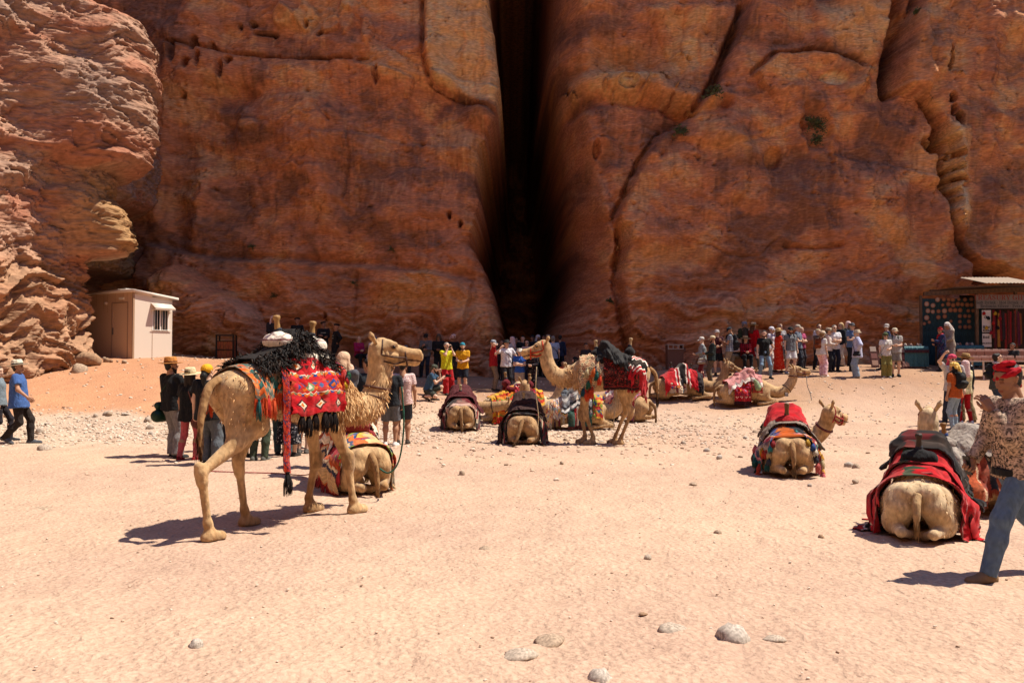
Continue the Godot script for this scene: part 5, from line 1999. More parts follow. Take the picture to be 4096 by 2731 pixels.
# straps round the head: noseband, cheek straps, and a neck strap; worn like clothing
func halter(c: Dictionary, color: Color, o := {}) -> void:
	var t: Node3D = c.node
	var HT: Transform3D = c.HT
	var m := mat(color, "leather", 0.7)
	var ring := func(x: float, cy: float, ry: float, rz: float, tilt: float):
		var p := []
		for k in 17:
			var a := TAU * k / 16.0
			p.append(HT * Vector3(x + sin(a) * ry * tilt, cy + sin(a) * ry, cos(a) * rz))
		return p
	var w: float = o.get("w", 0.011)
	put("halter", tube_mesh(ring.call(0.3, -0.085, 0.1, 0.064, -0.15), w, 6), m, t)
	put("halter", tube_mesh(ring.call(0.035, -0.04, 0.145, 0.098, 0.12), w, 6), m, t)
	for g in [-1.0, 1.0]:
		put("cheek_strap", tube_mesh([HT * Vector3(0.3, -0.09, 0.063 * g), HT * Vector3(0.17, -0.085, 0.088 * g), HT * Vector3(0.04, -0.06, 0.1 * g)], w, 6), m, t)
		put("cheek_strap", tube_mesh([HT * Vector3(0.29, -0.13, 0.052 * g), HT * Vector3(0.18, -0.155, 0.06 * g), HT * Vector3(0.05, -0.12, 0.09 * g)], w, 6), m, t)
	if o.has("tass"):
		for k in 3:
			tassel(t, HT * Vector3(0.3 - k * 0.02, -0.17, 0.03 * (k - 1)), 0.09, 0.05, o.tass)


func neck_strap(c: Dictionary, u: float, color: Color, r := 0.012) -> void:
	var np: Array = c.np
	var k := clampi(int(u * (np.size() - 1)), 0, np.size() - 2)
	var p: Vector3 = np[k]
	var dir: Vector3 = (np[k + 1] - np[k]).normalized()
	var rad := lerpf(0.195, 0.107, pow(float(k) / (np.size() - 1), 0.7)) + 0.012
	var side := dir.cross(Vector3.UP).normalized()
	var up := side.cross(dir)
	var pts := []
	for q in 21:
		var a := TAU * q / 20.0
		pts.append(p + side * cos(a) * rad + up * sin(a) * rad * 1.03)
	put("neck_strap", tube_mesh(pts, r, 6), mat(color, "leather", 0.7), c.node)


func rope(label: String, pts: Array, r: float, c: Color) -> void:
	var o := put("rope", tube_mesh(curve_pts(pts, 8), r, 6), mat(c, "cloth", 0.9))
	tag(o, label, "rope")


# ---------- woven patterns ----------
func woven(key: String, paint: Callable, su := 1.0, sv := 1.0, size := 256) -> StandardMaterial3D:
	if mats.has("woven" + key):
		return mats["woven" + key]
	var im := Image.create(size, size, false, Image.FORMAT_RGB8)
	paint.call(im)
	# the weave: fine rows of thread, a little uneven
	var b := im.get_data()
	var n := noise(key.length() * 13 + 5, 0.09, 3)
	for y in size:
		for x in size:
			var f := 0.9 + 0.1 * float((x + y) & 1) + n.get_noise_2d(x * 0.5, y) * 0.22
			var i := (y * size + x) * 3
			var e := clampf(0.1 + n.get_noise_2d(x * 0.13 + 70.0, y * 0.13) * 0.35, 0.03, 0.35)   # dust and fading
			b[i] = clampi(int(lerpf(b[i], 178.0, e) * f), 0, 255)
			b[i + 1] = clampi(int(lerpf(b[i + 1], 140.0, e) * f), 0, 255)
			b[i + 2] = clampi(int(lerpf(b[i + 2], 112.0, e) * f), 0, 255)
	im = Image.create_from_data(size, size, false, Image.FORMAT_RGB8, b)
	var m := StandardMaterial3D.new()
	m.albedo_texture = ImageTexture.create_from_image(im)
	m.uv1_scale = Vector3(su, sv, 1)
	m.roughness = 0.95
	m.metallic_specular = 0.2
	m.cull_mode = BaseMaterial3D.CULL_DISABLED
	m.rim_enabled = true
	m.rim = 0.2
	mats["woven" + key] = m
	return m


# stripes that run along v: list of [width, colour]; teeth give them a zigzag edge
func stripes(im: Image, list: Array, along_u := false, teeth := 0) -> void:
	var n := im.get_width()
	var sum := 0.0
	for s in list:
		sum += s[0]
	var at := 0.0
	for s in list:
		var a := int(at / sum * n)
		at += s[0]
		var e := int(at / sum * n)
		var c := rgb8(s[1])
		im.fill_rect(Rect2i(0, a, n, e - a) if along_u else Rect2i(a, 0, e - a, n), c)
		if teeth > 0 and a > 0:
			for k in range(0, n, teeth * 2):
				im.fill_rect(Rect2i(k, a - 3, teeth, 3) if along_u else Rect2i(a - 3, k, 3, teeth), c)


func diamond(im: Image, cx: int, cy: int, rx: int, ry: int, c: Color) -> void:
	var n := im.get_width()
	for y in range(-ry, ry + 1):
		var w := int(rx * (1.0 - absf(y) / float(ry)))
		if cy + y >= 0 and cy + y < n:
			im.fill_rect(Rect2i(maxi(cx - w, 0), cy + y, mini(2 * w + 1, n - maxi(cx - w, 0)), 1), c)


func tri(im: Image, cx: int, y0: int, w: int, h: int, c: Color) -> void:
	for y in h:
		var q := int(w * (1.0 - float(y) / h))
		im.fill_rect(Rect2i(cx - q, y0 + y, 2 * q + 1, 1), c)


# ---------- the herd ----------
func pat_saddlebag(im: Image) -> void:
	var red := rgb8("#b3121d")
	im.fill(red)
	var navy := rgb8("#1c3f86")
	var or_ := rgb8("#d9691f")
	var gr := rgb8("#6f8f6a")
	var dk := rgb8("#3a0d10")
	var wh := rgb8("#ead9c2")
	for r in [[78, 92], [158, 172]]:
		for k in 8:
			tri(im, k * 34 + 16, r[0], 15, 15, navy if k % 2 else gr)
			tri(im, k * 34, r[0] + 3, 13, 13, or_)
		for x in 256:
			var y: int = r[0] - 4 + absi((x % 24) - 12) / 2
			im.fill_rect(Rect2i(x, y, 1, 3), wh)
	im.fill_rect(Rect2i(0, 112, 256, 40), rgb8("#a8301c"))
	for k in 5:
		diamond(im, 28 + k * 54, 132, 22, 22, [rgb8("#c01426"), gr, rgb8("#c01426"), navy, or_][k])
		diamond(im, 28 + k * 54, 132, 9, 12, [navy, wh, rgb8("#2f63b0"), or_, wh][k])
		tri(im, 55 + k * 54, 118, 12, 12, navy)
		tri(im, 55 + k * 54, 136, 12, 12, or_)
	for k in 3:
		for row in [38, 214]:
			var cx: int = 44 + k * 84
			diamond(im, cx, row, 26, 30, dk)
			diamond(im, cx, row, 18, 21, wh)
			diamond(im, cx, row, 10, 12, or_)
	for k in 4:
		tri(im, 84 + k * 60, 14, 12, 14, dk)
		tri(im, 84 + k * 60, 34, 12, 14, dk)


func pat_patches(im: Image, pal: Array, n := 8) -> void:
	var r := RandomNumberGenerator.new()
	r.seed = pal.size() * 7 + n
	var s := 256 / n
	for j in n:
		for i in n:
			im.fill_rect(Rect2i(i * s, j * s, s, s), rgb8(pal[r.randi() % pal.size()]))
			tri(im, i * s + s / 2, j * s, s / 2, s, rgb8(pal[r.randi() % pal.size()]))


func pat_lattice(im: Image) -> void:
	im.fill(rgb8("#c9ae86"))
	for j in 9:
		for i in 9:
			diamond(im, i * 30 + (15 if j % 2 else 0), j * 30, 14, 14, rgb8(["#7a1d18", "#2f4034", "#8f3a1c"][(i + j) % 3]))
			diamond(im, i * 30 + (15 if j % 2 else 0), j * 30, 8, 8, rgb8("#d8c39a"))
			diamond(im, i * 30 + (15 if j % 2 else 0), j * 30, 3, 3, rgb8("#5a1512"))


func pat_carpet(im: Image) -> void:
	im.fill(rgb8("#23100f"))
	var n := noise(91, 0.035, 2)
	var n2 := noise(92, 0.06, 3)
	for y in 256:
		for x in 256:
			var v := n.get_noise_2d(absf(x - 128.0), y)
			if absf(v) < 0.07 or n2.get_noise_2d(absf(x - 128.0), y) > 0.33:
				im.set_pixel(x, y, rgb8("#8a1f1c"))
	im.fill_rect(Rect2i(0, 0, 256, 10), rgb8("#6d1616"))
	im.fill_rect(Rect2i(0, 246, 256, 10), rgb8("#6d1616"))


func pat_motifs(im: Image) -> void:
	im.fill(rgb8("#a30f1c"))
	for j in 4:
		for i in 4:
			var x := 32 + i * 64
			var y := 32 + j * 64
			diamond(im, x, y, 30, 28, rgb8("#3b0a14"))
			diamond(im, x, y, 24, 22, rgb8("#b5202c"))
			if j % 3 == 0:
				for k in 3:
					tri(im, x - 12 + k * 12, y - 12 + (k % 2) * 10, 8, 10, rgb8("#e9dcc8"))
			else:
				diamond(im, x, y, 12, 12, rgb8(["#2b3c8c", "#1f7a4a", "#7a2f86", "#d0661e"][(i + j) % 4]))
				diamond(im, x, y, 5, 5, rgb8("#d8b24a"))
		im.fill_rect(Rect2i(0, j * 64, 256, 3), rgb8("#1d2f6a"))


const REDBLACK := [[5, "#b01520"], [0.5, "#e8ddd0"], [0.7, "#b01520"], [0.5, "#e8ddd0"], [2.6, "#141314"], [0.5, "#e8ddd0"], [0.7, "#b01520"], [0.5, "#e8ddd0"]]
const MULTI := [[3, "#22262e"], [2, "#b9772f"], [2, "#7c1f2c"], [1, "#d8cbb8"], [2.5, "#2e6f74"], [1, "#d58a92"], [2, "#1f3155"], [2, "#9d9790"], [1.5, "#4a3d52"], [2, "#a81b44"], [1, "#c9b48e"], [2, "#243a7a"], [1.6, "#b4541f"]]


func cam_at(x: float, d: float) -> Vector3:
	return on(x, d, 0.0)


# sheepskin: long dark locks over a saddle
func fleece(parent: Node, P: PackedVector3Array, n: int, c: Color, l: float, w: float, called := "fleece") -> void:
	var st := begin()
	for i in n:
		var p := P[rng.randi() % P.size()] + Vector3(rng.randf() - 0.5, 0, rng.randf() - 0.5) * 0.05
		var g := signf(p.z + (rng.randf() - 0.5) * 0.1)
		blade(st, p, Vector3(rng.randf_range(-0.7, 0.7), rng.randf_range(-0.7, 0.35), g * rng.randf_range(0.2, 0.9)), l * rng.randf_range(0.5, 1.3), w * rng.randf_range(0.7, 1.3), 1.1)
	put(called, fin(st, false), mat(c, "", 0.8), parent).set_meta("kind", "stuff")


func build_herd() -> void:
	var redblack := woven("redblack", func(im): stripes(im, REDBLACK), 1.3, 1.0)
	var redblack2 := woven("redblack2", func(im): stripes(im, REDBLACK, true), 1.0, 1.6)
	# 1 --- the big standing camel in front
	var c := camel("large standing camel in front, black fleece and red saddlebag on its back, looking right", on(-2.4, 8.75), 55.6, {"kneel": false, "s": 1.08, "sy": 0.95, "fur": 6000, "coat": 0,
		"feet": [[-0.33, -0.15], [-0.94, 0.145], [0.54, -0.22], [0.74, 0.22]], "hock": 0.1,
		"neck": [Vector3(0.6, 1.34, 0), Vector3(0.88, 1.13, 0.02), Vector3(1.11, 1.16, 0.06), Vector3(1.22, 1.45, 0.09), Vector3(1.2, 1.79, 0.09)], "head": [-44.0, 2.0], "tuft": rgb8("#5a3a1e"),
		"tail": [Vector3(-0.77, 1.47, 0), Vector3(-0.9, 1.38, 0.03), Vector3(-0.99, 1.1, 0.06), Vector3(-1.0, 0.82, 0.07)]})
	halter(c, rgb8("#4a2a22"), {"w": 0.009})
	neck_strap(c, 0.72, rgb8("#6a4030"), 0.014)
	neck_strap(c, 0.62, rgb8("#5a352a"), 0.01)
	var tag_ := begin()
	box_at(tag_, Vector3(-0.004, -0.075, -0.05), Vector3(0.004, 0.0, 0.05))
	var np: Array = c.np
	put("leather_tag", fin(tag_, false), mat(rgb8("#b98f6a"), "leather"), c.node, Transform3D(Basis(Vector3.UP, 0.9), np[10] + Vector3(0.0, -0.1, 0.12)))
	var under := drape(c, "fleece_pad", "shaggy black sheepskin laid round the saddle of the big standing camel", "fleece", -0.5, 0.38, 0.22, 0.22, 0.08, mat(rgb8("#17120f"), "cloth"), {"wave": 0.03, "part": "hide"})
	fleece(under, under.get_meta("pts"), 1500, rgb8("#17110e"), 0.11, 0.015)
	fleece(under, under.get_meta("pts"), 900, rgb8("#3a2c24"), 0.1, 0.011)
	var bag := drape(c, "saddlebag", "red woven saddlebag with white diamonds on the big standing camel", "saddlebag", -0.26, 0.4, 0.84, 0.5, 0.085, woven("bag", pat_saddlebag), {"only": 1, "level": [1.68, 1.12], "wave": 0.022, "thick": 0.06, "nu": 26})
	for k in 6:
		var e: Array = bag.get_meta("hemR")
		tassel(bag, e[5 + k * 3] + Vector3(0, 0.02, 0.0), 0.2 + 0.05 * (k % 2), 0.07, rgb8("#1d1210"))
	for k in 2:
		var e: Array = bag.get_meta("hemR")
		tassel(bag, e[23] + Vector3(0.02, 0.42 - k * 0.1, 0.03), 0.15, 0.045, rgb8("#b8281e"))
	var band := drape(c, "woven_strap", "narrow red woven strap hanging beside the big saddlebag", "strap", -0.34, -0.27, 1.2, 0.5, 0.095, woven("strap", func(im): pat_patches(im, ["#9c1a1a", "#b8401f", "#2a2f5a", "#701014", "#c23a22"], 16), 5.0, 5.0), {"only": 1, "from": 0.2, "wave": 0.015, "nu": 5, "nv": 40})
	tassel(band, (band.get_meta("hemR") as Array)[2] + Vector3(0, 0.02, 0), 0.24, 0.08, rgb8("#160f0d"))
	var rump := drape(c, "rump_cloth", "orange and teal patchwork cloth over the rump of the big standing camel", "cloth", -0.64, -0.3, 0.44, 0.44, 0.03, woven("rump", func(im): pat_patches(im, ["#c9561e", "#1f5a58", "#8f7f6c", "#20302a", "#d97a3a", "#74685c"], 8), 3.0, 2.2), {"wave": 0.015, "nu": 14})
	fringe(rump, rump.get_meta("hemR"), 0.16, 5, rgb8("#cf4f22"), 0.016)
	fringe(rump, rump.get_meta("hemL"), 0.16, 4, rgb8("#cf4f22"), 0.016)
	for k in 4:
		tassel(rump, (rump.get_meta("hemR") as Array)[1 + k * 4] + Vector3(0, 0.02, 0.01), 0.22, 0.05, rgb8(["#1f5a58", "#c8352a", "#d0562a", "#b02a22"][k]))
	var sd := saddle(c, "white padded saddle with two pale wooden horns on the big standing camel", {"back": -0.1, "front": 0.33, "y": 2.02, "c": "#e9dfd0", "wood": "#c79a5e", "m": tri_pattern("white", func(im): stripes(im, [[10, "#ddd2c2"], [1.2, "#6d2630"], [6, "#ddd2c2"], [1.0, "#7a3a40"], [8, "#ddd2c2"]], true), 3.0)})
	put("girth", tube_mesh(curve_pts([Vector3(-0.3, 1.6, 0.27), Vector3(-0.3, 1.36, 0.3), Vector3(-0.38, 1.17, 0.17), Vector3(-0.38, 1.12, 0), Vector3(-0.38, 1.17, -0.17), Vector3(-0.3, 1.36, -0.3)]), 0.02, 6), mat(rgb8("#3a3028"), "leather"), sd)
	var col := drape(c, "breast_band", "red breast band with coloured tassels on the big standing camel", "strap", 0.48, 0.56, 0.34, 0.34, 0.03, woven("strap", func(im): im.fill(rgb8("#a01818"))), {"nu": 5})
	for k in 4:
		tassel(col, (col.get_meta("hemR") as Array)[k] + Vector3(0.02, 0.02 + 0.02 * k, 0.01), 0.1, 0.05, rgb8(["#c8a020", "#a8181c", "#3f4a46", "#2f6a4a"][k]))
	rope("green rope looping down from the neck of the big standing camel", [Vector3(-1.33, 1.4, -9.95), Vector3(-1.31, 0.93, -10.0), Vector3(-1.385, 0.5, -10.15), Vector3(-1.54, 0.31, -10.4), Vector3(-1.7, 0.34, -10.6), Vector3(-1.84, 0.45, -10.75)], 0.011, rgb8("#2f6a5a"))
	rope("thin red rope lying across the sand behind the big camel", [on(-4.7, 12.9, 0.012), on(-4.2, 12.75, 0.012), on(-3.6, 12.6, 0.015), on(-3.0, 12.2, 0.05), Vector3(-2.75, 0.3, -11.9)], 0.009, rgb8("#a8323a"))

	# 2 --- resting behind its legs
	c = camel("camel resting behind the legs of the big standing camel under a striped kilim", on(-2.2, 11.2), 122, {"coat": 0, "fur": 800, "s": 1.0})
	var kil := woven("kilim", func(im): stripes(im, [[5, "#c9a877"], [1.2, "#2a3048"], [1, "#d8c39a"], [2, "#b84f22"], [1, "#8f1f2a"], [1.4, "#a81b2a"], [0.8, "#1b1a1c"], [3, "#d0b186"], [1, "#36466a"], [1.5, "#c9622c"]], true, 5), 1.0, 1.25)
	var k2 := drape(c, "saddle_blanket", "beige kilim with navy and orange bands on the camel behind the big one", "blanket", -0.6, 0.4, 0.82, 0.82, 0.035, kil, {"wave": 0.04})
	fringe(k2, k2.get_meta("hemL"), 0.14, 5, rgb8("#9c2a2a"), 0.014)
	fringe(k2, k2.get_meta("hemR"), 0.14, 5, rgb8("#b59a72"), 0.014)
	var rc := drape(c, "rump_cloth", "green and red lozenge rump cloth with a netted fringe", "cloth", -0.62, -0.32, 0.5, 0.5, 0.035, woven("loz", func(im):
		pat_patches(im, ["#b02a2a", "#7f9a3a", "#c8512e", "#2a4a86", "#d8a53a"], 5), 2.4, 2.4), {"wave": 0.015})
	fringe(rc, rc.get_meta("hemR"), 0.17, 5, rgb8("#d0c2ac"), 0.016)
	fringe(rc, rc.get_meta("hemL"), 0.17, 5, rgb8("#b8323a"), 0.016)
	drape(c, "saddle_cloth", "white and black folded cloth over the saddle of the camel behind", "cloth", -0.2, 0.35, 0.55, 0.42, 0.09, woven("wb", func(im): stripes(im, [[4, "#e0d3bb"], [2, "#25252b"], [3, "#e0d3bb"], [2, "#b8512a"], [1, "#d8ccc0"], [2, "#8f2027"]], true), 1.0, 1.2), {"wave": 0.05, "thick": 0.025})
	saddle(c, "saddle of the camel resting behind the big one", {"c": "#8a2a2a", "y": 1.93})

	# 3 --- resting, rump towards us, neck curled to the right
	c = camel("resting camel far left with maroon cover, its neck curled round to the right", on(-1.3, 20.7), 95, {"coat": 1, "s": 1.0, "neck": [Vector3(0.55, 0.46, 0.05), Vector3(0.72, 0.48, 0.42), Vector3(0.66, 0.5, 0.85), Vector3(0.58, 0.56, 1.25)], "head": [-84.0, -24.0], "fur": 300})
	halter(c, rgb8("#3a2a20"))
	neck_strap(c, 0.75, rgb8("#3a2a20"))
	var st3 := woven("dark stripes", func(im): stripes(im, [[4, "#5a1a20"], [1, "#cabfae"], [2, "#231d1e"], [1, "#8f2a2a"], [2, "#bdb09a"], [3, "#2b2426"]], true, 6), 1.0, 1.4)
	var b := drape(c, "saddle_blanket", "dark striped blanket with woolly fringe on the far left resting camel", "blanket", -0.62, 0.4, 0.85, 0.85, 0.04, st3, {"wave": 0.035})
	fringe(b, b.get_meta("hemL"), 0.16, 4, rgb8("#3a2422"), 0.02)
	fringe(b, b.get_meta("hemR"), 0.16, 4, rgb8("#cabfae"), 0.02)
	drape(c, "rump_cloth", "pale fringed rump cloth on the far left resting camel", "cloth", -0.68, -0.46, 0.3, 0.3, 0.03, woven("pale", func(im): pat_patches(im, ["#b08c80", "#d0b8a8", "#9c5a54", "#c8a898"], 8), 3.0, 3.0))
	drape(c, "saddle_cover", "maroon velvet cover over the saddle of the far left resting camel", "cloth", -0.4, 0.4, 0.5, 0.62, 0.1, mat(rgb8("#551219"), "cloth"), {"wave": 0.05, "thick": 0.03})
	saddle(c, "saddle with pale horns on the far left resting camel", {"c": "#551219", "wood": "#c9b48c"})

	# 4 --- yellow and red cloth, head hidden behind the standing camel
	c = camel("resting pale camel in the middle under a yellow and red striped cloth", on(0.12, 22.4), 14, {"coat": 2, "s": 1.12, "neck": [Vector3(0.6, 0.46, 0), Vector3(0.92, 0.42, 0), Vector3(1.08, 0.66, 0.02), Vector3(1.2, 0.98, 0.04), Vector3(1.28, 1.26, 0.05)], "head": [-10.0, -4.0]})
	var yel := woven("yellow", func(im): stripes(im, [[2, "#d9a028"], [1.2, "#b5301f"], [1.6, "#d97a22"], [0.8, "#7f8a2e"], [1.5, "#c8402a"]], true, 4), 1.0, 2.6)
	b = drape(c, "rump_cloth", "yellow and red striped cloth with red fringe on the pale resting camel", "cloth", -0.68, -0.1, 0.72, 0.72, 0.05, yel, {"wave": 0.03})
	fringe(b, b.get_meta("hemR"), 0.13, 5, rgb8("#c8281e"), 0.02)
	b = drape(c, "saddlebag", "red saddlebag with dark diamonds on the pale resting camel", "saddlebag", -0.1, 0.42, 0.86, 0.6, 0.08, woven("motif", pat_motifs), {"only": 1, "level": [0.92, 0.2], "thick": 0.05})
	fringe(b, b.get_meta("hemR"), 0.14, 4, rgb8("#5a1018"), 0.02)
	b = drape(c, "breast_cloth", "orange fringed breast cloth on the pale resting camel", "cloth", 0.42, 0.62, 0.55, 0.55, 0.05, yel, {"nu": 8})
	fringe(b, b.get_meta("hemR"), 0.12, 8, rgb8("#d05a1e"), 0.02)
	saddle(c, "crimson saddle with two wooden horns on the pale resting camel", {"c": "#6d1420", "y": 2.02, "wood": "#b58a58"})

	# 5 --- rump towards us under a brown cover
	c = camel("resting camel with a chocolate brown cover, rump towards us and head beyond", on(0.27, 17.85), 86, {"coat": 1, "s": 1.0, "fur": 900, "neck": [Vector3(0.55, 0.48, 0), Vector3(0.9, 0.46, 0.0), Vector3(1.1, 0.66, -0.04), Vector3(1.2, 0.95, -0.06), Vector3(1.2, 1.2, -0.06)], "head": [4.0, -8.0], "tail": [Vector3(-0.78, 0.52, 0), Vector3(-0.9, 0.36, -0.04), Vector3(-0.98, 0.16, -0.1), Vector3(-1.02, 0.05, -0.16)]})
	halter(c, rgb8("#2a2220"))
	b = drape(c, "saddle_blanket", "red striped blanket under a brown cover on the middle resting camel", "blanket", -0.62, 0.3, 0.9, 0.75, 0.045, woven("multi2", func(im): stripes(im, [[3, "#3a2a26"], [1, "#8f1f26"], [2, "#5a4a3e"], [1, "#b8a88e"], [2, "#7a1a22"], [1, "#2f4a3a"]], true, 5), 1.0, 2.0), {"wave": 0.04})
	fringe(b, b.get_meta("hemR"), 0.14, 5, rgb8("#4a1a1e"), 0.018)
	b = drape(c, "rump_cloth", "dark fringed band round the rump of the middle resting camel", "cloth", -0.62, -0.5, 0.5, 0.5, 0.04, mat(rgb8("#3d3b3a"), "cloth"), {"wave": 0.02})
	fringe(b, b.get_meta("hemR"), 0.1, 6, rgb8("#2a2a2c"), 0.014)
	fringe(b, b.get_meta("hemL"), 0.1, 6, rgb8("#2a2a2c"), 0.014)
	drape(c, "saddle_cover", "chocolate brown cover hanging over the left side of the middle camel", "cloth", -0.56, 0.4, 0.35, 0.95, 0.1, mat(rgb8("#3a1c18"), "cloth"), {"wave": 0.05, "thick": 0.02})
	saddle(c, "brown covered saddle with two horns on the middle resting camel", {"c": "#3a1c18", "wood": "#b8a07a"})

	# 6 --- facing right, grey striped saddle cloth
	c = camel("resting camel facing right under a grey striped cloth, behind the standing one's legs", on(1.62, 20.9), -3, {"coat": 0, "s": 1.05, "neck": [Vector3(0.55, 0.46, 0), Vector3(0.86, 0.4, 0), Vector3(1.03, 0.6, 0), Vector3(1.04, 0.86, 0), Vector3(1.0, 1.08, 0)], "head": [-14.0, -8.0]})
	halter(c, rgb8("#8a2a2a"))
	var pastel := woven("pastel", func(im): pat_patches(im, ["#b8a892", "#c8927a", "#8f8a98", "#d0b060", "#a85a4a", "#7a8a90", "#d8cbb8"], 8), 2.2, 2.0)
	b = drape(c, "rump_cloth", "pastel patchwork cloth with red tassels on the camel facing right", "cloth", -0.72, -0.2, 0.6, 0.6, 0.04, pastel, {"wave": 0.02})
	for k in 6:
		tassel(b, (b.get_meta("hemR") as Array)[1 + k * 4] + Vector3(0, 0.02, 0.01), 0.2, 0.05, rgb8(["#7a2a30", "#c8b8a0", "#4a2a2e"][k % 3]))
	b = drape(c, "saddlebag", "dark green saddlebag with red stripes on the camel facing right", "saddlebag", -0.2, 0.36, 0.95, 0.6, 0.07, woven("gstripe", func(im): stripes(im, [[3, "#20403a"], [1, "#a02a2a"], [1, "#d8cbb8"], [1, "#2a2a30"], [1, "#a02a2a"], [4, "#2a5048"]]), 1.0, 1.0), {"only": 1, "level": [0.85, 0.08], "thick": 0.04})
	fringe(b, b.get_meta("hemR"), 0.12, 5, rgb8("#5a2a2a"), 0.018)
	drape(c, "saddle_cloth", "grey and white striped cloth over the saddle of the camel facing right", "cloth", -0.34, 0.36, 0.52, 0.5, 0.085, woven("greystripe", func(im): stripes(im, [[2, "#4a5058"], [1, "#c0c0bc"], [1.6, "#7a8086"], [1, "#23262c"], [1, "#d0d0cc"]], true), 1.0, 2.0), {"wave": 0.03, "thick": 0.03})
	b = drape(c, "breast_cloth", "small patterned breast cloth of the camel facing right", "cloth", 0.4, 0.62, 0.62, 0.6, 0.05, woven("loz", pat_carpet), {"nu": 8})
	saddle(c, "grey covered saddle of the camel facing right", {"c": "#5a6068", "y": 1.9})
	rope("pale lead rope hanging from the head of the camel facing right", [Vector3(2.62, 1.02, -20.7), Vector3(2.6, 0.7, -20.7), Vector3(2.55, 0.3, -20.65), Vector3(2.52, 0.06, -20.6)], 0.012, rgb8("#c9b08a"))

	# 7 --- the second standing camel
	c = camel("standing camel in the middle facing left in an orange halter, carpet over its back", on(2.05, 17.45), 174, {"kneel": false, "s": 1.1, "coat": 0, "fur": 1500, "feet": [[-0.2, -0.15], [-0.1, 0.17], [0.34, -0.15], [0.5, 0.16]], "hock": 0.22,
		"neck": [Vector3(0.6, 1.36, 0), Vector3(0.86, 1.27, 0), Vector3(1.08, 1.36, 0), Vector3(1.2, 1.62, 0), Vector3(1.22, 1.88, 0)], "head": [0.0, -6.0], "tuft": rgb8("#2e1c12"), "tail": [Vector3(-0.77, 1.46, 0), Vector3(-0.88, 1.34, 0), Vector3(-0.92, 1.05, 0), Vector3(-0.92, 0.78, 0)]})
	halter(c, rgb8("#d8421c"), {"w": 0.015})
	b = drape(c, "saddle_blanket", "cream cloth with a small diamond lattice over the shoulders of the orange haltered camel", "blanket", -0.1, 0.56, 0.7, 0.72, 0.06, woven("lattice", pat_lattice, 1.6, 1.6), {"wave": 0.025})
	for k in 9:
		var e: Array = b.get_meta("hemL")
		tassel(b, e[8 + k] + Vector3(0.03 * (k % 3), 0.06 + 0.11 * ((k * 5) % 4), -0.035), 0.2, 0.07, rgb8(["#c8401e", "#1f5a54", "#d0662a", "#4a4a50", "#c8401e", "#23604a", "#d86a30", "#c8b890", "#1f4a5a"][k]), Vector3(0.3, -1, 0))
	for k in 2:
		tassel(b, (b.get_meta("hemL") as Array)[17 - k * 2] + Vector3(0, 0.02, -0.02), 0.24, 0.09, rgb8("#d0461e"), Vector3(-0.5, -1, 0))
	b = drape(c, "saddlebag", "dark red floral carpet hanging on the flank of the orange haltered camel", "saddlebag", -0.56, 0.1, 0.6, 1.0, 0.09, woven("carpet", pat_carpet), {"only": -1, "level": [1.78, 1.1], "thick": 0.025, "wave": 0.02})
	fringe(b, b.get_meta("hemL"), 0.07, 7, rgb8("#3a1414"), 0.016)
	fringe(b, b.get_meta("hemR"), 0.05, 7, rgb8("#3a1414"), 0.016)
	b = drape(c, "saddle_cloth", "red and black striped cloth over the rear of the orange haltered camel", "cloth", -0.72, -0.34, 0.6, 0.64, 0.07, redblack2, {"wave": 0.04, "thick": 0.02})
	fringe(b, b.get_meta("hemL"), 0.1, 5, rgb8("#a81a20"), 0.016)
	drape(c, "saddle_cover", "black cover folded over the saddle of the orange haltered camel", "cloth", -0.36, 0.22, 0.34, 0.32, 0.09, mat(rgb8("#191617"), "cloth"), {"wave": 0.05, "thick": 0.02})
	saddle(c, "black covered saddle with pale horns on the orange haltered camel", {"c": "#1c191a", "y": 1.94, "wood": "#d0b080", "front": 0.24, "back": -0.4})
	rope("pale lead rope and ring hanging below the orange halter", [Vector3(0.52, 1.62, -17.4), Vector3(0.5, 1.3, -17.3), Vector3(0.5, 1.05, -17.25), Vector3(0.55, 0.6, -17.2), Vector3(0.52, 0.2, -17.15)], 0.01, rgb8("#cdb48c"))

	# 8 --- behind the standing camel's hind legs
	c = camel("resting camel seen behind the hind legs of the orange haltered camel", on(3.15, 23.4), 148, {"coat": 1, "s": 1.05})
	b = drape(c, "saddle_blanket", "red and blue patterned blanket on the camel behind the standing one", "blanket", -0.5, 0.45, 0.85, 0.8, 0.05, woven("rb", func(im): pat_patches(im, ["#9c2a30", "#3a4a86", "#c8a05a", "#7a2028", "#b8604a", "#5a3a6a"], 8), 1.5, 1.5), {"wave": 0.03})
	drape(c, "saddle_cloth", "pink and white cloth on the saddle behind the standing camel", "cloth", -0.3, 0.35, 0.45, 0.45, 0.09, woven("pinkw", func(im): stripes(im, [[2, "#c98a8a"], [1, "#e0d6cc"], [1, "#a83a40"]], true), 1.0, 2.0), {"wave": 0.03})
	saddle(c, "pink saddle of the camel behind the standing one", {"c": "#b87a78", "y": 1.9})

	# 9 and 10 --- the pair lying one behind the other on the right
	c = camel("rear camel of the resting pair on the right, red and black striped cover", on(5.75, 28.2), 3, {"coat": 3, "s": 1.14, "head": [0.0, -12.0]})
	halter(c, rgb8("#5a3a24"))
	b = drape(c, "saddlebag", "beige striped saddlebag on the rear camel of the right pair", "saddlebag", -0.44, 0.1, 0.92, 0.6, 0.07, woven("beigestripe", func(im):
		stripes(im, [[2, "#b8a288"], [0.6, "#6a2a2a"], [1.4, "#c9b59a"], [0.6, "#2f3a4a"], [1, "#a8927a"]])
		for k in 3:
			diamond(im, 42 + k * 86, 170, 30, 26, rgb8(["#3a4a78", "#b8642a", "#7a2a34"][k])), 1.0, 1.0), {"only": 1, "level": [0.72, 0.2], "thick": 0.03})
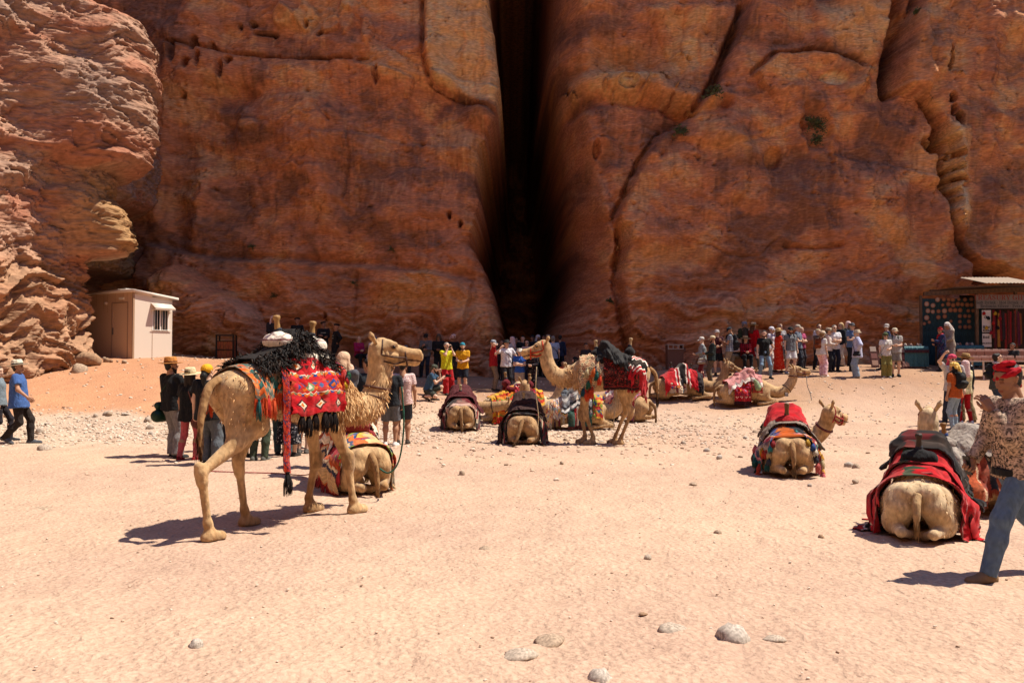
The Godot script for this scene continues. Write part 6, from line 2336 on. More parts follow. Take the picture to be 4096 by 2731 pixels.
	b = drape(c, "saddle_cloth", "red and black striped cover on the rear camel of the right pair", "cloth", -0.56, 0.44, 0.6, 0.6, 0.08, redblack, {"wave": 0.03, "thick": 0.02})
	b = drape(c, "breast_cloth", "dark fringed breast cloth on the rear camel of the right pair", "cloth", 0.42, 0.62, 0.5, 0.5, 0.05, mat(rgb8("#2c2226"), "cloth"), {"nu": 7})
	fringe(b, b.get_meta("hemR"), 0.2, 7, rgb8("#241c20"), 0.02)
	saddle(c, "saddle with two dark horns on the rear camel of the right pair", {"c": "#a01a22", "wood": "#3a2c22", "y": 1.9})
	c = camel("front camel of the resting pair on the right, bearing a number on its neck", on(7.72, 27.3), 0, {"coat": 0, "s": 1.12, "head": [0.0, 4.0], "neck": [Vector3(0.6, 0.46, 0), Vector3(0.95, 0.36, 0), Vector3(1.22, 0.48, 0), Vector3(1.4, 0.74, 0), Vector3(1.44, 1.02, 0)]})
	halter(c, rgb8("#7a2a2a"))
	neck_strap(c, 0.85, rgb8("#5a1f22"), 0.018)
	neck_strap(c, 0.5, rgb8("#1f1c1c"), 0.01)
	var np10: Array = c.np
	var plate := begin()
	box_at(plate, Vector3(-0.05, -0.11, 0), Vector3(0.05, 0.0, 0.012))
	var pl := put("number_plate", fin(plate, false), mat(rgb8("#23242a")), c.node, Transform3D(Basis(), np10[5] + Vector3(0.02, -0.06, 0.17)))
	lettering(pl, "19", 0.085, rgb8("#d8d4cc"), Transform3D(Basis(Vector3(0, 0, 1), PI / 2), Vector3(0.0, -0.055, 0.014)))
	b = drape(c, "saddlebag", "red saddlebag with white and blue motifs on the front camel of the right pair", "saddlebag", -0.44, 0.06, 1.0, 0.6, 0.08, woven("motif", pat_motifs), {"only": 1, "level": [0.92, 0.12], "thick": 0.04})
	fringe(b, b.get_meta("hemR"), 0.16, 6, rgb8("#3a1018"), 0.024)
	b = drape(c, "saddlebag", "plain rust red bag with a green pouch on the front camel of the right pair", "saddlebag", 0.1, 0.4, 0.72, 0.5, 0.08, mat(rgb8("#a8402c"), "cloth"), {"only": 1, "level": [0.85, 0.35], "thick": 0.04, "nu": 10})
	var pz: Vector3 = (b.get_meta("hemR") as Array)[3]
	put("pouch", blob([[pz + Vector3(-0.03, 0.34, 0.03), pz + Vector3(0.05, 0.14, 0.05), 0.05, 0.09]], 0.02), mat(rgb8("#93a67a"), "cloth"), b)
	b = drape(c, "saddle_cloth", "pink and white folded cloth on the front camel of the right pair", "cloth", -0.6, 0.42, 0.36, 0.4, 0.09, woven("pinkw", func(im): im.fill(rgb8("#c98a8a"))), {"wave": 0.04, "thick": 0.03})
	saddle(c, "saddle with tall wooden horns on the front camel of the right pair", {"c": "#a85a5e", "wood": "#9c7a4c", "y": 1.92})
	rope("thin grey cord hanging from the halter of the numbered camel", [Vector3(9.72, 1.3, -27.2), Vector3(9.7, 1.0, -27.1), Vector3(9.78, 0.72, -27.05), on(9.8, 27.0, 0.02)], 0.012, rgb8("#8a8a88"))

	# 11 --- rump towards us, many tassels
	c = camel("resting camel right of the middle hung with many coloured tassels, rump towards us", on(4.27, 12.95), 80, {"coat": 0, "s": 0.96, "fur": 1400, "neck": [Vector3(0.55, 0.46, 0.04), Vector3(0.8, 0.42, 0.36), Vector3(0.9, 0.52, 0.66), Vector3(0.84, 0.74, 0.82), Vector3(0.76, 0.94, 0.84)], "head": [-48.0, -6.0], "tail": [Vector3(-0.78, 0.52, 0), Vector3(-0.89, 0.4, 0), Vector3(-0.92, 0.25, 0.0), Vector3(-0.93, 0.12, 0.0)]})
	halter(c, rgb8("#b02a2a"), {"w": 0.014})
	neck_strap(c, 0.7, rgb8("#7a3a38"), 0.02)
	var multi := woven("multi", func(im): stripes(im, MULTI, true, 4), 1.0, 0.85)
	b = drape(c, "saddle_blanket", "many coloured striped blanket on the tasselled camel", "blanket", -0.5, 0.42, 0.88, 0.88, 0.05, multi, {"wave": 0.035})
	var hems := [b.get_meta("hemR"), b.get_meta("hemL")]
	var tc := ["#d06a70", "#1f5a58", "#c8922a", "#6a1420", "#1c2c24", "#c8451e", "#cbb58c", "#5a3a44", "#b03a30", "#d8a040"]
	for h in 2:
		for k in 11:
			tassel(b, (hems[h] as Array)[k * 2] + Vector3(0, 0.05 + 0.09 * (k % 3), 0.03 * (1 - 2 * h)), 0.17, 0.085, rgb8(tc[(k * 3 + h * 5) % 10]))
	var tris := woven("tris", func(im):
		stripes(im, MULTI, true, 4)
		for k in 8:
			tri(im, k * 32 + 16, 4, 16, 30, rgb8(["#d08a92", "#2f7a7c", "#b8402a", "#e0c9b4"][k % 4]))
			tri(im, k * 32, 34, 16, 30, rgb8(["#8f1f28", "#d9a29a", "#3a2a5a"][k % 3])), 1.0, 1.0)
	b = drape(c, "rump_cloth", "striped rump cloth edged with tassels on the tasselled camel", "cloth", -0.66, -0.36, 0.44, 0.44, 0.045, tris, {"wave": 0.02})
	var he: Array = b.get_meta("hemR")
	var hl: Array = b.get_meta("hemL")
	for k in 6:
		tassel(b, he[k * 4] + Vector3(-0.01, 0.02, 0.01), 0.15, 0.075, rgb8(tc[(k * 3) % 10]))
		tassel(b, hl[k * 4] + Vector3(-0.01, 0.02, -0.01), 0.15, 0.075, rgb8(tc[(k * 7 + 1) % 10]))
	var P: PackedVector3Array = b.get_meta("pts")
	for k in 9:
		tassel(b, P[3 + k * 3] + Vector3(-0.03, 0.0, 0), 0.13, 0.07, rgb8(["#3a3f4a", "#c8ab7a", "#2f8a8a", "#8a2028", "#b8902e", "#30508f", "#d8cdb8", "#3a3540", "#c8605a"][k]), Vector3(-0.55, -1, 0))
	b = drape(c, "saddle_cloth", "taupe cloth under a red cover on the saddle of the tasselled camel", "cloth", -0.4, 0.4, 0.5, 0.34, 0.09, mat(rgb8("#8a7a6c"), "cloth"), {"wave": 0.05, "thick": 0.03})
	drape(c, "saddle_cover", "bright red cover with black bars on the saddle of the tasselled camel", "cloth", -0.26, 0.36, 0.26, 0.24, 0.12, redblack, {"wave": 0.02, "thick": 0.02})
	saddle(c, "red saddle with a wide wooden horn on the tasselled camel", {"c": "#b01820", "wood": "#8a6238", "knob": false, "y": 1.9})

	# 12 and 13 --- near right
	c = camel("woolly resting camel near right under red and black cloths, rump towards us", on(4.1, 8.3), 61, {"coat": 2, "s": 0.9, "fur": 6500, "neck": [Vector3(0.6, 0.46, 0), Vector3(0.93, 0.4, 0), Vector3(1.2, 0.52, 0), Vector3(1.34, 0.85, 0.02), Vector3(1.38, 1.2, 0.03)], "head": [6.0, -4.0], "tail": [Vector3(-0.78, 0.5, 0), Vector3(-0.88, 0.4, 0), Vector3(-0.92, 0.27, 0.0), Vector3(-0.92, 0.18, 0.0)], "tuft": rgb8("#8a6a44")})
	halter(c, rgb8("#a82a2a"))
	b = drape(c, "saddle_blanket", "red and black striped blanket with white lines on the near right camel", "blanket", -0.5, 0.36, 0.86, 0.9, 0.05, redblack, {"wave": 0.05})
	b = drape(c, "saddle_cloth", "bright red cloth hanging to the sand on both sides of the near right camel", "cloth", -0.36, 0.34, 1.05, 1.15, 0.075, woven("redplain", func(im): stripes(im, [[8, "#b3121c"], [0.3, "#d8c8b8"], [1, "#1c1416"], [0.3, "#d8c8b8"], [6, "#a8101a"], [0.4, "#24402f"]], true), 1.0, 0.5), {"wave": 0.06, "thick": 0.018})
	drape(c, "saddle_cover", "black cloth thrown over the saddle of the near right camel", "cloth", -0.16, 0.3, 0.72, 0.3, 0.11, woven("blackg", func(im): stripes(im, [[8, "#15161a"], [0.5, "#20352c"], [6, "#17171b"], [0.4, "#5a1a1e"]], true), 1.0, 1.0), {"wave": 0.07, "thick": 0.02})
	drape(c, "rump_cloth", "narrow red and green band across the rump of the near right camel", "cloth", -0.56, -0.44, 0.6, 0.5, 0.06, woven("redplain", func(im): im.fill(rgb8("#8a1a20"))), {"wave": 0.03, "nu": 8})
	saddle(c, "black covered saddle of the near right camel", {"c": "#17171a", "y": 1.9, "wood": "#4a3a2c"})
	c = camel("camel lying beyond the near right one, partly hidden by the man in jeans", on(5.05, 9.25), 12, {"coat": 0, "s": 0.9, "fur": 900})
	b = drape(c, "saddle_blanket", "rust brown striped blanket on the camel beyond the near right one", "blanket", -0.56, 0.2, 0.8, 0.8, 0.05, woven("rust", func(im): stripes(im, [[3, "#8f3a22"], [0.6, "#2a2426"], [2, "#a34a2a"], [0.5, "#c0a080"], [2, "#7a2a1c"], [1, "#23262e"]], false, 4), 1.4, 1.0), {"wave": 0.03})
	fringe(b, b.get_meta("hemR"), 0.08, 6, rgb8("#8f3a22"), 0.012)
	drape(c, "saddle_cloth", "grey rolled cloth on the saddle of the camel beyond", "cloth", -0.4, 0.3, 0.34, 0.3, 0.09, mat(rgb8("#a89c90"), "cloth"), {"wave": 0.06, "thick": 0.04})
	b = drape(c, "breast_cloth", "pink and green crocheted cloth on the camel beyond the near right one", "cloth", 0.22, 0.56, 0.7, 0.6, 0.06, woven("crochet", func(im): stripes(im, [[2, "#c8646a"], [2, "#7a9a7c"], [1.5, "#b83a3a"], [1, "#d8b8a8"]], true, 8), 1.2, 2.0), {"wave": 0.03})
	fringe(b, b.get_meta("hemR"), 0.1, 6, rgb8("#b83a3a"), 0.014)
	saddle(c, "grey covered saddle with a blue bound horn on the camel beyond", {"c": "#a89c90", "y": 1.92, "wood": "#a8763e", "bind": "#1f3a7a"})


# flat lettering as thin raised geometry
func lettering(parent: Node, text: String, height: float, c: Color, at: Transform3D, font := "Droid Sans", called := "lettering", bold := 700) -> void:
	var tm := TextMesh.new()
	var f := SystemFont.new()
	f.font_names = PackedStringArray([font])
	f.font_weight = bold
	tm.font = f
	tm.text = text
	tm.font_size = 32
	tm.pixel_size = height / 24.0
	tm.depth = 0.004
	put(called, tm, mat(c, "", 0.8), parent, at)


# ---------- the hut, bins, bench, stall, rocks and plants ----------
func build_hut() -> void:
	var t := thing("hut", "small cream metal guard hut with a side window, under the rock overhang on the left", "hut", Vector3(-12.94, ground(-13.4, -28.2) - 0.1, -28.1), deg_to_rad(-30.0))
	var cream := mat(Color(0.63, 0.42, 0.265).linear_to_srgb(), "skin", 0.55)  # front wall: orange bounce light from the sand put into the cream
	var white := mat(Color(0.66, 0.57, 0.48).linear_to_srgb(), "skin", 0.55)
	var trim := mat(Color(0.36, 0.235, 0.15).linear_to_srgb(), "skin", 0.5)
	# the front wall is built round the door: local x from -2.6 to 0, facing +z
	for w in [[-2.6, -1.15, 0.0, 2.42], [-0.28, 0.0, 0.0, 2.42], [-1.15, -0.28, 2.02, 2.42]]:
		put("wall_panel", box_mesh(Vector3(w[0], w[2], -0.06), Vector3(w[1], w[3], 0.0)), cream, t)
	put("wall_panel", box_mesh(Vector3(-2.6, 0, -1.56), Vector3(-2.54, 2.3, -0.06)), white, t)
	put("wall_panel", box_mesh(Vector3(-2.54, 0, -1.56), Vector3(-0.06, 2.2, -1.5)), white, t)
	# the side wall with its window opening: z from 0 to -1.56, window -0.75..-1.4, y 1.05..1.85
	for w in [[0.0, -0.74, 0.0, 2.32], [-1.42, -1.56, 0.0, 2.2], [-0.74, -1.42, 0.0, 1.02], [-0.74, -1.42, 1.86, 2.24]]:
		put("wall_panel", box_mesh(Vector3(-0.06, w[2], w[1]), Vector3(0.0, w[3], w[0])), white, t)
	put("skirting", box_mesh(Vector3(-2.62, -0.1, -1.58), Vector3(0.02, 0.06, 0.02)), mat(Color(0.3, 0.2, 0.14).linear_to_srgb(), "skin"), t)
	put("corner_trim", box_mesh(Vector3(-0.03, 0.06, -0.05), Vector3(0.012, 2.4, 0.012)), trim, t)
	put("corner_trim", box_mesh(Vector3(-2.612, 0.06, -0.05), Vector3(-2.57, 2.4, 0.012)), trim, t)
	put("panel_seam", box_mesh(Vector3(0.0, 0.06, -0.76), Vector3(0.008, 1.02, -0.745)), trim, t)
	# roof: a tilted slab with a lip
	var st := begin()
	for q in [[Vector3(-2.72, 2.37, 0.1), Vector3(0.1, 2.37, 0.1), Vector3(0.1, 2.18, -1.75), Vector3(-2.72, 2.18, -1.75)]]:
		var up := Vector3(0, 0.09, 0)
		quad(st, q[0] + up, q[1] + up, q[2] + up, q[3] + up)
		quad(st, q[3], q[2], q[1], q[0])
		for k in 4:
			quad(st, q[k], q[(k + 1) % 4], q[(k + 1) % 4] + up, q[k] + up)
	var roof := put("roof", fin(st, false), mat(Color(0.66, 0.58, 0.5).linear_to_srgb(), "skin", 0.45), t)
	put("vent_cover", box_mesh(Vector3(-1.3, 2.5, -0.7), Vector3(-0.85, 2.55, -0.3)), mat(Color(0.7, 0.68, 0.65).linear_to_srgb(), "", 0.4), roof)
	var door := put("door", box_mesh(Vector3(-1.13, 0.07, -0.045), Vector3(-0.3, 2.0, -0.012)), mat(Color(0.64, 0.43, 0.27).linear_to_srgb(), "skin", 0.5), t)  # door colour also carries the painted bounce light
	for f in [[-1.17, -1.13, 0.06, 2.04], [-0.3, -0.26, 0.06, 2.04], [-1.13, -0.3, 2.0, 2.04]]:
		put("door_frame", box_mesh(Vector3(f[0], f[2], -0.03), Vector3(f[1], f[3], 0.016)), trim, door)
	put("handle", box_mesh(Vector3(-1.12, 0.92, -0.012), Vector3(-1.085, 1.16, 0.02)), mat(Color(0.12, 0.1, 0.09).linear_to_srgb(), "", 0.4), door)
	put("wall_lamp", lathe_mesh([Vector2(0.05, 0), Vector2(0.06, 0.03), Vector2(0.045, 0.09), Vector2(0, 0.11)], 10), mat(Color(0.62, 0.5, 0.38).linear_to_srgb(), "", 0.4), t, Transform3D(Basis(Vector3.RIGHT, PI / 2), Vector3(-1.45, 2.02, 0.0)))
	put("wall_lamp", box_mesh(Vector3(-0.72, 2.12, 0.0), Vector3(-0.48, 2.2, 0.05)), mat(Color(0.75, 0.68, 0.55).linear_to_srgb(), "", 0.4), t)
	for k in 7:
		put("rust_streak", box_mesh(Vector3(-2.5 + k * 0.36 + 0.07 * (k % 3), 2.36 - 0.3 - 0.12 * (k % 4), 0.0), Vector3(-2.485 + k * 0.36 + 0.07 * (k % 3), 2.36, 0.0015)), mat(Color(0.46, 0.27, 0.15).linear_to_srgb(), "skin", 0.7), t)
	var win := put("window", box_mesh(Vector3(-0.055, 1.02, -1.42), Vector3(-0.05, 1.86, -0.74)), mat(Color(0.02, 0.024, 0.026), "", 0.2), t)
	for f in [[-0.74, -0.79, 1.02, 1.86], [-1.37, -1.42, 1.02, 1.86], [-0.79, -1.37, 1.02, 1.07], [-0.79, -1.37, 1.81, 1.86], [-1.06, -1.1, 1.07, 1.81]]:
		put("window_frame", box_mesh(Vector3(-0.045, f[2], f[1]), Vector3(0.012, f[3], f[0])), mat(Color(0.72, 0.68, 0.62).linear_to_srgb(), "", 0.4), win)
	for k in 6:
		put("bar", tube_mesh([Vector3(0.035, 1.06, -0.82 - k * 0.105), Vector3(0.035, 1.83, -0.82 - k * 0.105)], 0.011, 6), mat(Color(0.78, 0.75, 0.7).linear_to_srgb(), "", 0.4), win)
	for y in [1.09, 1.8]:
		put("bar", tube_mesh([Vector3(0.035, y, -0.68), Vector3(0.035, y, -1.5)], 0.012, 6), mat(Color(0.78, 0.75, 0.7).linear_to_srgb(), "", 0.4), win)
	var aw := begin()
	var a0 := Vector3(0.0, 2.04, -0.68)
	var a1 := Vector3(0.0, 2.04, -1.5)
	var b0 := Vector3(0.26, 1.86, -0.68)
	var b1 := Vector3(0.26, 1.86, -1.5)
	var dn := Vector3(0, -0.02, 0)
	quad(aw, b0, b1, a1, a0)
	quad(aw, a0 + dn, a1 + dn, b1 + dn, b0 + dn)
	quad(aw, b0 + dn, b1 + dn, b1, b0)
	quad(aw, b0 + Vector3(0, -0.06, 0), b1 + Vector3(0, -0.06, 0), b1 + dn, b0 + dn)
	quad(aw, a0 + dn, b0 + dn, b0, a0)
	quad(aw, b1 + dn, a1 + dn, a1, b1)
	put("awning", fin(aw, false), white, t)


func build_bins() -> void:
	var g := ground(-10.75, -31.0)
	var t := thing("litter_bin", "open litter bin with upright orange wooden slats near the hut", "bin", Vector3(-10.75, g - 0.1, -31.0), 0.05)
	var steel := mat(Color(0.05, 0.045, 0.04), "", 0.6)
	for x in [-0.31, 0.31]:
		for z in [-0.2, 0.2]:
			put("post", box_mesh(Vector3(x - 0.025, 0, z - 0.025), Vector3(x + 0.025, 0.95, z + 0.025)), steel, t)
	for y in [0.06, 0.4, 0.72]:
		put("rail", box_mesh(Vector3(-0.285, y, 0.19), Vector3(0.285, y + 0.035, 0.215)), steel, t)
		put("rail", box_mesh(Vector3(-0.285, y, -0.215), Vector3(0.285, y + 0.035, -0.19)), steel, t)
	for k in 5:
		var x := -0.282 + k * 0.114
		var c := Color(0.42, 0.1 + 0.012 * (k % 3), 0.035).linear_to_srgb()
		put("slat", box_mesh(Vector3(x, 0.04, 0.165), Vector3(x + 0.106, 0.76, 0.188)), mat(c, "wood", 0.6), t)
		put("slat", box_mesh(Vector3(x, 0.04, -0.188), Vector3(x + 0.106, 0.76, -0.165)), mat(c, "wood", 0.6), t)
	for k in 3:
		for x in [-0.305, 0.282]:
			put("slat", box_mesh(Vector3(x, 0.04, -0.17 + k * 0.115), Vector3(x + 0.023, 0.76, -0.064 + k * 0.115)), mat(Color(0.42, 0.1, 0.035).linear_to_srgb(), "wood", 0.6), t)
	put("lid", box_mesh(Vector3(-0.34, 0.95, -0.23), Vector3(0.34, 0.985, 0.23)), steel, t)
	g = ground(6.6, -33.2)
	t = thing("litter_bin", "brown sheet metal litter bin with a slotted hood at the foot of the right cliff", "bin", Vector3(6.55, g - 0.02, -33.2), 0.03)
	var brown := mat(Color(0.13, 0.06, 0.04).linear_to_srgb(), "", 0.7)
	for x in [-0.3, 0.3]:
		put("post", box_mesh(Vector3(x - 0.025, 0, -0.2), Vector3(x + 0.025, 1.0, 0.2)), brown, t)
	put("panel", box_mesh(Vector3(-0.275, 0.1, 0.16), Vector3(0.275, 0.82, 0.19)), brown, t)
	put("panel", box_mesh(Vector3(-0.275, 0.1, -0.19), Vector3(0.275, 0.82, -0.16)), brown, t)
	var pale := mat(Color(0.3, 0.27, 0.24).linear_to_srgb(), "", 0.6)
	var st := begin()
	box_at(st, Vector3(-0.33, 0.97, -0.23), Vector3(0.33, 1.0, 0.23))
	put("hood", fin(st, false), pale, t)
	for x in [-0.3, -0.1, 0.1, 0.3]:
		put("hood_bar", box_mesh(Vector3(x - 0.016, 0.82, 0.19), Vector3(x + 0.016, 0.97, 0.22)), pale, t)
	put("hood_bar", box_mesh(Vector3(-0.32, 0.8, 0.191), Vector3(0.32, 0.83, 0.225)), pale, t)
	put("ashtray", box_mesh(Vector3(0.326, 0.72, -0.06), Vector3(0.44, 0.86, 0.08)), brown, t)
	# low benches of stone along the cliff foot
	for b in [[-6.6, -3.7, 32.9, "low stone bench at the foot of the left cliff"], [8.6, 10.3, 33.35, "low stone bench behind the crowd at the foot of the right cliff"]]:
		var y := ground((b[0] + b[1]) * 0.5, -b[2])
		var bt := thing("stone_bench", b[3], "bench", Vector3(b[0], y, -b[2]))
		var L: float = b[1] - b[0]
		var n := int(L / 0.6)
		for k in n:
			put("slab", box_mesh(Vector3(k * L / n + 0.008, -0.2, -0.22), Vector3((k + 1) * L / n - 0.008, 0.43 + 0.02 * (k % 2), 0.18)), mat(Color(0.36, 0.2, 0.13).linear_to_srgb(), "skin", 0.9), bt)


func rock_mesh(seed_: int, flat: float) -> ArrayMesh:
	# a worn angular stone of about one metre across
	var key := "rock%d" % seed_
	if bits.has(key):
		return bits[key]
	var st := begin()
	var r := RandomNumberGenerator.new()
	r.seed = seed_
	var cuts := []
	for k in 11:
		var n := Vector3(r.randfn(), r.randfn() * 0.8, r.randfn()).normalized()
		cuts.append([n, r.randf_range(0.33, 0.47)])
	var nz := noise(seed_, 3.0, 3)
	var nu := 18
	var nv := 11
	var P := []
	for j in nv:
		for i in nu:
			var a := TAU * i / nu
			var e := PI * (float(j) / (nv - 1) - 0.5)
			var d := Vector3(cos(a) * cos(e), sin(e), sin(a) * cos(e))
			var q := 0.5
			for c in cuts:
				var dn: float = d.dot(c[0])
				if dn > 0.05:
					q = minf(q, c[1] / dn)
			q += nz.get_noise_3d(d.x, d.y, d.z) * 0.07
			P.append(d * q * Vector3(1, flat, 0.8))
	st.set_smooth_group(0)
	for j in nv - 1:
		for i in nu:
			var i2 := (i + 1) % nu
			quad(st, P[j * nu + i2], P[j * nu + i], P[(j + 1) * nu + i], P[(j + 1) * nu + i2])
	bits[key] = fin(st)
	return bits[key]


func build_rocks() -> void:
	var greys := [mat(Color(0.68, 0.55, 0.43).linear_to_srgb(), "rock", 0.9), mat(Color(0.60, 0.44, 0.31).linear_to_srgb(), "rock", 0.9), mat(Color(0.72, 0.62, 0.52).linear_to_srgb(), "rock", 0.9), mat(Color(0.52, 0.32, 0.19).linear_to_srgb(), "rock", 0.9)]
	var o: MeshInstance3D
	# those with a look or a place of their own: x, distance, size, sink, tone, label
	for r in [
		[0.22, 5.02, 0.2, 0.03, 1, "brown angular rock in the foreground, right of centre"],
		[0.04, 4.76, 0.2, 0.03, 0, "pale flat rock half sunk in the sand at the bottom centre"],
		[1.35, 5.08, 0.22, 0.055, 2, "whitish rock in the foreground, largest of the pale ones on the right"],
		[1.02, 5.24, 0.2, 0.035, 0, "sunken pale rock just left of the whitish one in the foreground"],
		[1.60, 5.08, 0.13, 0.03, 0, "small flat rock right of the whitish one in the foreground"],
		[0.47, 4.40, 0.16, 0.04, 2, "whitish rock cut by the bottom edge of the view"],
		[-0.24, 7.52, 0.12, 0.02, 1, "low sandy rock in the middle foreground"],
		[1.17, 7.12, 0.08, 0.01, 0, "small grey rock on the bare sand right of the middle"],
		[2.02, 8.14, 0.1, 0.015, 1, "flat tan rock left of the near right camel"],
		[2.96, 7.94, 0.07, 0.01, 3, "small brown stone left of the near right camel"],
		[0.88, 5.56, 0.06, 0.01, 3, "small brown stone on the bare sand right of centre in the foreground"],
		[-1.87, 4.92, 0.09, 0.01, 2, "small white stone at the lower left"],
		[-5.48, 9.70, 0.34, 0.12, 1, "broad low rock half sunk in the sand at the left, nearest the camera"],
		[-9.12, 16.12, 0.3, 0.06, 0, "low rock on the sand at the left in front of the walkers"],
		[-13.6, 26.35, 0.95, 0.06, 3, "rounded boulder leaning against the outcrop beside the hut"],
		[-13.3, 25.3, 0.5, 0.05, 1, "flat sunlit stone in front of the rounded boulder"]]:
		o = put("rock" if r[2] < 0.9 else "boulder", rock_mesh(int(r[2] * 100.0) % 7 + 3, 0.72 if r[2] > 0.9 else 0.36), greys[r[4]], null, Transform3D(Basis(Vector3.UP, r[0] * 3.7).scaled(Vector3.ONE * float(r[2]) * (1.0 if r[2] > 0.9 else 1.15)), on(r[0], r[1], float(r[2]) * (0.2 if r[2] > 0.9 else 0.11) - float(r[3]) * 0.8)))
		tag(o, r[5], "rock")
	# rubble below the hut and along the cliff foot, and the larger stones of the stony strip
	for k in 16:
		var u := rng.randf()
		o = put("rock", rock_mesh(3 + k % 6, 0.5), greys[1 if k % 3 else 3], null, Transform3D(Basis(Vector3.UP, rng.randf() * TAU).scaled(Vector3.ONE * rng.randf_range(0.08, 0.24)), on(lerpf(-14.4, -12.4, u), 27.9 - 1.25 * u + rng.randf_range(-0.25, 0.2), 0.04)))
		tag(o, "broken brown stone lying along the base of the hut", "rock", "stones along the base of the hut")
	for k in 34:
		var x := rng.randf_range(-13.0, -3.4)
		o = put("rock", rock_mesh(3 + k % 6, 0.5), greys[[0, 2, 0, 1][k % 4]], null, Transform3D(Basis(Vector3.UP, rng.randf() * TAU).scaled(Vector3.ONE * rng.randf_range(0.1, 0.26)), on(x, rng.randf_range(17.4, 20.4), 0.03)))
		tag(o, "loose grey stone in the stony strip on the left of the square", "rock", "larger stones of the stony strip")
	for k in 40:
		var x := rng.randf_range(-1.5, 9.0)
		var d := rng.randf_range(11.0, 24.0)
		o = put("rock", rock_mesh(3 + k % 6, 0.45), greys[[0, 2, 1, 1][k % 4]], null, Transform3D(Basis(Vector3.UP, rng.randf() * TAU).scaled(Vector3.ONE * rng.randf_range(0.07, 0.18)), on(x, d, 0.012)))
		tag(o, "small loose stone on the sand among the resting camels", "rock", "small stones among the camels")
	for k in 26:
		var x: float = [rng.randf_range(-9.5, -2.0), rng.randf_range(2.5, 8.0)][k % 2]
		o = put("rock", rock_mesh(3 + k % 6, 0.6), greys[3 if k % 2 else 1], null, Transform3D(Basis(Vector3.UP, rng.randf() * TAU).scaled(Vector3.ONE * rng.randf_range(0.15, 0.4)), on(x, rng.randf_range(33.0, 33.9), 0.05)))
		tag(o, "fallen brown stone at the foot of the cliff", "rock", "fallen stones at the cliff foot")
	# gravel that nobody could count
	var tones := [Color(0.57, 0.47, 0.375), Color(0.50, 0.36, 0.26), Color(0.34, 0.23, 0.16)]
	for v in 3:
		var mm := MultiMesh.new()
		mm.transform_format = MultiMesh.TRANSFORM_3D
		mm.mesh = rock_mesh(20 + v, 0.42)
		var list := []
		for k in [5600, 3400, 2400][v]:
			var x := 0.0
			var d := 0.0
			var s := 0.0
			var q := rng.randf()
			if q < (0.45 if v == 0 else 0.15):
				x = rng.randf_range(-14.0, -2.6)
				d = rng.randfn(19.0, 0.9)
				s = rng.randf_range(0.025, 0.1)
			elif q < 0.66:
				x = rng.randfn(0.5, 3.6)
				d = rng.randfn(20.5, 2.6)
				s = rng.randf_range(0.03, 0.1)
			elif q < 0.8:
				x = rng.randf_range(-15.0, 16.0)
				d = rng.randf_range(22.0, 33.5)
				s = rng.randf_range(0.03, 0.12)
			elif q < 0.96:
				d = 3.2 + 16.0 * pow(rng.randf(), 0.8)
				x = rng.randf_range(-0.7, 0.7) * d
				s = rng.randf_range(0.008, 0.03)
			else:
				continue
			list.append(Transform3D(Basis.from_euler(Vector3(rng.randf_range(-0.3, 0.3), rng.randf() * TAU, rng.randf_range(-0.3, 0.3))).scaled(Vector3(s, s, s)), on(x, clampf(d, 3.0, 34.0), s * 0.06)))
		mm.instance_count = list.size()
		for k in list.size():
			mm.set_instance_transform(k, list[k])
		var mi := MultiMeshInstance3D.new()
		mi.multimesh = mm
		mi.material_override = mat(tones[v].linear_to_srgb(), "skin", 0.95)
		mi.name = named("gravel")
		add_child(mi, true)
		mi.set_meta("kind", "stuff")
		tag(mi, ["pale gravel strewn over the sand", "brown gravel strewn over the sand", "dark gravel strewn over the sand"][v], "gravel")


func shrub(x: float, y: float, s: float, n: int, label: String, c: Color, droop := 0.0) -> void:
	var at := cliff_at(x, y)
	var t := thing("shrub", label, "shrub", at + Vector3(0, 0, 0.02))
	var st := begin()
	var lf := [begin(), begin()]
	for k in n:
		var dir := Vector3(rng.randf_range(-1, 1), rng.randf_range(-0.3 - droop, 1.0 - droop), rng.randf_range(0.2, 0.9)).normalized()
		var l := s * rng.randf_range(0.5, 1.0)
		var mid := dir * l * 0.5 + Vector3(0, 0.08 * s, 0)
		var end := dir * l + Vector3(0, -0.12 * s, 0)
		tube(st, [Vector3.ZERO, mid, end], [0.012 * s + 0.004, 0.008 * s + 0.003, 0.003], 4, false)
		for q in 16:
			var u := rng.randf_range(0.3, 1.05)
			var p := Vector3.ZERO.lerp(mid, u * 2.0) if u < 0.5 else mid.lerp(end, u * 2.0 - 1.0)
			p += Vector3(rng.randfn(), rng.randfn(), rng.randfn()) * 0.06 * s
			blade(lf[q % 2], p, Vector3(rng.randf() - 0.5, rng.randf() - 0.3, rng.randf() - 0.2), 0.13 * s + 0.02, 0.05 * s + 0.012, 0.4)
	put("stem", fin(st), mat(Color(0.16, 0.11, 0.07).linear_to_srgb(), "", 0.9), t)
	for k in 2:
		put("leaves", fin(lf[k], false), mat((c * (1.0 if k == 0 else 0.65)).linear_to_srgb(), "", 0.8), t).set_meta("kind", "stuff")


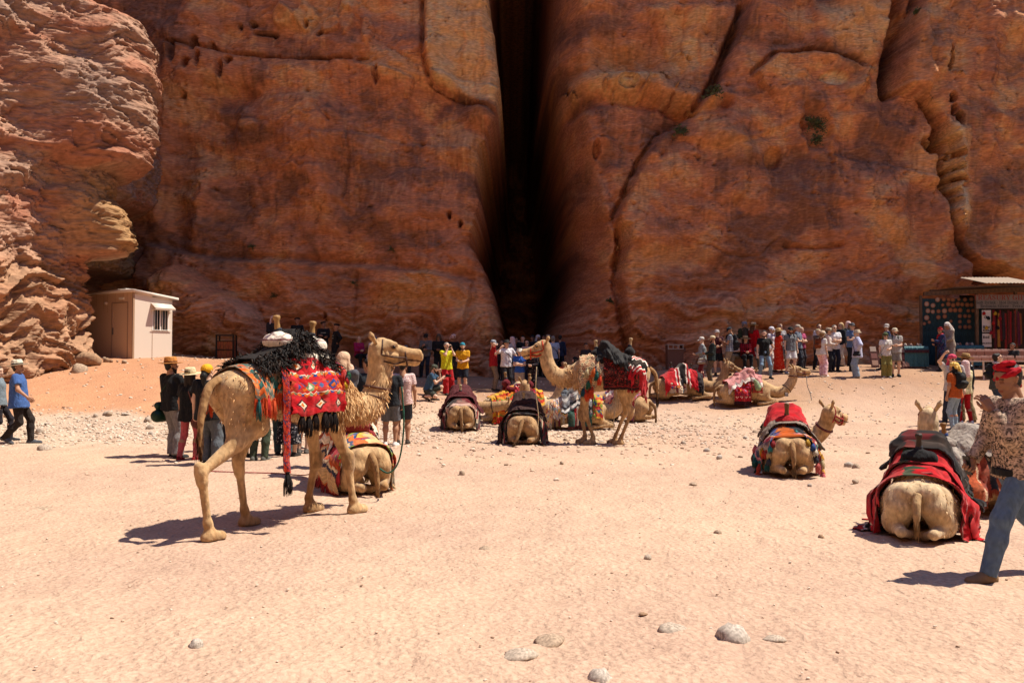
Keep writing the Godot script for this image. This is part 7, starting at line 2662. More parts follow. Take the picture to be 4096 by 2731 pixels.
func build_plants() -> void:
	for p in [
		[Vector2(13.26, 12.28), 0.7, 18, "largest shrub, hanging in the hollow high on the right cliff", Color(0.1, 0.125, 0.05), 0.4],
		[Vector2(13.35, 11.56), 0.5, 16, "shrub just below the largest one in the hollow of the right cliff", Color(0.1, 0.125, 0.05), 0.4],
		[Vector2(7.37, 11.86), 0.5, 18, "dark shrub on the ledge right of the pillar, high on the cliff", Color(0.1, 0.125, 0.05), 0.0],
		[Vector2(8.69, 13.33), 0.6, 18, "shrub at the foot of the diagonal crevice", Color(0.1, 0.125, 0.05), 0.1],
		[Vector2(4.33, 4.52), 0.32, 10, "small shrub in the crack low on the cliff right of the gorge", Color(0.1, 0.125, 0.05), 0.1],
		[Vector2(-11.14, 6.71), 0.25, 8, "tuft at the left end of the long ledge", Color(0.1, 0.125, 0.05), 0.0],
		[Vector2(-5.15, 6.6), 0.24, 8, "tuft at the right end of the long ledge", Color(0.1, 0.125, 0.05), 0.0],
		[Vector2(-6.68, 5.11), 0.26, 8, "tuft in the vertical crack below the long ledge", Color(0.1, 0.125, 0.05), 0.1],
		[Vector2(-9.98, 4.55), 0.26, 8, "tuft above the leaning slab on the left", Color(0.1, 0.125, 0.05), 0.1],
		[Vector2(17.61, 16.99), 0.4, 12, "shrub at the very top right of the cliff", Color(0.1, 0.125, 0.05), 0.1]]:
		shrub(p[0].x, p[0].y, p[1], p[2], p[3], p[4], p[5])


# ---------- the souvenir stall on the right ----------
func SX(px: float, d: float) -> float:
	return (px - 2048.0) / 3300.0 * d


func build_stall() -> void:
	var g := ground(17.5, -33.0)
	var teal := mat(Color(0.018, 0.06, 0.075).linear_to_srgb(), "wood", 0.8)
	var wood := mat(Color(0.2, 0.115, 0.065).linear_to_srgb(), "wood", 0.8)
	var D := 33.3
	var t := thing("display_board", "tall blue board hung with round souvenir plates at the stall", "board", Vector3(16.6, g, -D))
	for k in 8:
		put("plank", box_mesh(Vector3(k * 0.31, 0.0, -0.03), Vector3(k * 0.31 + 0.302, 2.72, 0.0)), teal, t)
	put("post", box_mesh(Vector3(-0.09, -0.1, -0.06), Vector3(-0.01, 2.84, 0.04)), wood, t)
	put("post", box_mesh(Vector3(2.49, -0.1, -0.06), Vector3(2.57, 2.84, 0.04)), wood, t)
	var spots := [[1450, 202, 27], [1515, 200, 22], [1567, 200, 22], [1610, 203, 24], [1672, 200, 18], [1738, 203, 22], [1803, 200, 22], [1335, 250, 26], [1400, 265, 25], [1503, 260, 18], [1562, 250, 25], [1612, 262, 24], [1662, 250, 24], [1707, 255, 22], [1760, 258, 24], [1805, 258, 22], [1347, 322, 25], [1398, 330, 22], [1458, 325, 22], [1520, 322, 28], [1583, 313, 25], [1632, 315, 24], [1685, 315, 24], [1770, 320, 20], [1820, 320, 20], [1332, 393, 28], [1455, 388, 24], [1522, 380, 24], [1680, 376, 22], [1735, 376, 20], [1780, 378, 20], [1585, 430, 18], [1680, 435, 20], [1775, 432, 22], [1535, 498, 28], [1592, 490, 22], [1680, 490, 20], [1735, 490, 22], [1780, 490, 22], [1308, 455, 18], [1360, 440, 18]]
	var rim := lathe_mesh([Vector2(0.0, 0.0), Vector2(0.7, 0.0), Vector2(1.0, 0.16), Vector2(0.97, 0.2), Vector2(0.68, 0.06), Vector2(0.62, 0.05)], 18)
	var disc := lathe_mesh([Vector2(0.64, 0.052), Vector2(0.3, 0.058), Vector2(0.0, 0.06)], 14)
	var n := 0
	for s in spots:
		var px: float = 3200.0 + s[0] * 0.3826
		var py: float = 1120.0 + s[1] * 0.3826
		var x := SX(px, D)
		var y := 1.66 + (1460.0 - py) / 3300.0 * D
		var lit: bool = n in [0, 7, 8, 16, 17, 19, 25, 34]  # light on these plates is painted in as paler colours
		var pt := thing("souvenir_plate", "painted plate coloured paler as if lit among the darker plates on the blue board" if lit else "copper coloured plate hung on the blue board", "plate", Vector3(x, y, -D + 0.01), 0.0, "pale plates on the blue board" if lit else "copper plates on the blue board")
		var B := Basis(Vector3.RIGHT, PI / 2).scaled(Vector3.ONE * s[2] * 0.3826 * D / 3300.0)
		var cc := Color(0.28, 0.13, 0.08) if lit else Color(0.2, 0.075, 0.04)
		put("rim", rim, mat(cc.linear_to_srgb(), "", 0.6), pt, Transform3D(B, Vector3.ZERO))
		put("plate_centre", disc, mat((Color(0.36, 0.25, 0.2) if lit else Color(0.3, 0.13, 0.07)).linear_to_srgb(), "", 0.6), pt, Transform3D(B, Vector3.ZERO))
		n += 1
	# tables with teal cloths
	for q in [[SX(3618, 32.2), SX(3705, 32.2), 32.2, "small market table under a teal cloth left of the blue board", "teal cloth with a dark border on the small table left of the board"], [SX(3768, 32.4), SX(3928, 32.4), 32.4, "long market table in front of the blue board", "teal cloth covering the long table in front of the board"]]:
		var y := ground(q[0], -q[2])
		var W: float = q[1] - q[0]
		var tb := thing("market_table", q[3], "table", Vector3(q[0], y, -q[2]))
		put("tabletop", box_mesh(Vector3(0, 0.8, -0.5), Vector3(W, 0.84, 0.1)), wood, tb)
		for x in [0.04, W - 0.04]:
			for z in [-0.46, 0.06]:
				put("leg", box_mesh(Vector3(x - 0.03, -0.05, z - 0.03), Vector3(x + 0.03, 0.8, z + 0.03)), wood, tb)
		var P := PackedVector3Array()
		var nu := 40
		var nn := noise(int(q[0] * 10.0), 1.0, 2)
		for j in 12:
			for i in nu:
				var u := float(i) / (nu - 1)
				var h := 0.86 - 0.8 * maxf(j - 2, 0) / 9.0
				var z := -0.5 + 0.31 * minf(j, 2) + 0.03 * sin(u * 34.0 * W + nn.get_noise_1d(u * 9.0) * 6.0) * maxf(j - 2, 0) / 9.0
				P.append(Vector3(-0.04 + (W + 0.08) * u, h, z + (0.02 if j > 2 else 0.0)))
		var cl := thing("tablecloth", q[4], "tablecloth", Vector3(q[0], y, -q[2]))
		put("cloth", grid_mesh(nu, 12, P, PackedColorArray(), PackedVector2Array(), true), mat(Color(0.045, 0.15, 0.18).linear_to_srgb(), "cloth", 0.7), cl)
		put("border", box_mesh(Vector3(-0.045, 0.6, 0.16), Vector3(W + 0.045, 0.72, 0.175)), mat(Color(0.07, 0.02, 0.03).linear_to_srgb(), "cloth"), cl)
		for k in int(W / 0.16):
			var b := put("souvenir", rock_mesh(3 + k % 5, 0.8), mat([Color(0.5, 0.42, 0.34), Color(0.3, 0.12, 0.08), Color(0.5, 0.3, 0.22), Color(0.16, 0.1, 0.09)][k % 4].linear_to_srgb(), "skin"), null, Transform3D(Basis(Vector3.UP, k * 1.3).scaled(Vector3(0.13, 0.2, 0.13)), Vector3(q[0] + 0.1 + k * 0.16, y + 0.9, -q[2] - 0.1 - 0.1 * (k % 3))))
			tag(b, "small carved souvenir standing on a teal covered table", "souvenir", "souvenirs on the teal tables")
	# pictures leaning by the small table
	for q in [[3630, 32.0, 0.42, 0.95, "red framed picture board leaning right of the man in shorts"], [3505, 32.6, 0.36, 0.7, "red lettered board leaning on the cliff behind the woman in the green scarf"]]:
		var x := SX(q[0], q[1])
		var b := thing("picture_board", q[4], "board", on(x, q[1], 0.0), 0.25)
		b.rotation.x = -0.22
		put("panel", box_mesh(Vector3(-q[2] * 0.5, 0.02, -0.03), Vector3(q[2] * 0.5, q[3], 0.0)), mat(Color(0.13, 0.03, 0.025).linear_to_srgb(), "wood"), b)
		for k in 3:
			put("picture", box_mesh(Vector3(-q[2] * 0.38, 0.1 + k * 0.28, 0.0), Vector3(q[2] * 0.38, 0.3 + k * 0.28, 0.006)), mat([Color(0.34, 0.2, 0.15), Color(0.2, 0.08, 0.07), Color(0.4, 0.3, 0.25)][k].linear_to_srgb(), "skin"), b)
	# the shop: posts, beams, roof sheet, sign, hanging scarves
	var D2 := 32.6
	var x0 := SX(3912, D2)
	var shop := thing("stall", "souvenir stall of dark boards under a plank roof at the right edge", "stall", Vector3(x0, g, -D2))
	var dark := mat(Color(0.045, 0.028, 0.022).linear_to_srgb(), "wood", 0.9)
	for k in 10:
		put("plank", box_mesh(Vector3(k * 0.3, 0, -1.25), Vector3(k * 0.3 + 0.29, 2.9, -1.2)), dark, shop)
	for x in [0.0, 1.55, 3.0]:
		put("post", box_mesh(Vector3(x - 0.05, -0.1, -0.06), Vector3(x + 0.05, 2.95, 0.04)), wood, shop)
	put("beam", box_mesh(Vector3(-2.0, 2.86, 0.02), Vector3(3.4, 3.02, 0.14)), mat(Color(0.17, 0.09, 0.045).linear_to_srgb(), "wood"), shop, Transform3D(Basis(Vector3(0, 0, 1), 0.045), Vector3(0, 0.0, 0)))
	put("beam", box_mesh(Vector3(-1.2, 3.03, -1.3), Vector3(3.4, 3.13, -1.18)), wood, shop)
	for k in 6:
		put("roof_plank", box_mesh(Vector3(-1.0 + k * 0.75, 3.1, -1.5), Vector3(-1.0 + k * 0.75 + 0.72, 3.13, 0.5)), mat(Color(0.15 + 0.02 * (k % 2), 0.09, 0.055).linear_to_srgb(), "wood"), shop, Transform3D(Basis(Vector3(0, 0, 1), 0.045), Vector3.ZERO))
	var sheet := begin()
	for k in 14:
		var xa := 0.0 + k * 0.14
		for s in [[xa, xa + 0.07, 0.0, 0.025], [xa + 0.07, xa + 0.14, 0.025, 0.0]]:
			quad(sheet, Vector3(s[0], 3.2 + s[2], 0.75), Vector3(s[1], 3.2 + s[3], 0.75), Vector3(s[1] - 0.3, 3.56 + s[3], -0.6), Vector3(s[0] - 0.3, 3.56 + s[2], -0.6))
	put("roof_sheet", fin(sheet, false), mat(Color(0.27, 0.21, 0.16).linear_to_srgb(), "", 0.8), shop)
	var sign_ := put("sign", box_mesh(Vector3(-0.05, 2.27, 0.045), Vector3(3.1, 2.82, 0.07)), mat(Color(0.17, 0.15, 0.135).linear_to_srgb(), "skin", 0.7), shop)
	lettering(sign_, "TREASURY GIFTS SHOP", 0.2, Color(0.2, 0.04, 0.03).linear_to_srgb(), Transform3D(Basis(), Vector3(1.42, 2.7, 0.074)), "Droid Serif")
	lettering(sign_, "Soft Drink · Hot Drink · Arabic", 0.115, Color(0.055, 0.05, 0.05).linear_to_srgb(), Transform3D(Basis(), Vector3(1.1, 2.5, 0.074)), "Droid Serif")
	lettering(sign_, "Bedouin Silver · Petra Books", 0.115, Color(0.055, 0.05, 0.05).linear_to_srgb(), Transform3D(Basis(), Vector3(1.2, 2.36, 0.074)), "Droid Serif")
	# a printed banner on the first post
	var bn := thing("banner", "white printed banner with a drawn eye at the stall entrance", "banner", Vector3(SX(3945, D2), g, -D2 + 0.1))
	put("sheet", box_mesh(Vector3(-0.18, 0.75, 0.0), Vector3(0.18, 2.2, 0.006)), mat(Color(0.52, 0.47, 0.43).linear_to_srgb(), "skin"), bn)
	put("printed_bar", box_mesh(Vector3(-0.18, 1.28, 0.006), Vector3(0.18, 1.33, 0.0085)), mat(Color(0.03, 0.03, 0.03), "skin"), bn)
	lettering(bn, "Best", 0.11, Color(0.04, 0.04, 0.04), Transform3D(Basis(), Vector3(0, 1.53, 0.009)), "Droid Sans")
	lettering(bn, "Kohl", 0.11, Color(0.04, 0.04, 0.04), Transform3D(Basis(), Vector3(0, 1.4, 0.009)), "Droid Sans")
	lettering(bn, "Bed", 0.11, Color(0.04, 0.04, 0.04), Transform3D(Basis(), Vector3(-0.03, 1.13, 0.009)), "Droid Sans")
	lettering(bn, "incense", 0.09, Color(0.04, 0.04, 0.04), Transform3D(Basis(), Vector3(0, 0.9, 0.009)), "Droid Sans")
	put("printed_eye", tube_mesh([Vector3(-0.1, 1.92, 0.009), Vector3(-0.03, 1.97, 0.009), Vector3(0.05, 1.95, 0.009), Vector3(0.1, 1.9, 0.009), Vector3(0.02, 1.87, 0.009), Vector3(-0.06, 1.88, 0.009), Vector3(-0.1, 1.92, 0.009)], 0.009, 4), mat(Color(0.03, 0.03, 0.03), "skin"), bn)
	put("printed_eye", lathe_mesh([Vector2(0.035, 0.0), Vector2(0.03, 0.003), Vector2(0.0, 0.004)], 12), mat(Color(0.03, 0.03, 0.03), "skin"), bn, Transform3D(Basis(Vector3.RIGHT, PI / 2), Vector3(0.0, 1.92, 0.008)))
	# scarves hanging in the opening
	var cols := ["#8a1a1c", "#5a1a20", "#a8702a", "#7a1820", "#34262a", "#8f2420", "#6a2018", "#a01c22", "#40201c", "#86301e", "#5c1a34", "#8a4a1e"]
	for k in 12:
		var x := SX(3976 + k * 10, D2 - 0.1)
		var top := 2.2 - 0.06 * (k % 3)
		var L := 1.1 + 0.35 * ((k * 7) % 4) / 3.0
		var P := PackedVector3Array()
		for j in 10:
			for i in 5:
				P.append(Vector3((i - 2) * 0.021 * (1.0 + 0.25 * j / 9.0), top - L * j / 9.0, 0.02 * sin(i * 1.9 + j * 0.4 + k)))
		var s := put("scarf", grid_mesh(5, 10, P, PackedColorArray(), PackedVector2Array(), true), mat(rgb8(cols[k]), "cloth"), null, Transform3D(Basis(), Vector3(x, g, -D2 + 0.16 - 0.05 * (k % 2))))
		tag(s, "long woven scarf hanging in the opening of the stall", "scarf", "scarves hanging in the stall")
	for k in 8:
		var h := thing("tassel_charm", "small bright tassel charm hanging at the stall banner", "charm", Vector3(SX(3930 + k * 9, D2), g + 2.15 - 0.19 * ((k * 3) % 5), -D2 + 0.2), 0.0, "tassel charms at the stall")
		tassel(h, Vector3.ZERO, 0.16, 0.1, rgb8(["#b8241e", "#c8a02a", "#1c1a1c", "#a0182a"][k % 4]))
	# the white trestle table with trays of sand bottles
	var d3 := 29.6
	var y3 := ground(17.4, -d3)
	var xa := SX(3850, d3)
	var tt := thing("trestle_table", "long white trestle table crowded with trays in front of the stall", "table", Vector3(xa, y3, -d3))
	var white := mat(Color(0.6, 0.5, 0.42).linear_to_srgb(), "skin", 0.7)
	put("tabletop", box_mesh(Vector3(0, 0.62, -0.75), Vector3(2.9, 0.655, 0.1)), white, tt)
	for x in [0.12, 0.75, 1.6, 2.7]:
		for z in [-0.68, 0.03]:
			put("leg", box_mesh(Vector3(x - 0.022, -0.1, z - 0.022), Vector3(x + 0.022, 0.62, z + 0.022)), white, tt)
	for k in 18:
		var row := k / 9
		var bx := thing("souvenir_tray", "tray of small pink sand bottles on the white trestle table", "tray", Vector3(xa + 0.1 + (k % 9) * 0.31, y3 + 0.656 + 0.14 * row, -d3 - 0.12 - 0.34 * row), 0.0, "trays of bottles on the trestle table")
		put("tray", box_mesh(Vector3(0, 0, -0.12), Vector3(0.28, 0.09 + 0.1 * row, 0.12)), mat(Color(0.33, 0.16, 0.11).linear_to_srgb(), "skin"), bx)
		var bs := begin()
		for q in 12:
			lathe(bs, [Vector2(0.018, 0.0), Vector2(0.02, 0.06), Vector2(0.008, 0.08), Vector2(0.009, 0.1), Vector2(0.0, 0.102)], 6, Transform3D(Basis(), Vector3(0.035 + (q % 6) * 0.042, 0.09 + 0.1 * row, -0.05 + 0.1 * (q / 6))))
		put("bottles", fin(bs), mat(Color(0.52, 0.33, 0.26).linear_to_srgb(), "", 0.3), bx).set_meta("kind", "stuff")


# ---------- the crowd ----------
func tri_pattern(key: String, paint: Callable, scale := 1.6) -> StandardMaterial3D:
	var k := "tp" + key
	if mats.has(k):
		return mats[k]
	var im := Image.create(128, 128, false, Image.FORMAT_RGB8)
	paint.call(im)
	var m := StandardMaterial3D.new()
	m.albedo_texture = ImageTexture.create_from_image(im)
	m.uv1_triplanar = true
	m.uv1_scale = Vector3.ONE * scale
	m.roughness = 0.9
	m.heightmap_enabled = true
	m.heightmap_texture = grain_tex("folds", 12, 0.011, 3, 0.0, 1.0)
	m.heightmap_scale = 1.4
	m.metallic_specular = 0.25
	mats[k] = m
	return m


func pat_plaid(im: Image, a: String, b: String, c: String) -> void:
	im.fill(rgb8(a))
	for k in 4:
		im.fill_rect(Rect2i(k * 32, 0, 10, 128), rgb8(a).lerp(rgb8(b), 0.55))
	for k in 4:
		for x in 128:
			for y in 10:
				var p := Vector2i(x, k * 32 + y)
				im.set_pixelv(p, im.get_pixelv(p).lerp(rgb8(b), 0.5))
		im.fill_rect(Rect2i(0, k * 32 + 20, 128, 2), rgb8(c))
		im.fill_rect(Rect2i(k * 32 + 20, 0, 2, 128), rgb8(c))


func pat_spots(im: Image, base: String, cols: Array, n: int, r0: int, r1: int) -> void:
	im.fill(rgb8(base))
	var r := RandomNumberGenerator.new()
	r.seed = base.length() + n
	for k in n:
		var c := Vector2i(r.randi() % 128, r.randi() % 128)
		var col := rgb8(cols[r.randi() % cols.size()])
		var rx := r.randi_range(r0, r1)
		var ry := r.randi_range(r0, r1)
		for y in range(-ry, ry + 1):
			var w := int(rx * sqrt(1.0 - float(y * y) / float(ry * ry + 1)))
			for x in range(-w, w + 1):
				im.set_pixel((c.x + x) & 127, (c.y + y) & 127, col)


func pat_keffiyeh(im: Image, c: String) -> void:
	im.fill(rgb8("#d8cfc8"))
	for j in 16:
		for i in 16:
			if (i + j) % 2:
				im.fill_rect(Rect2i(i * 8, j * 8, 6, 6), rgb8(c))


func build_crowd() -> void:
	var kef := tri_pattern("kef", func(im): pat_keffiyeh(im, "#a81c2c"), 3.0)
	var kefw := tri_pattern("kefw", func(im): pat_keffiyeh(im, "#8a8784"), 3.0)
	var p: Dictionary
	# ----- walkers at the left edge
	p = person("man in a loose blue shirt and pale straw hat walking in from the left edge", -10.2, 17.1, 1.74, 18, {"g": 1.22, "top": "#4468a8", "loose": 0.035, "hem": -0.16, "bot": "#2a211c", "legs": "walk", "L": "back", "R": [0.26, -0.42, 0.16], "hat": ["straw", "#efe8cf"], "band": "#1a1818", "hair": ["short", "#3a2c22"], "shoe": "#4a4c52", "skin": 2})
	p = person("woman in a grey top and dark leggings walking behind the man in blue", -10.85, 17.5, 1.62, 15, {"f": true, "top": "#7c8b96", "tk": "long", "bot": "#241f28", "bk": "leggings", "legs": "walk", "L": "back", "R": "down", "hair": ["bun", "#3a2820"], "shoe": "#2c2c30"})
	# ----- the group on the left, looking away
	p = person("man in an orange brimmed hat and black shirt with a green bag at his side", -6.14, 15.0, 1.8, 62, {"top": "#131316", "loose": 0.028, "bot": "#8f8b8a", "bk": "wide", "R": "phone", "L": "hold", "hat": ["straw", "#cf8a42"], "band": "#6a3a1c", "hair": ["short", "#1c1512"], "beard": "#241a14", "skin": 2, "shoe": "#2a2c30", "head": [-28.0, 0.0]})
	shoulder_bag(p, "#0f3d28", "glossy dark green bag slung from the shoulder of the man in the orange hat", -1.0, 0.5, 1.9)
	phone(p, 1, "phone held up by the man in the orange hat", 0.2, "#7a9a96")
	p = person("woman in a black shirt, pink leggings and a lettered straw hat", -5.68, 14.5, 1.6, 78, {"f": true, "top": "#111113", "loose": 0.03, "hem": -0.18, "bot": "#c45c66", "bk": "leggings", "L": "down", "R": "hold", "hat": ["straw", "#e9d3a6"], "band": "#d8bf90", "hair": ["long", "#241712"], "shoe": "#7a161a", "skin": 2})
	var hm: Transform3D = p.node.transform.affine_inverse() * p.head
	var word := "JORDAN"
	for k in word.length():
		var a := (2.5 - k) * -0.2 + PI
		lettering(p.node, word[k], 0.036, rgb8("#3a3026"), hm * Transform3D(Basis(Vector3.UP, -a + PI / 2), Vector3(-0.015 + cos(a) * 0.112 * 1.06, 0.108, sin(a) * 0.103)), "Droid Sans")
	shoulder_bag(p, "#6a2c1e", "shiny brown leather bag behind the woman in pink leggings", 1.0, 0.44, 1.7, false)
	p = person("person in a yellow cap, black shirt and grey jeans with one arm stretched out", -5.1, 13.95, 1.69, 88, {"g": 1.12, "top": "#141416", "loose": 0.03, "hem": -0.16, "bot": "#5c6269", "bk": "wide", "L": "down", "R": "shoulder", "hat": ["buff", "#f4b41c"], "hair": ["tail", "#17120f"], "shoe": "#2f323a", "skin": 1})
	p = person("dark haired person half hidden behind the yellow capped one", -5.42, 15.9, 1.56, 98, {"f": true, "top": "#26262c", "hair": ["long", "#120e0c"], "bot": "#2a2c34"})
	p = person("black haired man just right of the yellow cap, an arm laid on his shoulder", -4.95, 14.9, 1.74, 92, {"top": "#1a1b20", "hair": ["short", "#0f0c0b"], "bot": "#2c3038", "skin": 2})
	p = person("person in olive trousers hidden behind the big standing camel", -4.4, 14.35, 1.7, 84, {"top": "#33402f", "bot": "#3f4a38", "shoe": "#5a5a54", "hair": ["short", "#1c1512"]})
	p = person("person in blue grey trousers seen under the big camel's belly", -4.25, 15.3, 1.72, 95, {"top": "#2c3a40", "bot": "#3f5458", "shoe": "#1f2124", "hair": ["short", "#241a14"]})
	p = person("person in teal shorts seen under the big camel's belly", -3.92, 15.5, 1.7, 90, {"top": "#28403f", "bot": "#3f6c68", "bk": "shorts", "shoe": "#55504c", "hair": ["short", "#241a14"], "skin": 1})
	p = person("tall person in a beige cap with neck flap and grey shirt behind the saddle", -2.75, 13.6, 1.9, 68, {"top": "#55565e", "bot": "#7a746a", "hat": ["drape", "#dcb898"], "L": "down", "R": "chin", "hair": ["short", "#2a2018"]})
	p = person("black haired man in a black shirt and khaki shorts beside the big camel's neck", -2.84, 16.4, 1.8, 112, {"top": "#20262e", "bot": "#a8988a", "bk": "shorts", "hair": ["short", "#14100e"], "head": [36.0, 0.0], "skin": 2, "shoe": "#8a8078", "g": 1.05})
	p = person("person in grey shorts and dark shirt under the big camel's chin", -2.5, 16.95, 1.73, 90, {"top": "#1c2026", "bot": "#686a70", "bk": "shorts", "hair": ["short", "#14100e"], "shoe": "#d0ccc8", "skin": 2})
	p = person("man in dark shorts and a red checked shirt, rightmost behind the big camel's head", -2.28, 17.25, 1.76, 100, {"topm": kef, "bot": "#31333c", "bk": "shorts", "hair": ["short", "#241a14"], "shoe": "#3c332c", "skin": 2})

	p = person("person in a black and white flowered skirt under the big camel's belly", -4.05, 15.0, 1.66, 80, {"f": true, "top": "#22232a", "botm": tri_pattern("bwflower", func(im): pat_spots(im, "#1c1c22", ["#c8c4c0", "#8a8a92"], 60, 2, 4), 2.5), "bk": "skirt", "len": 0.25, "hair": ["long", "#1c1412"]})
	p = person("person in dark trousers between the big camel's fore legs", -3.3, 16.2, 1.72, 100, {"top": "#2a2a30", "bot": "#23242a", "hair": ["short", "#1c1512"], "shoe": "#c8c4c0"})
	p = person("person in grey trousers deepest in the group behind the big camel", -3.75, 16.6, 1.7, 70, {"top": "#3a3c42", "bot": "#4c4c50", "hair": ["short", "#2a1e16"]})
	# ----- along the foot of the left cliff
	p = person("man in a red checked headscarf leftmost at the foot of the left cliff", -9.3, 32.0, 1.72, -70, {"top": "#2b2527", "tk": "long", "bot": "#2a2624", "hat": ["drape", "#a83038", kef], "skin": 3, "R": "hold"})
	var kx := [-8.45, -7.42, -6.8]
	for k in 3:
		p = person(["policeman in a black beret, leftmost of the three at the left cliff", "policeman in a black beret with folded arms, middle of the three at the left cliff", "policeman in a black beret half turned, rightmost of the three at the left cliff"][k], kx[k], [32.2, 32.4, 31.6][k], [1.76, 1.72, 1.74][k], [-95.0, -80.0, -150.0][k], {"top": "#101116", "tk": "long", "bot": "#0f1014", "hat": ["beret", "#0d0e11"], "skin": 3, "L": ["down", "fold", "hip"][k], "R": ["down", "fold2", "down"][k], "group": "policemen at the foot of the left cliff"})
		var vest := begin()
		for y in [-0.02, -0.12]:
			box_at(vest, Vector3(0.128, y, -0.1), Vector3(0.136, y + 0.03, 0.1))
		put("reflective_strip", fin(vest, false), mat(rgb8("#8a8f86"), "", 0.4), p.node, (p.node.transform as Transform3D).affine_inverse() * (p.chest as Transform3D))
	p = person("blonde woman in a bright pink jacket seated on the left bench", -6.05, 32.6, 1.68, -55, {"f": true, "legs": "sit", "tk": "jacket", "top": "#b01c58", "bot": "#15151a", "hair": ["long", "#b89a6c"], "L": "lap", "R": "lap", "head": [-20.0, 0.0]})
	p = person("man in a white robe and chequered cap seated on the left bench", -5.42, 32.55, 1.76, -92, {"legs": "sit", "bk": "robe", "tk": "long", "top": "#e0dae0", "hat": ["buff", "#8a8a92"], "skin": 4, "L": "lap", "R": "lap", "scarf": "#17161a"})
	p = person("person in a teal cap seated right of the white robe", -4.92, 32.7, 1.62, -85, {"legs": "sit", "top": "#2a2c34", "bot": "#26262c", "hat": ["buff", "#1c93ab"], "L": "lap", "R": "lap"})
	p = person("person in a grey cap seated at the right end of the left bench", -4.2, 32.6, 1.6, -80, {"legs": "sit", "top": "#44444a", "bot": "#3a3836", "hat": ["cap", "#77787c"], "L": "lap", "R": "lap"})
	p = person("man in a grey shirt and black cap looking down by the left cliff", -3.49, 33.0, 1.76, -92, {"top": "#6c6965", "tk": "long", "bot": "#2b2f3a", "hat": ["cap", "#17181b"], "L": "hold", "R": "phone", "head": [0.0, -22.0], "skin": 2})
	camera_held(p, p.chest * Vector3(0.2, -0.1, 0.03), "camera hanging on the chest of the man in the grey shirt")
	p = person("man in black with a brown headscarf bent over his phone", -2.95, 33.1, 1.78, -88, {"top": "#1b1a1c", "tk": "long", "bot": "#282420", "hat": ["drape", "#5b5148"], "L": "hold", "R": "hold", "head": [0.0, -28.0], "skin": 3})
	phone(p, 1, "phone in the hands of the man with the brown headscarf")
	p = person("man in black with a red headscarf standing behind the yellow shirted one", -2.36, 33.0, 1.8, -70, {"top": "#141416", "tk": "long", "bot": "#4a4038", "hat": ["turban", "#a84848", kef], "head": [30.0, -20.0], "skin": 3, "L": "pocket"})
	p = person("grey haired man in a yellow shirt and red trousers taking a photograph", -2.2, 28.2, 1.8, -62, {"top": "#d8d41c", "bot": "#b8161e", "bk": "wide", "hair": ["short", "#a09c96"], "L": "eye", "R": "eye", "skin": 1, "beard": "#8a8680"})
	camera_held(p, p.head * Vector3(0.15, -0.02, 0), "camera held to the face of the man in the yellow shirt")
	p = person("bearded man in an orange shirt and teal cap holding a phone", -1.72, 28.8, 1.78, -98, {"top": "#e4a414", "bot": "#1c2232", "bk": "shorts", "hat": ["buff", "#1f8ea8"], "beard": "#4a3626", "L": "hold", "R": "hold", "skin": 1, "head": [18.0, 0.0]})
	phone(p, 0, "phone held low by the man in the orange shirt")
	p = person("bearded man crouching to photograph, blue shirt and olive head wrap", -2.66, 26.2, 1.8, -4, {"legs": "crouch", "lean": 18.0, "top": "#34536f", "bot": "#3d4038", "bk": "shorts", "hat": ["buff", "#4c5042"], "beard": "#3a2a1e", "glasses": true, "L": "eye", "R": [0.34, 0.0, -0.06], "shoes": "boot", "shoe": "#4c3f35", "head": [0.0, -8.0]})
	camera_held(p, p.hand[1] + Vector3(0.08, 0.04, 0), "camera held out by the crouching man")
	var pk := thing("backpack", "grey backpack standing on the ground by the man in the orange shirt", "backpack", on(-1.72, 27.9), -1.2)
	put("pack", pack_mesh(), mat(rgb8("#6c7074"), "leather", 0.85), pk)

	# ----- in front of the gorge
	p = person("man in a dark red shirt and grey cap with a hand at his ear", -0.66, 29.8, 1.84, 4, {"g": 1.08, "top": "#a8161e", "bot": "#8d7b6a", "hat": ["cap", "#9aa2ac"], "L": "down", "R": "ear", "skin": 1})
	p = person("tall man in a white shirt and black bucket hat, hand on hip", -0.2, 29.6, 1.87, -70, {"top": "#e8e4ea", "bot": "#24232b", "hat": ["bucket", "#15171b"], "R": [0.2, 0.06, 0.1], "L": "hip", "head": [0.0, 14.0], "skin": 1})
	shoulder_bag(p, "#1b1a1c", "small black bag across the chest of the man in the white shirt", -1.0, 0.3, 0.7)
	p = person("boy in a blue shirt and white bucket hat with folded arms", 0.27, 29.0, 1.62, -88, {"top": "#2a58ae", "bot": "#b29c84", "bk": "shorts", "hat": ["bucket", "#ece6d8"], "L": "fold", "R": "fold2", "skin": 1})
	p = person("woman in black flowered clothes behind the middle camel's halter", 0.72, 28.9, 1.66, -110, {"f": true, "topm": tri_pattern("dots", func(im): pat_spots(im, "#141318", ["#a8404a", "#4a5a7a", "#c8b8b0"], 40, 1, 3), 3.0), "botm": tri_pattern("dots", func(im): im.fill(Color.BLACK)), "bk": "wide", "tk": "long", "hair": ["long", "#1c1412"], "L": "hold", "R": "hold"})
	p = person("man in a white jacket and red checked headscarf at the gorge mouth", -0.02, 33.6, 1.8, 150, {"top": "#d0cacc", "tk": "jacket", "bot": "#8a8480", "hat": ["drape", "#b03038", kef], "skin": 3})
	p = person("young man in a black shirt standing at the gorge mouth", 0.46, 34.6, 1.8, -80, {"top": "#131316", "bot": "#2a2a30", "hair": ["short", "#2a2018"], "skin": 1})
	p = person("woman in a pale pink top with sunglasses and folded arms at the gorge mouth", 0.6, 33.2, 1.68, -95, {"f": true, "top": "#cfb4a8", "tk": "long", "bot": "#33323a", "hair": ["long", "#3a2a22"], "glasses": true, "L": "fold", "R": "fold2"})
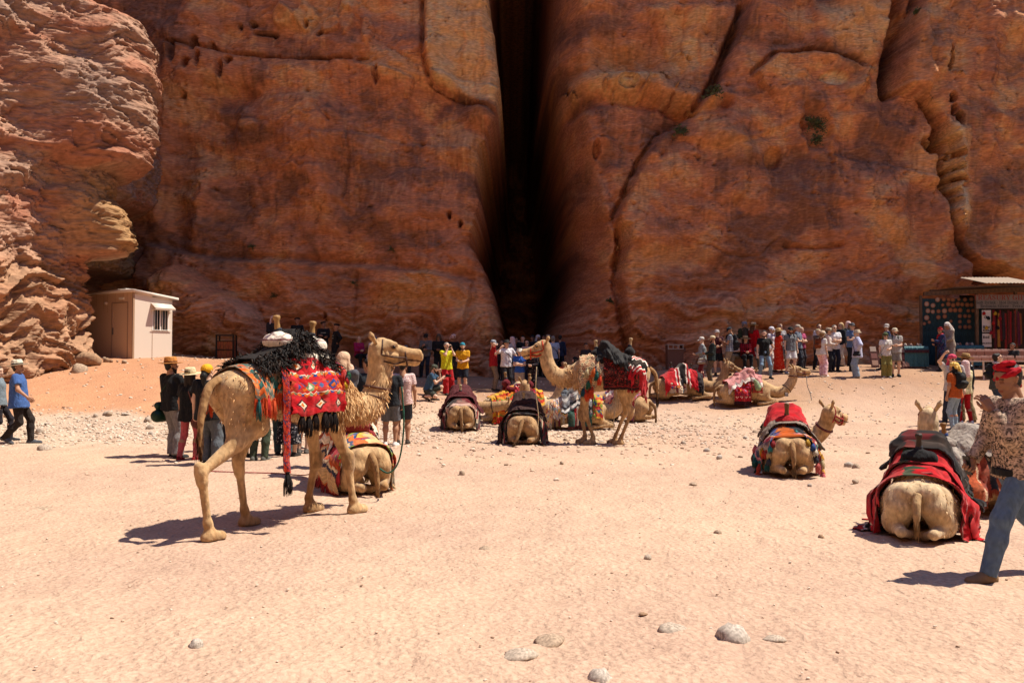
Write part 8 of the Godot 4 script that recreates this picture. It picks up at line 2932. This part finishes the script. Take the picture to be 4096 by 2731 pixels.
	p = person("figure in dark clothes just inside the gorge, left", 0.86, 35.4, 1.8, -100, {"top": "#17161a", "tk": "long", "bot": "#17161a", "hat": ["buff", "#1a1a1e"], "skin": 3})
	p = person("man with a white checked headscarf deepest inside the gorge", 1.1, 35.9, 1.8, -70, {"top": "#1a191c", "tk": "long", "bot": "#1c1a1c", "hat": ["drape", "#c8c0bc", kefw], "skin": 3})
	p = person("figure in black just inside the gorge, right", 1.32, 35.2, 1.78, -120, {"top": "#141316", "tk": "long", "bot": "#19181c", "hair": ["short", "#14100e"], "skin": 3})
	p = person("person in a pale hat and dark jacket at the right side of the gorge", 1.45, 34.6, 1.76, -130, {"top": "#3b3633", "tk": "jacket", "bot": "#2a2826", "hat": ["fedora", "#9a9080"], "skin": 1})
	p = person("grey haired man in a light blue shirt, a strap across his back", 1.68, 33.2, 1.78, 100, {"top": "#aebdd2", "bot": "#2f3440", "hair": ["short", "#8a8782"], "skin": 1})
	shoulder_bag(p, "#17171a", "black bag on a strap across the back of the man in light blue", 1.0, 0.45, 0.8)
	for k in 4:
		p = person(["woman in a dark coat at the left lip of the gorge", "man in a brown jacket behind the white shirted tall man", "woman with a pale scarf inside the gorge", "man in a navy shirt inside the gorge, behind the blue strap"][k], [-0.45, 0.1, 0.3, 2.05][k], [33.9, 35.2, 36.4, 34.8][k], [1.66, 1.78, 1.64, 1.76][k], [-120.0, -60.0, -95.0, 60.0][k], {"f": k % 2 == 0, "top": ["#2a2428", "#4a382c", "#3a3436", "#232c44"][k], "tk": "long", "bot": ["#1c1a1e", "#2c2824", "#2a2628", "#1c1e26"][k], "hair": [["long", "short", "short", "short"][k], "#231a15"], "skin": 2})
	p = person("seated figure in a black robe and hood beside the gorge", 2.35, 31.2, 1.66, -150, {"f": true, "legs": "crouch", "bk": "robe", "tk": "long", "top": "#121114", "hat": ["hood", "#121114"], "L": "hold", "R": "hold", "len": 0.1})
	p = person("person in an orange top crouching beside the black robe", 1.95, 31.0, 1.5, -70, {"f": true, "legs": "crouch", "top": "#e05a30", "bot": "#3a2c2a", "hair": ["short", "#1c1412"], "L": "hold", "R": "down", "skin": 2})
	p = person("dark headed person behind the red striped saddle cloth", 2.85, 31.4, 1.62, -60, {"top": "#2a2628", "tk": "long", "bot": "#2a2628", "hair": ["short", "#14100e"], "skin": 3})

	# ----- the crowd along the right cliff
	p = person("woman in a grey top and dark red leggings holding a pale bag", 7.05, 30.5, 1.66, 168, {"f": true, "top": "#9aa2a6", "tk": "long", "bot": "#7e2632", "bk": "leggings", "hat": ["cap", "#d8d4cc"], "L": "hold", "R": "down", "skin": 1})
	shoulder_bag(p, "#cdc3b4", "pale handbag of the woman in dark red leggings", -1.0, 0.46, 1.1, false)
	p = person("man in a beige cap and dark green checked shirt looking left", 7.26, 30.05, 1.78, 172, {"topm": tri_pattern("plaid1", func(im): pat_plaid(im, "#2b3434", "#1a2022", "#46504c"), 3.0), "tk": "jacket", "bot": "#6c5e4a", "hat": ["cap", "#dccba6"], "beard": "#2a1e16", "L": "hold", "R": "hold", "skin": 2, "shoes": "boot", "shoe": "#4a3a2c"})
	phone(p, 1, "phone in the hand of the man in the beige cap")
	p = person("man in a maroon shirt and white cap behind the checked shirts", 7.95, 31.8, 1.74, -100, {"top": "#4a1822", "bot": "#16161a", "bk": "shorts", "hat": ["cap", "#dcd4d0"], "L": "hold", "R": "down", "skin": 1})
	p = person("man in a grey checked shirt and navy cap looking at his phone", 8.32, 31.6, 1.84, 172, {"topm": tri_pattern("plaid2", func(im): pat_plaid(im, "#8a929c", "#3a4250", "#c0c4ca"), 3.0), "bot": "#a08e74", "bk": "wide", "hat": ["cap", "#1b2330"], "L": "phone", "R": "phone", "head": [0.0, -20.0], "skin": 2})
	backpack(p, "#1a1c21", "black backpack of the man in the grey checked shirt")
	p = person("seated person in khaki trousers behind the black backpack", 9.0, 33.1, 1.74, -140, {"legs": "sit", "top": "#3a3630", "bot": "#8c7c64", "hair": ["short", "#2a2018"], "L": "lap", "R": "lap"})
	p = person("man with a green backpack and grey head wrap standing on the right bench", 9.62, 33.9, 1.88, -10, {"top": "#4c4438", "tk": "long", "bot": "#4a4238", "hat": ["buff", "#8e8e98"], "skin": 2})
	backpack(p, "#3d4629", "olive green backpack of the man with the grey head wrap")
	p = person("woman in a long red dress and straw hat, her back half turned", 9.92, 33.7, 1.8, 40, {"f": true, "bk": "dress", "tk": "long", "topm": tri_pattern("reddress", func(im): pat_spots(im, "#bb141c", ["#e0a090", "#d84a40"], 30, 1, 2), 3.0), "hair": ["long", "#6a4428"], "hat": ["straw", "#ecd4a2"], "skin": 1})
	p = person("seated woman in a red and black striped sweater and straw hat", 9.32, 32.9, 1.7, -92, {"f": true, "legs": "sit", "topm": tri_pattern("redstripe", func(im):
		im.fill(rgb8("#141214"))
		for k in 4:
			im.fill_rect(Rect2i(0, k * 32, 128, 13), rgb8("#b3182a")), 3.2), "tk": "long", "bot": "#141419", "hair": ["long", "#3a2418"], "hat": ["straw", "#d4b280"], "L": "lap", "R": "lap", "shoe": "#c8c4c0"})
	p = person("child in grey seated on the right bench beside the striped sweater", 9.88, 32.9, 1.42, -95, {"legs": "sit", "top": "#7c7973", "bot": "#5f5a50", "hair": ["short", "#4a3626"], "L": "lap", "R": "lap", "hs": 1.05})
	p = person("bearded man in a black shirt and light jeans standing with legs apart", 9.34, 30.45, 1.84, -90, {"top": "#101012", "loose": 0.01, "bot": "#7f9bb4", "bk": "leggings", "legs": "apart", "L": "pocket", "R": "down", "hair": ["short", "#2c1e15"], "beard": "#33241a", "skin": 1, "shoe": "#161618", "cuff": 0.0})
	phone(p, 1, "pale phone hanging in the hand of the man in light jeans", 0.0, "#c8c4c0")
	p = person("woman in a white shirt and white cap shading her face", 10.08, 32.0, 1.74, -50, {"f": true, "top": "#e0dce6", "tk": "long", "bot": "#e0d8d2", "hat": ["cap", "#ecebf6"], "R": "down", "L": "brow", "skin": 1, "glasses": true})
	p = person("woman in an orange red patterned dress and straw hat looking right", 10.22, 31.6, 1.68, 8, {"f": true, "bk": "dress", "topm": tri_pattern("orangedress", func(im): pat_spots(im, "#c42a18", ["#e07a50", "#d8a080", "#a01c14"], 80, 1, 4), 3.0), "hair": ["long", "#5a3620"], "hat": ["straw", "#dcb880"], "glasses": true, "L": "fold", "R": "fold2", "skin": 1})
	p = person("tall blonde woman in sunglasses at the back of the crowd", 10.92, 33.4, 1.82, -82, {"f": true, "top": "#bcb6b7", "bot": "#8a8078", "hair": ["long", "#caa878"], "glasses": true, "R": "hold", "L": "down", "skin": 1})
	p = person("man in a grey printed shirt and white shorts with a dark cap", 10.57, 31.3, 1.78, -78, {"top": "#73787d", "bot": "#e4e2e0", "bk": "shorts", "legs": "contra", "hat": ["cap", "#17181b"], "glasses": true, "beard": "#2a2018", "L": "down", "R": "down", "shoe": "#909094", "skin": 1})
	backpack(p, "#191a1f", "dark backpack of the man in white shorts", 0.9)
	phone(p, 1, "dark phone held by the man in white shorts", 0.0, "#2a3040")
	p = person("stout man in a grey polo shirt and pale cap with folded arms", 11.2, 32.2, 1.82, -35, {"g": 1.2, "top": "#6c7888", "bot": "#1e2636", "hat": ["cap", "#beb4a4"], "L": "fold", "R": "fold2", "head": [20.0, 4.0], "skin": 1})
	p = person("woman in a pink shirt behind the grey polo shirt", 11.62, 33.0, 1.68, -60, {"f": true, "top": "#b0446e", "bot": "#3a3640", "hair": ["short", "#6a4a32"], "L": "fold", "R": "fold2"})
	p = person("woman in a white shirt and sunglasses standing tall at the back", 12.55, 33.6, 1.8, -88, {"f": true, "top": "#e0dde2", "bot": "#30508a", "legs": "apart", "hair": ["tail", "#33231a"], "glasses": true, "L": "hip", "R": "down", "head": [0.0, 10.0], "skin": 1})
	p = person("elderly woman with short fair hair holding a fan to her chin", 12.12, 32.7, 1.62, -80, {"f": true, "top": "#6f5b50", "tk": "long", "bot": "#16151a", "hair": ["short", "#cbb892"], "L": "chin", "R": "chin", "skin": 1})
	var fan := thing("hand_fan", "pale hand fan held by the elderly woman", "fan", p.hand[1] + Vector3(0.0, 0.0, 0.06))
	put("leaf", lathe_mesh([Vector2(0.0, 0.0), Vector2(0.13, 0.003), Vector2(0.13, 0.007), Vector2(0.0, 0.01)], 14), mat(rgb8("#b09a84"), "wood"), fan, Transform3D(Basis(Vector3.RIGHT, PI / 2), Vector3(0, -0.06, 0)))
	p = person("woman in pink flowered trousers, white shirt and straw hat seen from behind", 11.58, 30.75, 1.67, 24, {"f": true, "g": 1.08, "top": "#ebe6de", "loose": 0.03, "botm": tri_pattern("pinkflowers", func(im): pat_spots(im, "#e6c2c4", ["#c04a62", "#8a2a44", "#d88a98"], 70, 2, 5), 2.2), "bk": "wide", "hat": ["fedora", "#f0d8b8"], "glasses": true, "hair": ["short", "#8a6a4a"], "L": "down", "R": "down", "shoe": "#e8e4de", "skin": 1})
	backpack(p, "#8a421c", "brown leather backpack of the woman in flowered trousers", 0.85)
	p = person("woman in a pale patterned blouse and hat beside the brown backpack", 12.32, 32.0, 1.68, -30, {"f": true, "topm": tri_pattern("blouse", func(im): pat_spots(im, "#c8b8ae", ["#a08a84", "#e0d4cc"], 60, 2, 4), 2.5), "tk": "long", "bot": "#20232b", "hat": ["fedora", "#dccbae"], "hair": ["short", "#4a3626"], "L": "hold", "R": "hold", "skin": 1})
	p = person("grey haired man in a white shirt with folded arms and sunglasses", 12.58, 32.1, 1.82, -82, {"top": "#e4e1e6", "bot": "#1c2032", "hair": ["short", "#8a8781"], "glasses": true, "L": "fold", "R": "fold2", "head": [0.0, 6.0], "skin": 1})
	p = person("woman with long fair hair in a dark jacket and patterned trousers", 13.25, 33.2, 1.78, -160, {"f": true, "top": "#20262b", "tk": "long", "botm": tri_pattern("greypat", func(im): pat_spots(im, "#b8aa9c", ["#8a7c70", "#d0c4b8"], 60, 2, 4), 2.5), "bk": "wide", "hair": ["long", "#c6a370"], "glasses": true, "skin": 1})
	p = person("man in black with a red checked headscarf behind the blue shirt", 13.6, 33.2, 1.82, -60, {"top": "#1a191c", "tk": "long", "bot": "#232226", "hat": ["drape", "#a83038", kef], "glasses": true, "skin": 3})
	p = person("man in a blue shirt and grey cap with folded arms and sunglasses", 13.22, 32.0, 1.86, -75, {"top": "#5e779c", "bot": "#181a22", "hat": ["cap", "#5c5e63"], "glasses": true, "L": "fold", "R": "fold2", "head": [0.0, 10.0], "skin": 1})
	p = person("white bearded man in a loose pale blue shirt, wide jeans and sun hat", 12.72, 30.4, 1.78, 165, {"g": 1.12, "top": "#c6cbe8", "tk": "long", "loose": 0.035, "hem": -0.2, "bot": "#93a9bd", "bk": "wide", "hat": ["bucket", "#cdbca0"], "beard": "#e0dcd8", "L": "hip", "R": "down", "shoe": "#8a7e70", "skin": 1})
	shoulder_bag(p, "#15151a", "small dark bag on the hip of the white bearded man", -1.0, 0.42, 0.9)
	p = person("man in a dark blue sweater and pale cap half hidden behind the grey shirted one", 14.55, 32.0, 1.82, 170, {"top": "#2c3c62", "tk": "long", "bot": "#3a3836", "hat": ["cap", "#c6beb8"], "legs": "walk", "glasses": true, "head": [60.0, 0.0], "skin": 1})
	p = person("woman in a green headscarf, white top and wide olive trousers", 13.82, 30.45, 1.66, -98, {"f": true, "top": "#e6e0d8", "bot": "#8f8646", "bk": "wide", "hat": ["scarf", "#4c5a34"], "L": "hold", "R": "down", "head": [0.0, -18.0], "glasses": true, "skin": 1, "shoe": "#b8b0a8"})
	shoulder_bag(p, "#bcab8e", "small beige bag in the hands of the woman in the green headscarf", 1.0, 0.4, 0.8)
	p = person("bearded man in a pale grey shirt and shorts with a beige cap", 14.24, 30.6, 1.8, -108, {"top": "#b0aca7", "bot": "#938b80", "bk": "shorts", "hat": ["cap", "#dccfb2"], "beard": "#3a2a1e", "L": "hold", "R": "hold", "head": [36.0, 0.0], "skin": 1, "shoe": "#1f2126"})
	backpack(p, "#39402e", "olive backpack on the man in the pale grey shirt", 0.9)
	p = person("woman in a blue patterned tunic and red headscarf at the stall", 16.4, 31.5, 1.66, 178, {"f": true, "topm": tri_pattern("tunic", func(im): pat_spots(im, "#1f2a4a", ["#5a3a78", "#2a6a7a", "#7a2a50", "#14182a"], 90, 2, 6), 2.4), "tk": "long", "hem": -0.42, "loose": 0.035, "bot": "#121216", "bk": "leggings", "hat": ["turban", "#b8141c"], "scarf": "#b8141c", "hair": ["tail", "#1c1210"], "L": "phone", "R": "hold", "skin": 2})
	p = person("man in a long grey robe and white headscarf bending over the stall", 16.95, 31.9, 1.84, 200, {"bk": "robe", "tk": "long", "top": "#ab9c8c", "hat": ["drape", "#c4c0b8", kefw], "lean": 10.0, "head": [0.0, -25.0], "L": "hold", "R": "hold", "skin": 2})

	# ----- the group on the right in the sun
	p = person("man in a pink headscarf and grey shirt holding a phone high", 11.5, 21.6, 1.86, -112, {"top": "#c8c3c1", "bot": "#2a3042", "hat": ["scarf", "#dc4a6a"], "glasses": true, "R": "up", "L": "down", "skin": 1})
	phone(p, 1, "phone held high by the man in the pink headscarf", -0.1, "#3a4048")
	p = person("woman in a yellow headscarf, orange shirt and light jeans seen from behind", 10.92, 20.35, 1.68, 118, {"f": true, "g": 1.06, "top": "#c05a20", "bot": "#90a6ba", "bk": "leggings", "hat": ["scarf", "#d8b04a", tri_pattern("yscarf", func(im): pat_plaid(im, "#d4a83c", "#e8d8a8", "#a87c28"), 4.0)], "hair": ["long", "#1c1412"], "L": "down", "R": "down", "skin": 2, "shoe": "#6a6a6c"})
	backpack(p, "#141416", "black drawstring bag on the back of the woman in the yellow headscarf", 0.95)
	p = person("man in a brown hat, red scarf and black leather jacket", 12.4, 22.5, 1.84, -170, {"tk": "jacket", "topm": mat(rgb8("#15171b"), "leather", 0.45), "bot": "#8c7c5a", "bk": "wide", "hat": ["straw", "#b8945c"], "scarf": "#a8141e", "skin": 4, "shoes": "boot", "shoe": "#5a4a38", "L": "down", "R": "down"})
	p = person("person in red trousers and a pink checked headscarf behind the black bag", 11.98, 21.8, 1.68, 104, {"f": true, "top": "#dcd2a4", "bot": "#b8121e", "bk": "leggings", "hat": ["drape", "#d86a80", kef], "L": "hold", "R": "hold", "skin": 2, "shoe": "#e8e6e2"})
	p = person("man with a pale scarf over a grey shirt, looking up to the right", 12.8, 21.75, 1.86, -14, {"top": "#4b4c45", "bot": "#30425c", "hair": ["short", "#241a14"], "glasses": true, "scarf": "#e0d2c8", "L": "chin", "R": "hold", "head": [0.0, 12.0], "skin": 1, "g": 1.1})
	backpack(p, "#141518", "black backpack of the man with the pale scarf", 0.9)
	p = person("dark haired man sitting behind the trestle table at the right edge", 18.15, 29.9, 1.7, -150, {"legs": "sit", "top": "#26262a", "hair": ["short", "#100d0c"], "bot": "#2a2a2e", "skin": 3, "L": "lap", "R": "lap"})
	# ----- the near man, cut by the right edge
	var hood := tri_pattern("hoodie", func(im):
		im.fill(rgb8("#c9b09a"))
		var n1 := noise(611, 0.07, 3)
		var n2 := noise(612, 0.16, 3)
		for y in 128:
			for x in 128:
				var v := n1.get_noise_2d(x, y) 
				var w := n2.get_noise_2d(x, y)
				if absf(v) < 0.07 or w > 0.3:
					im.set_pixel(x, y, rgb8("#1d1a1a"))
				elif w < -0.22:
					im.set_pixel(x, y, rgb8("#8f7a68")), 1.25)
	var turb := tri_pattern("turb", func(im): pat_spots(im, "#9c1622", ["#b02630", "#5a0f18", "#7c141e", "#b87a78"], 90, 1, 3), 2.4)
	p = person("young man in a red turban, patterned jacket and jeans close by on the right", 3.97, 6.55, 1.74, 188, {"topm": hood, "tk": "jacket", "loose": 0.02, "g": 0.92, "bot": "#5f7792", "bk": "jeans", "legs": "near", "hat": ["turban", "#9c1622", turb], "hair": ["short", "#14100e"], "L": [0.2, -0.02, -0.15], "R": "low", "head": [4.0, -14.0], "skin": 3, "shoes": "boot", "shoe": "#7a6248", "lean": 4.0})
	put_scaled("waistband", [[Vector3(-0.02, 0.81, 0), Vector3(-0.02, 0.87, 0), 0.19, 0.185, 3]], 1.0, 0.012, mat(rgb8("#141416"), "cloth"), p.node).scale = Vector3(0.8, 1, 1)
	phone(p, 1, "black phone held at his hip by the young man in the red turban", 0.2)


func _ready() -> void:
	rng.seed = 12
	var cam := Camera3D.new()
	cam.name = "camera"
	cam.fov = 44.97
	cam.near = 0.1
	cam.far = 400.0
	cam.position = Vector3(0, 1.66, 0)
	cam.rotation_degrees = Vector3(1.64, 0, 0)
	add_child(cam)
	cam.current = true
	var env := Environment.new()
	env.background_mode = Environment.BG_SKY
	var sky := Sky.new()
	var sm := ProceduralSkyMaterial.new()
	sm.sky_top_color = Color(0.36, 0.46, 0.65)
	sm.sky_horizon_color = Color(0.75, 0.77, 0.80)
	sm.ground_bottom_color = Color(0.45, 0.34, 0.26)
	sm.ground_horizon_color = Color(0.6, 0.52, 0.44)
	sky.sky_material = sm
	env.sky = sky
	env.background_energy_multiplier = 1.2
	env.tonemap_mode = Environment.TONE_MAPPER_LINEAR
	env.tonemap_exposure = 1.58
	env.sdfgi_enabled = true
	env.ssao_enabled = true
	env.ssil_enabled = true
	var we := WorldEnvironment.new()
	we.name = "world_environment"
	we.environment = env
	add_child(we)
	var sun := DirectionalLight3D.new()
	sun.name = "sun"
	sun.light_energy = 1.6
	sun.light_color = Color(1.0, 0.955, 0.885)
	sun.light_angular_distance = 0.5
	sun.shadow_enabled = true
	add_child(sun)
	sun.look_at_from_position(Vector3(0.53, 1.0, -0.06), Vector3.ZERO)
	var t0 := Time.get_ticks_msec()
	build_ground()
	print("ground ", Time.get_ticks_msec() - t0)
	build_main_cliff()
	print("cliff ", Time.get_ticks_msec() - t0)
	build_outcrop()
	build_back_wall()
	print("rock ", Time.get_ticks_msec() - t0)
	build_hut()
	build_bins()
	build_stall()
	print("props ", Time.get_ticks_msec() - t0)
	build_herd()
	print("herd ", Time.get_ticks_msec() - t0)
	build_crowd()
	print("crowd ", Time.get_ticks_msec() - t0)
	build_rocks()
	build_plants()
	print("all ", Time.get_ticks_msec() - t0)
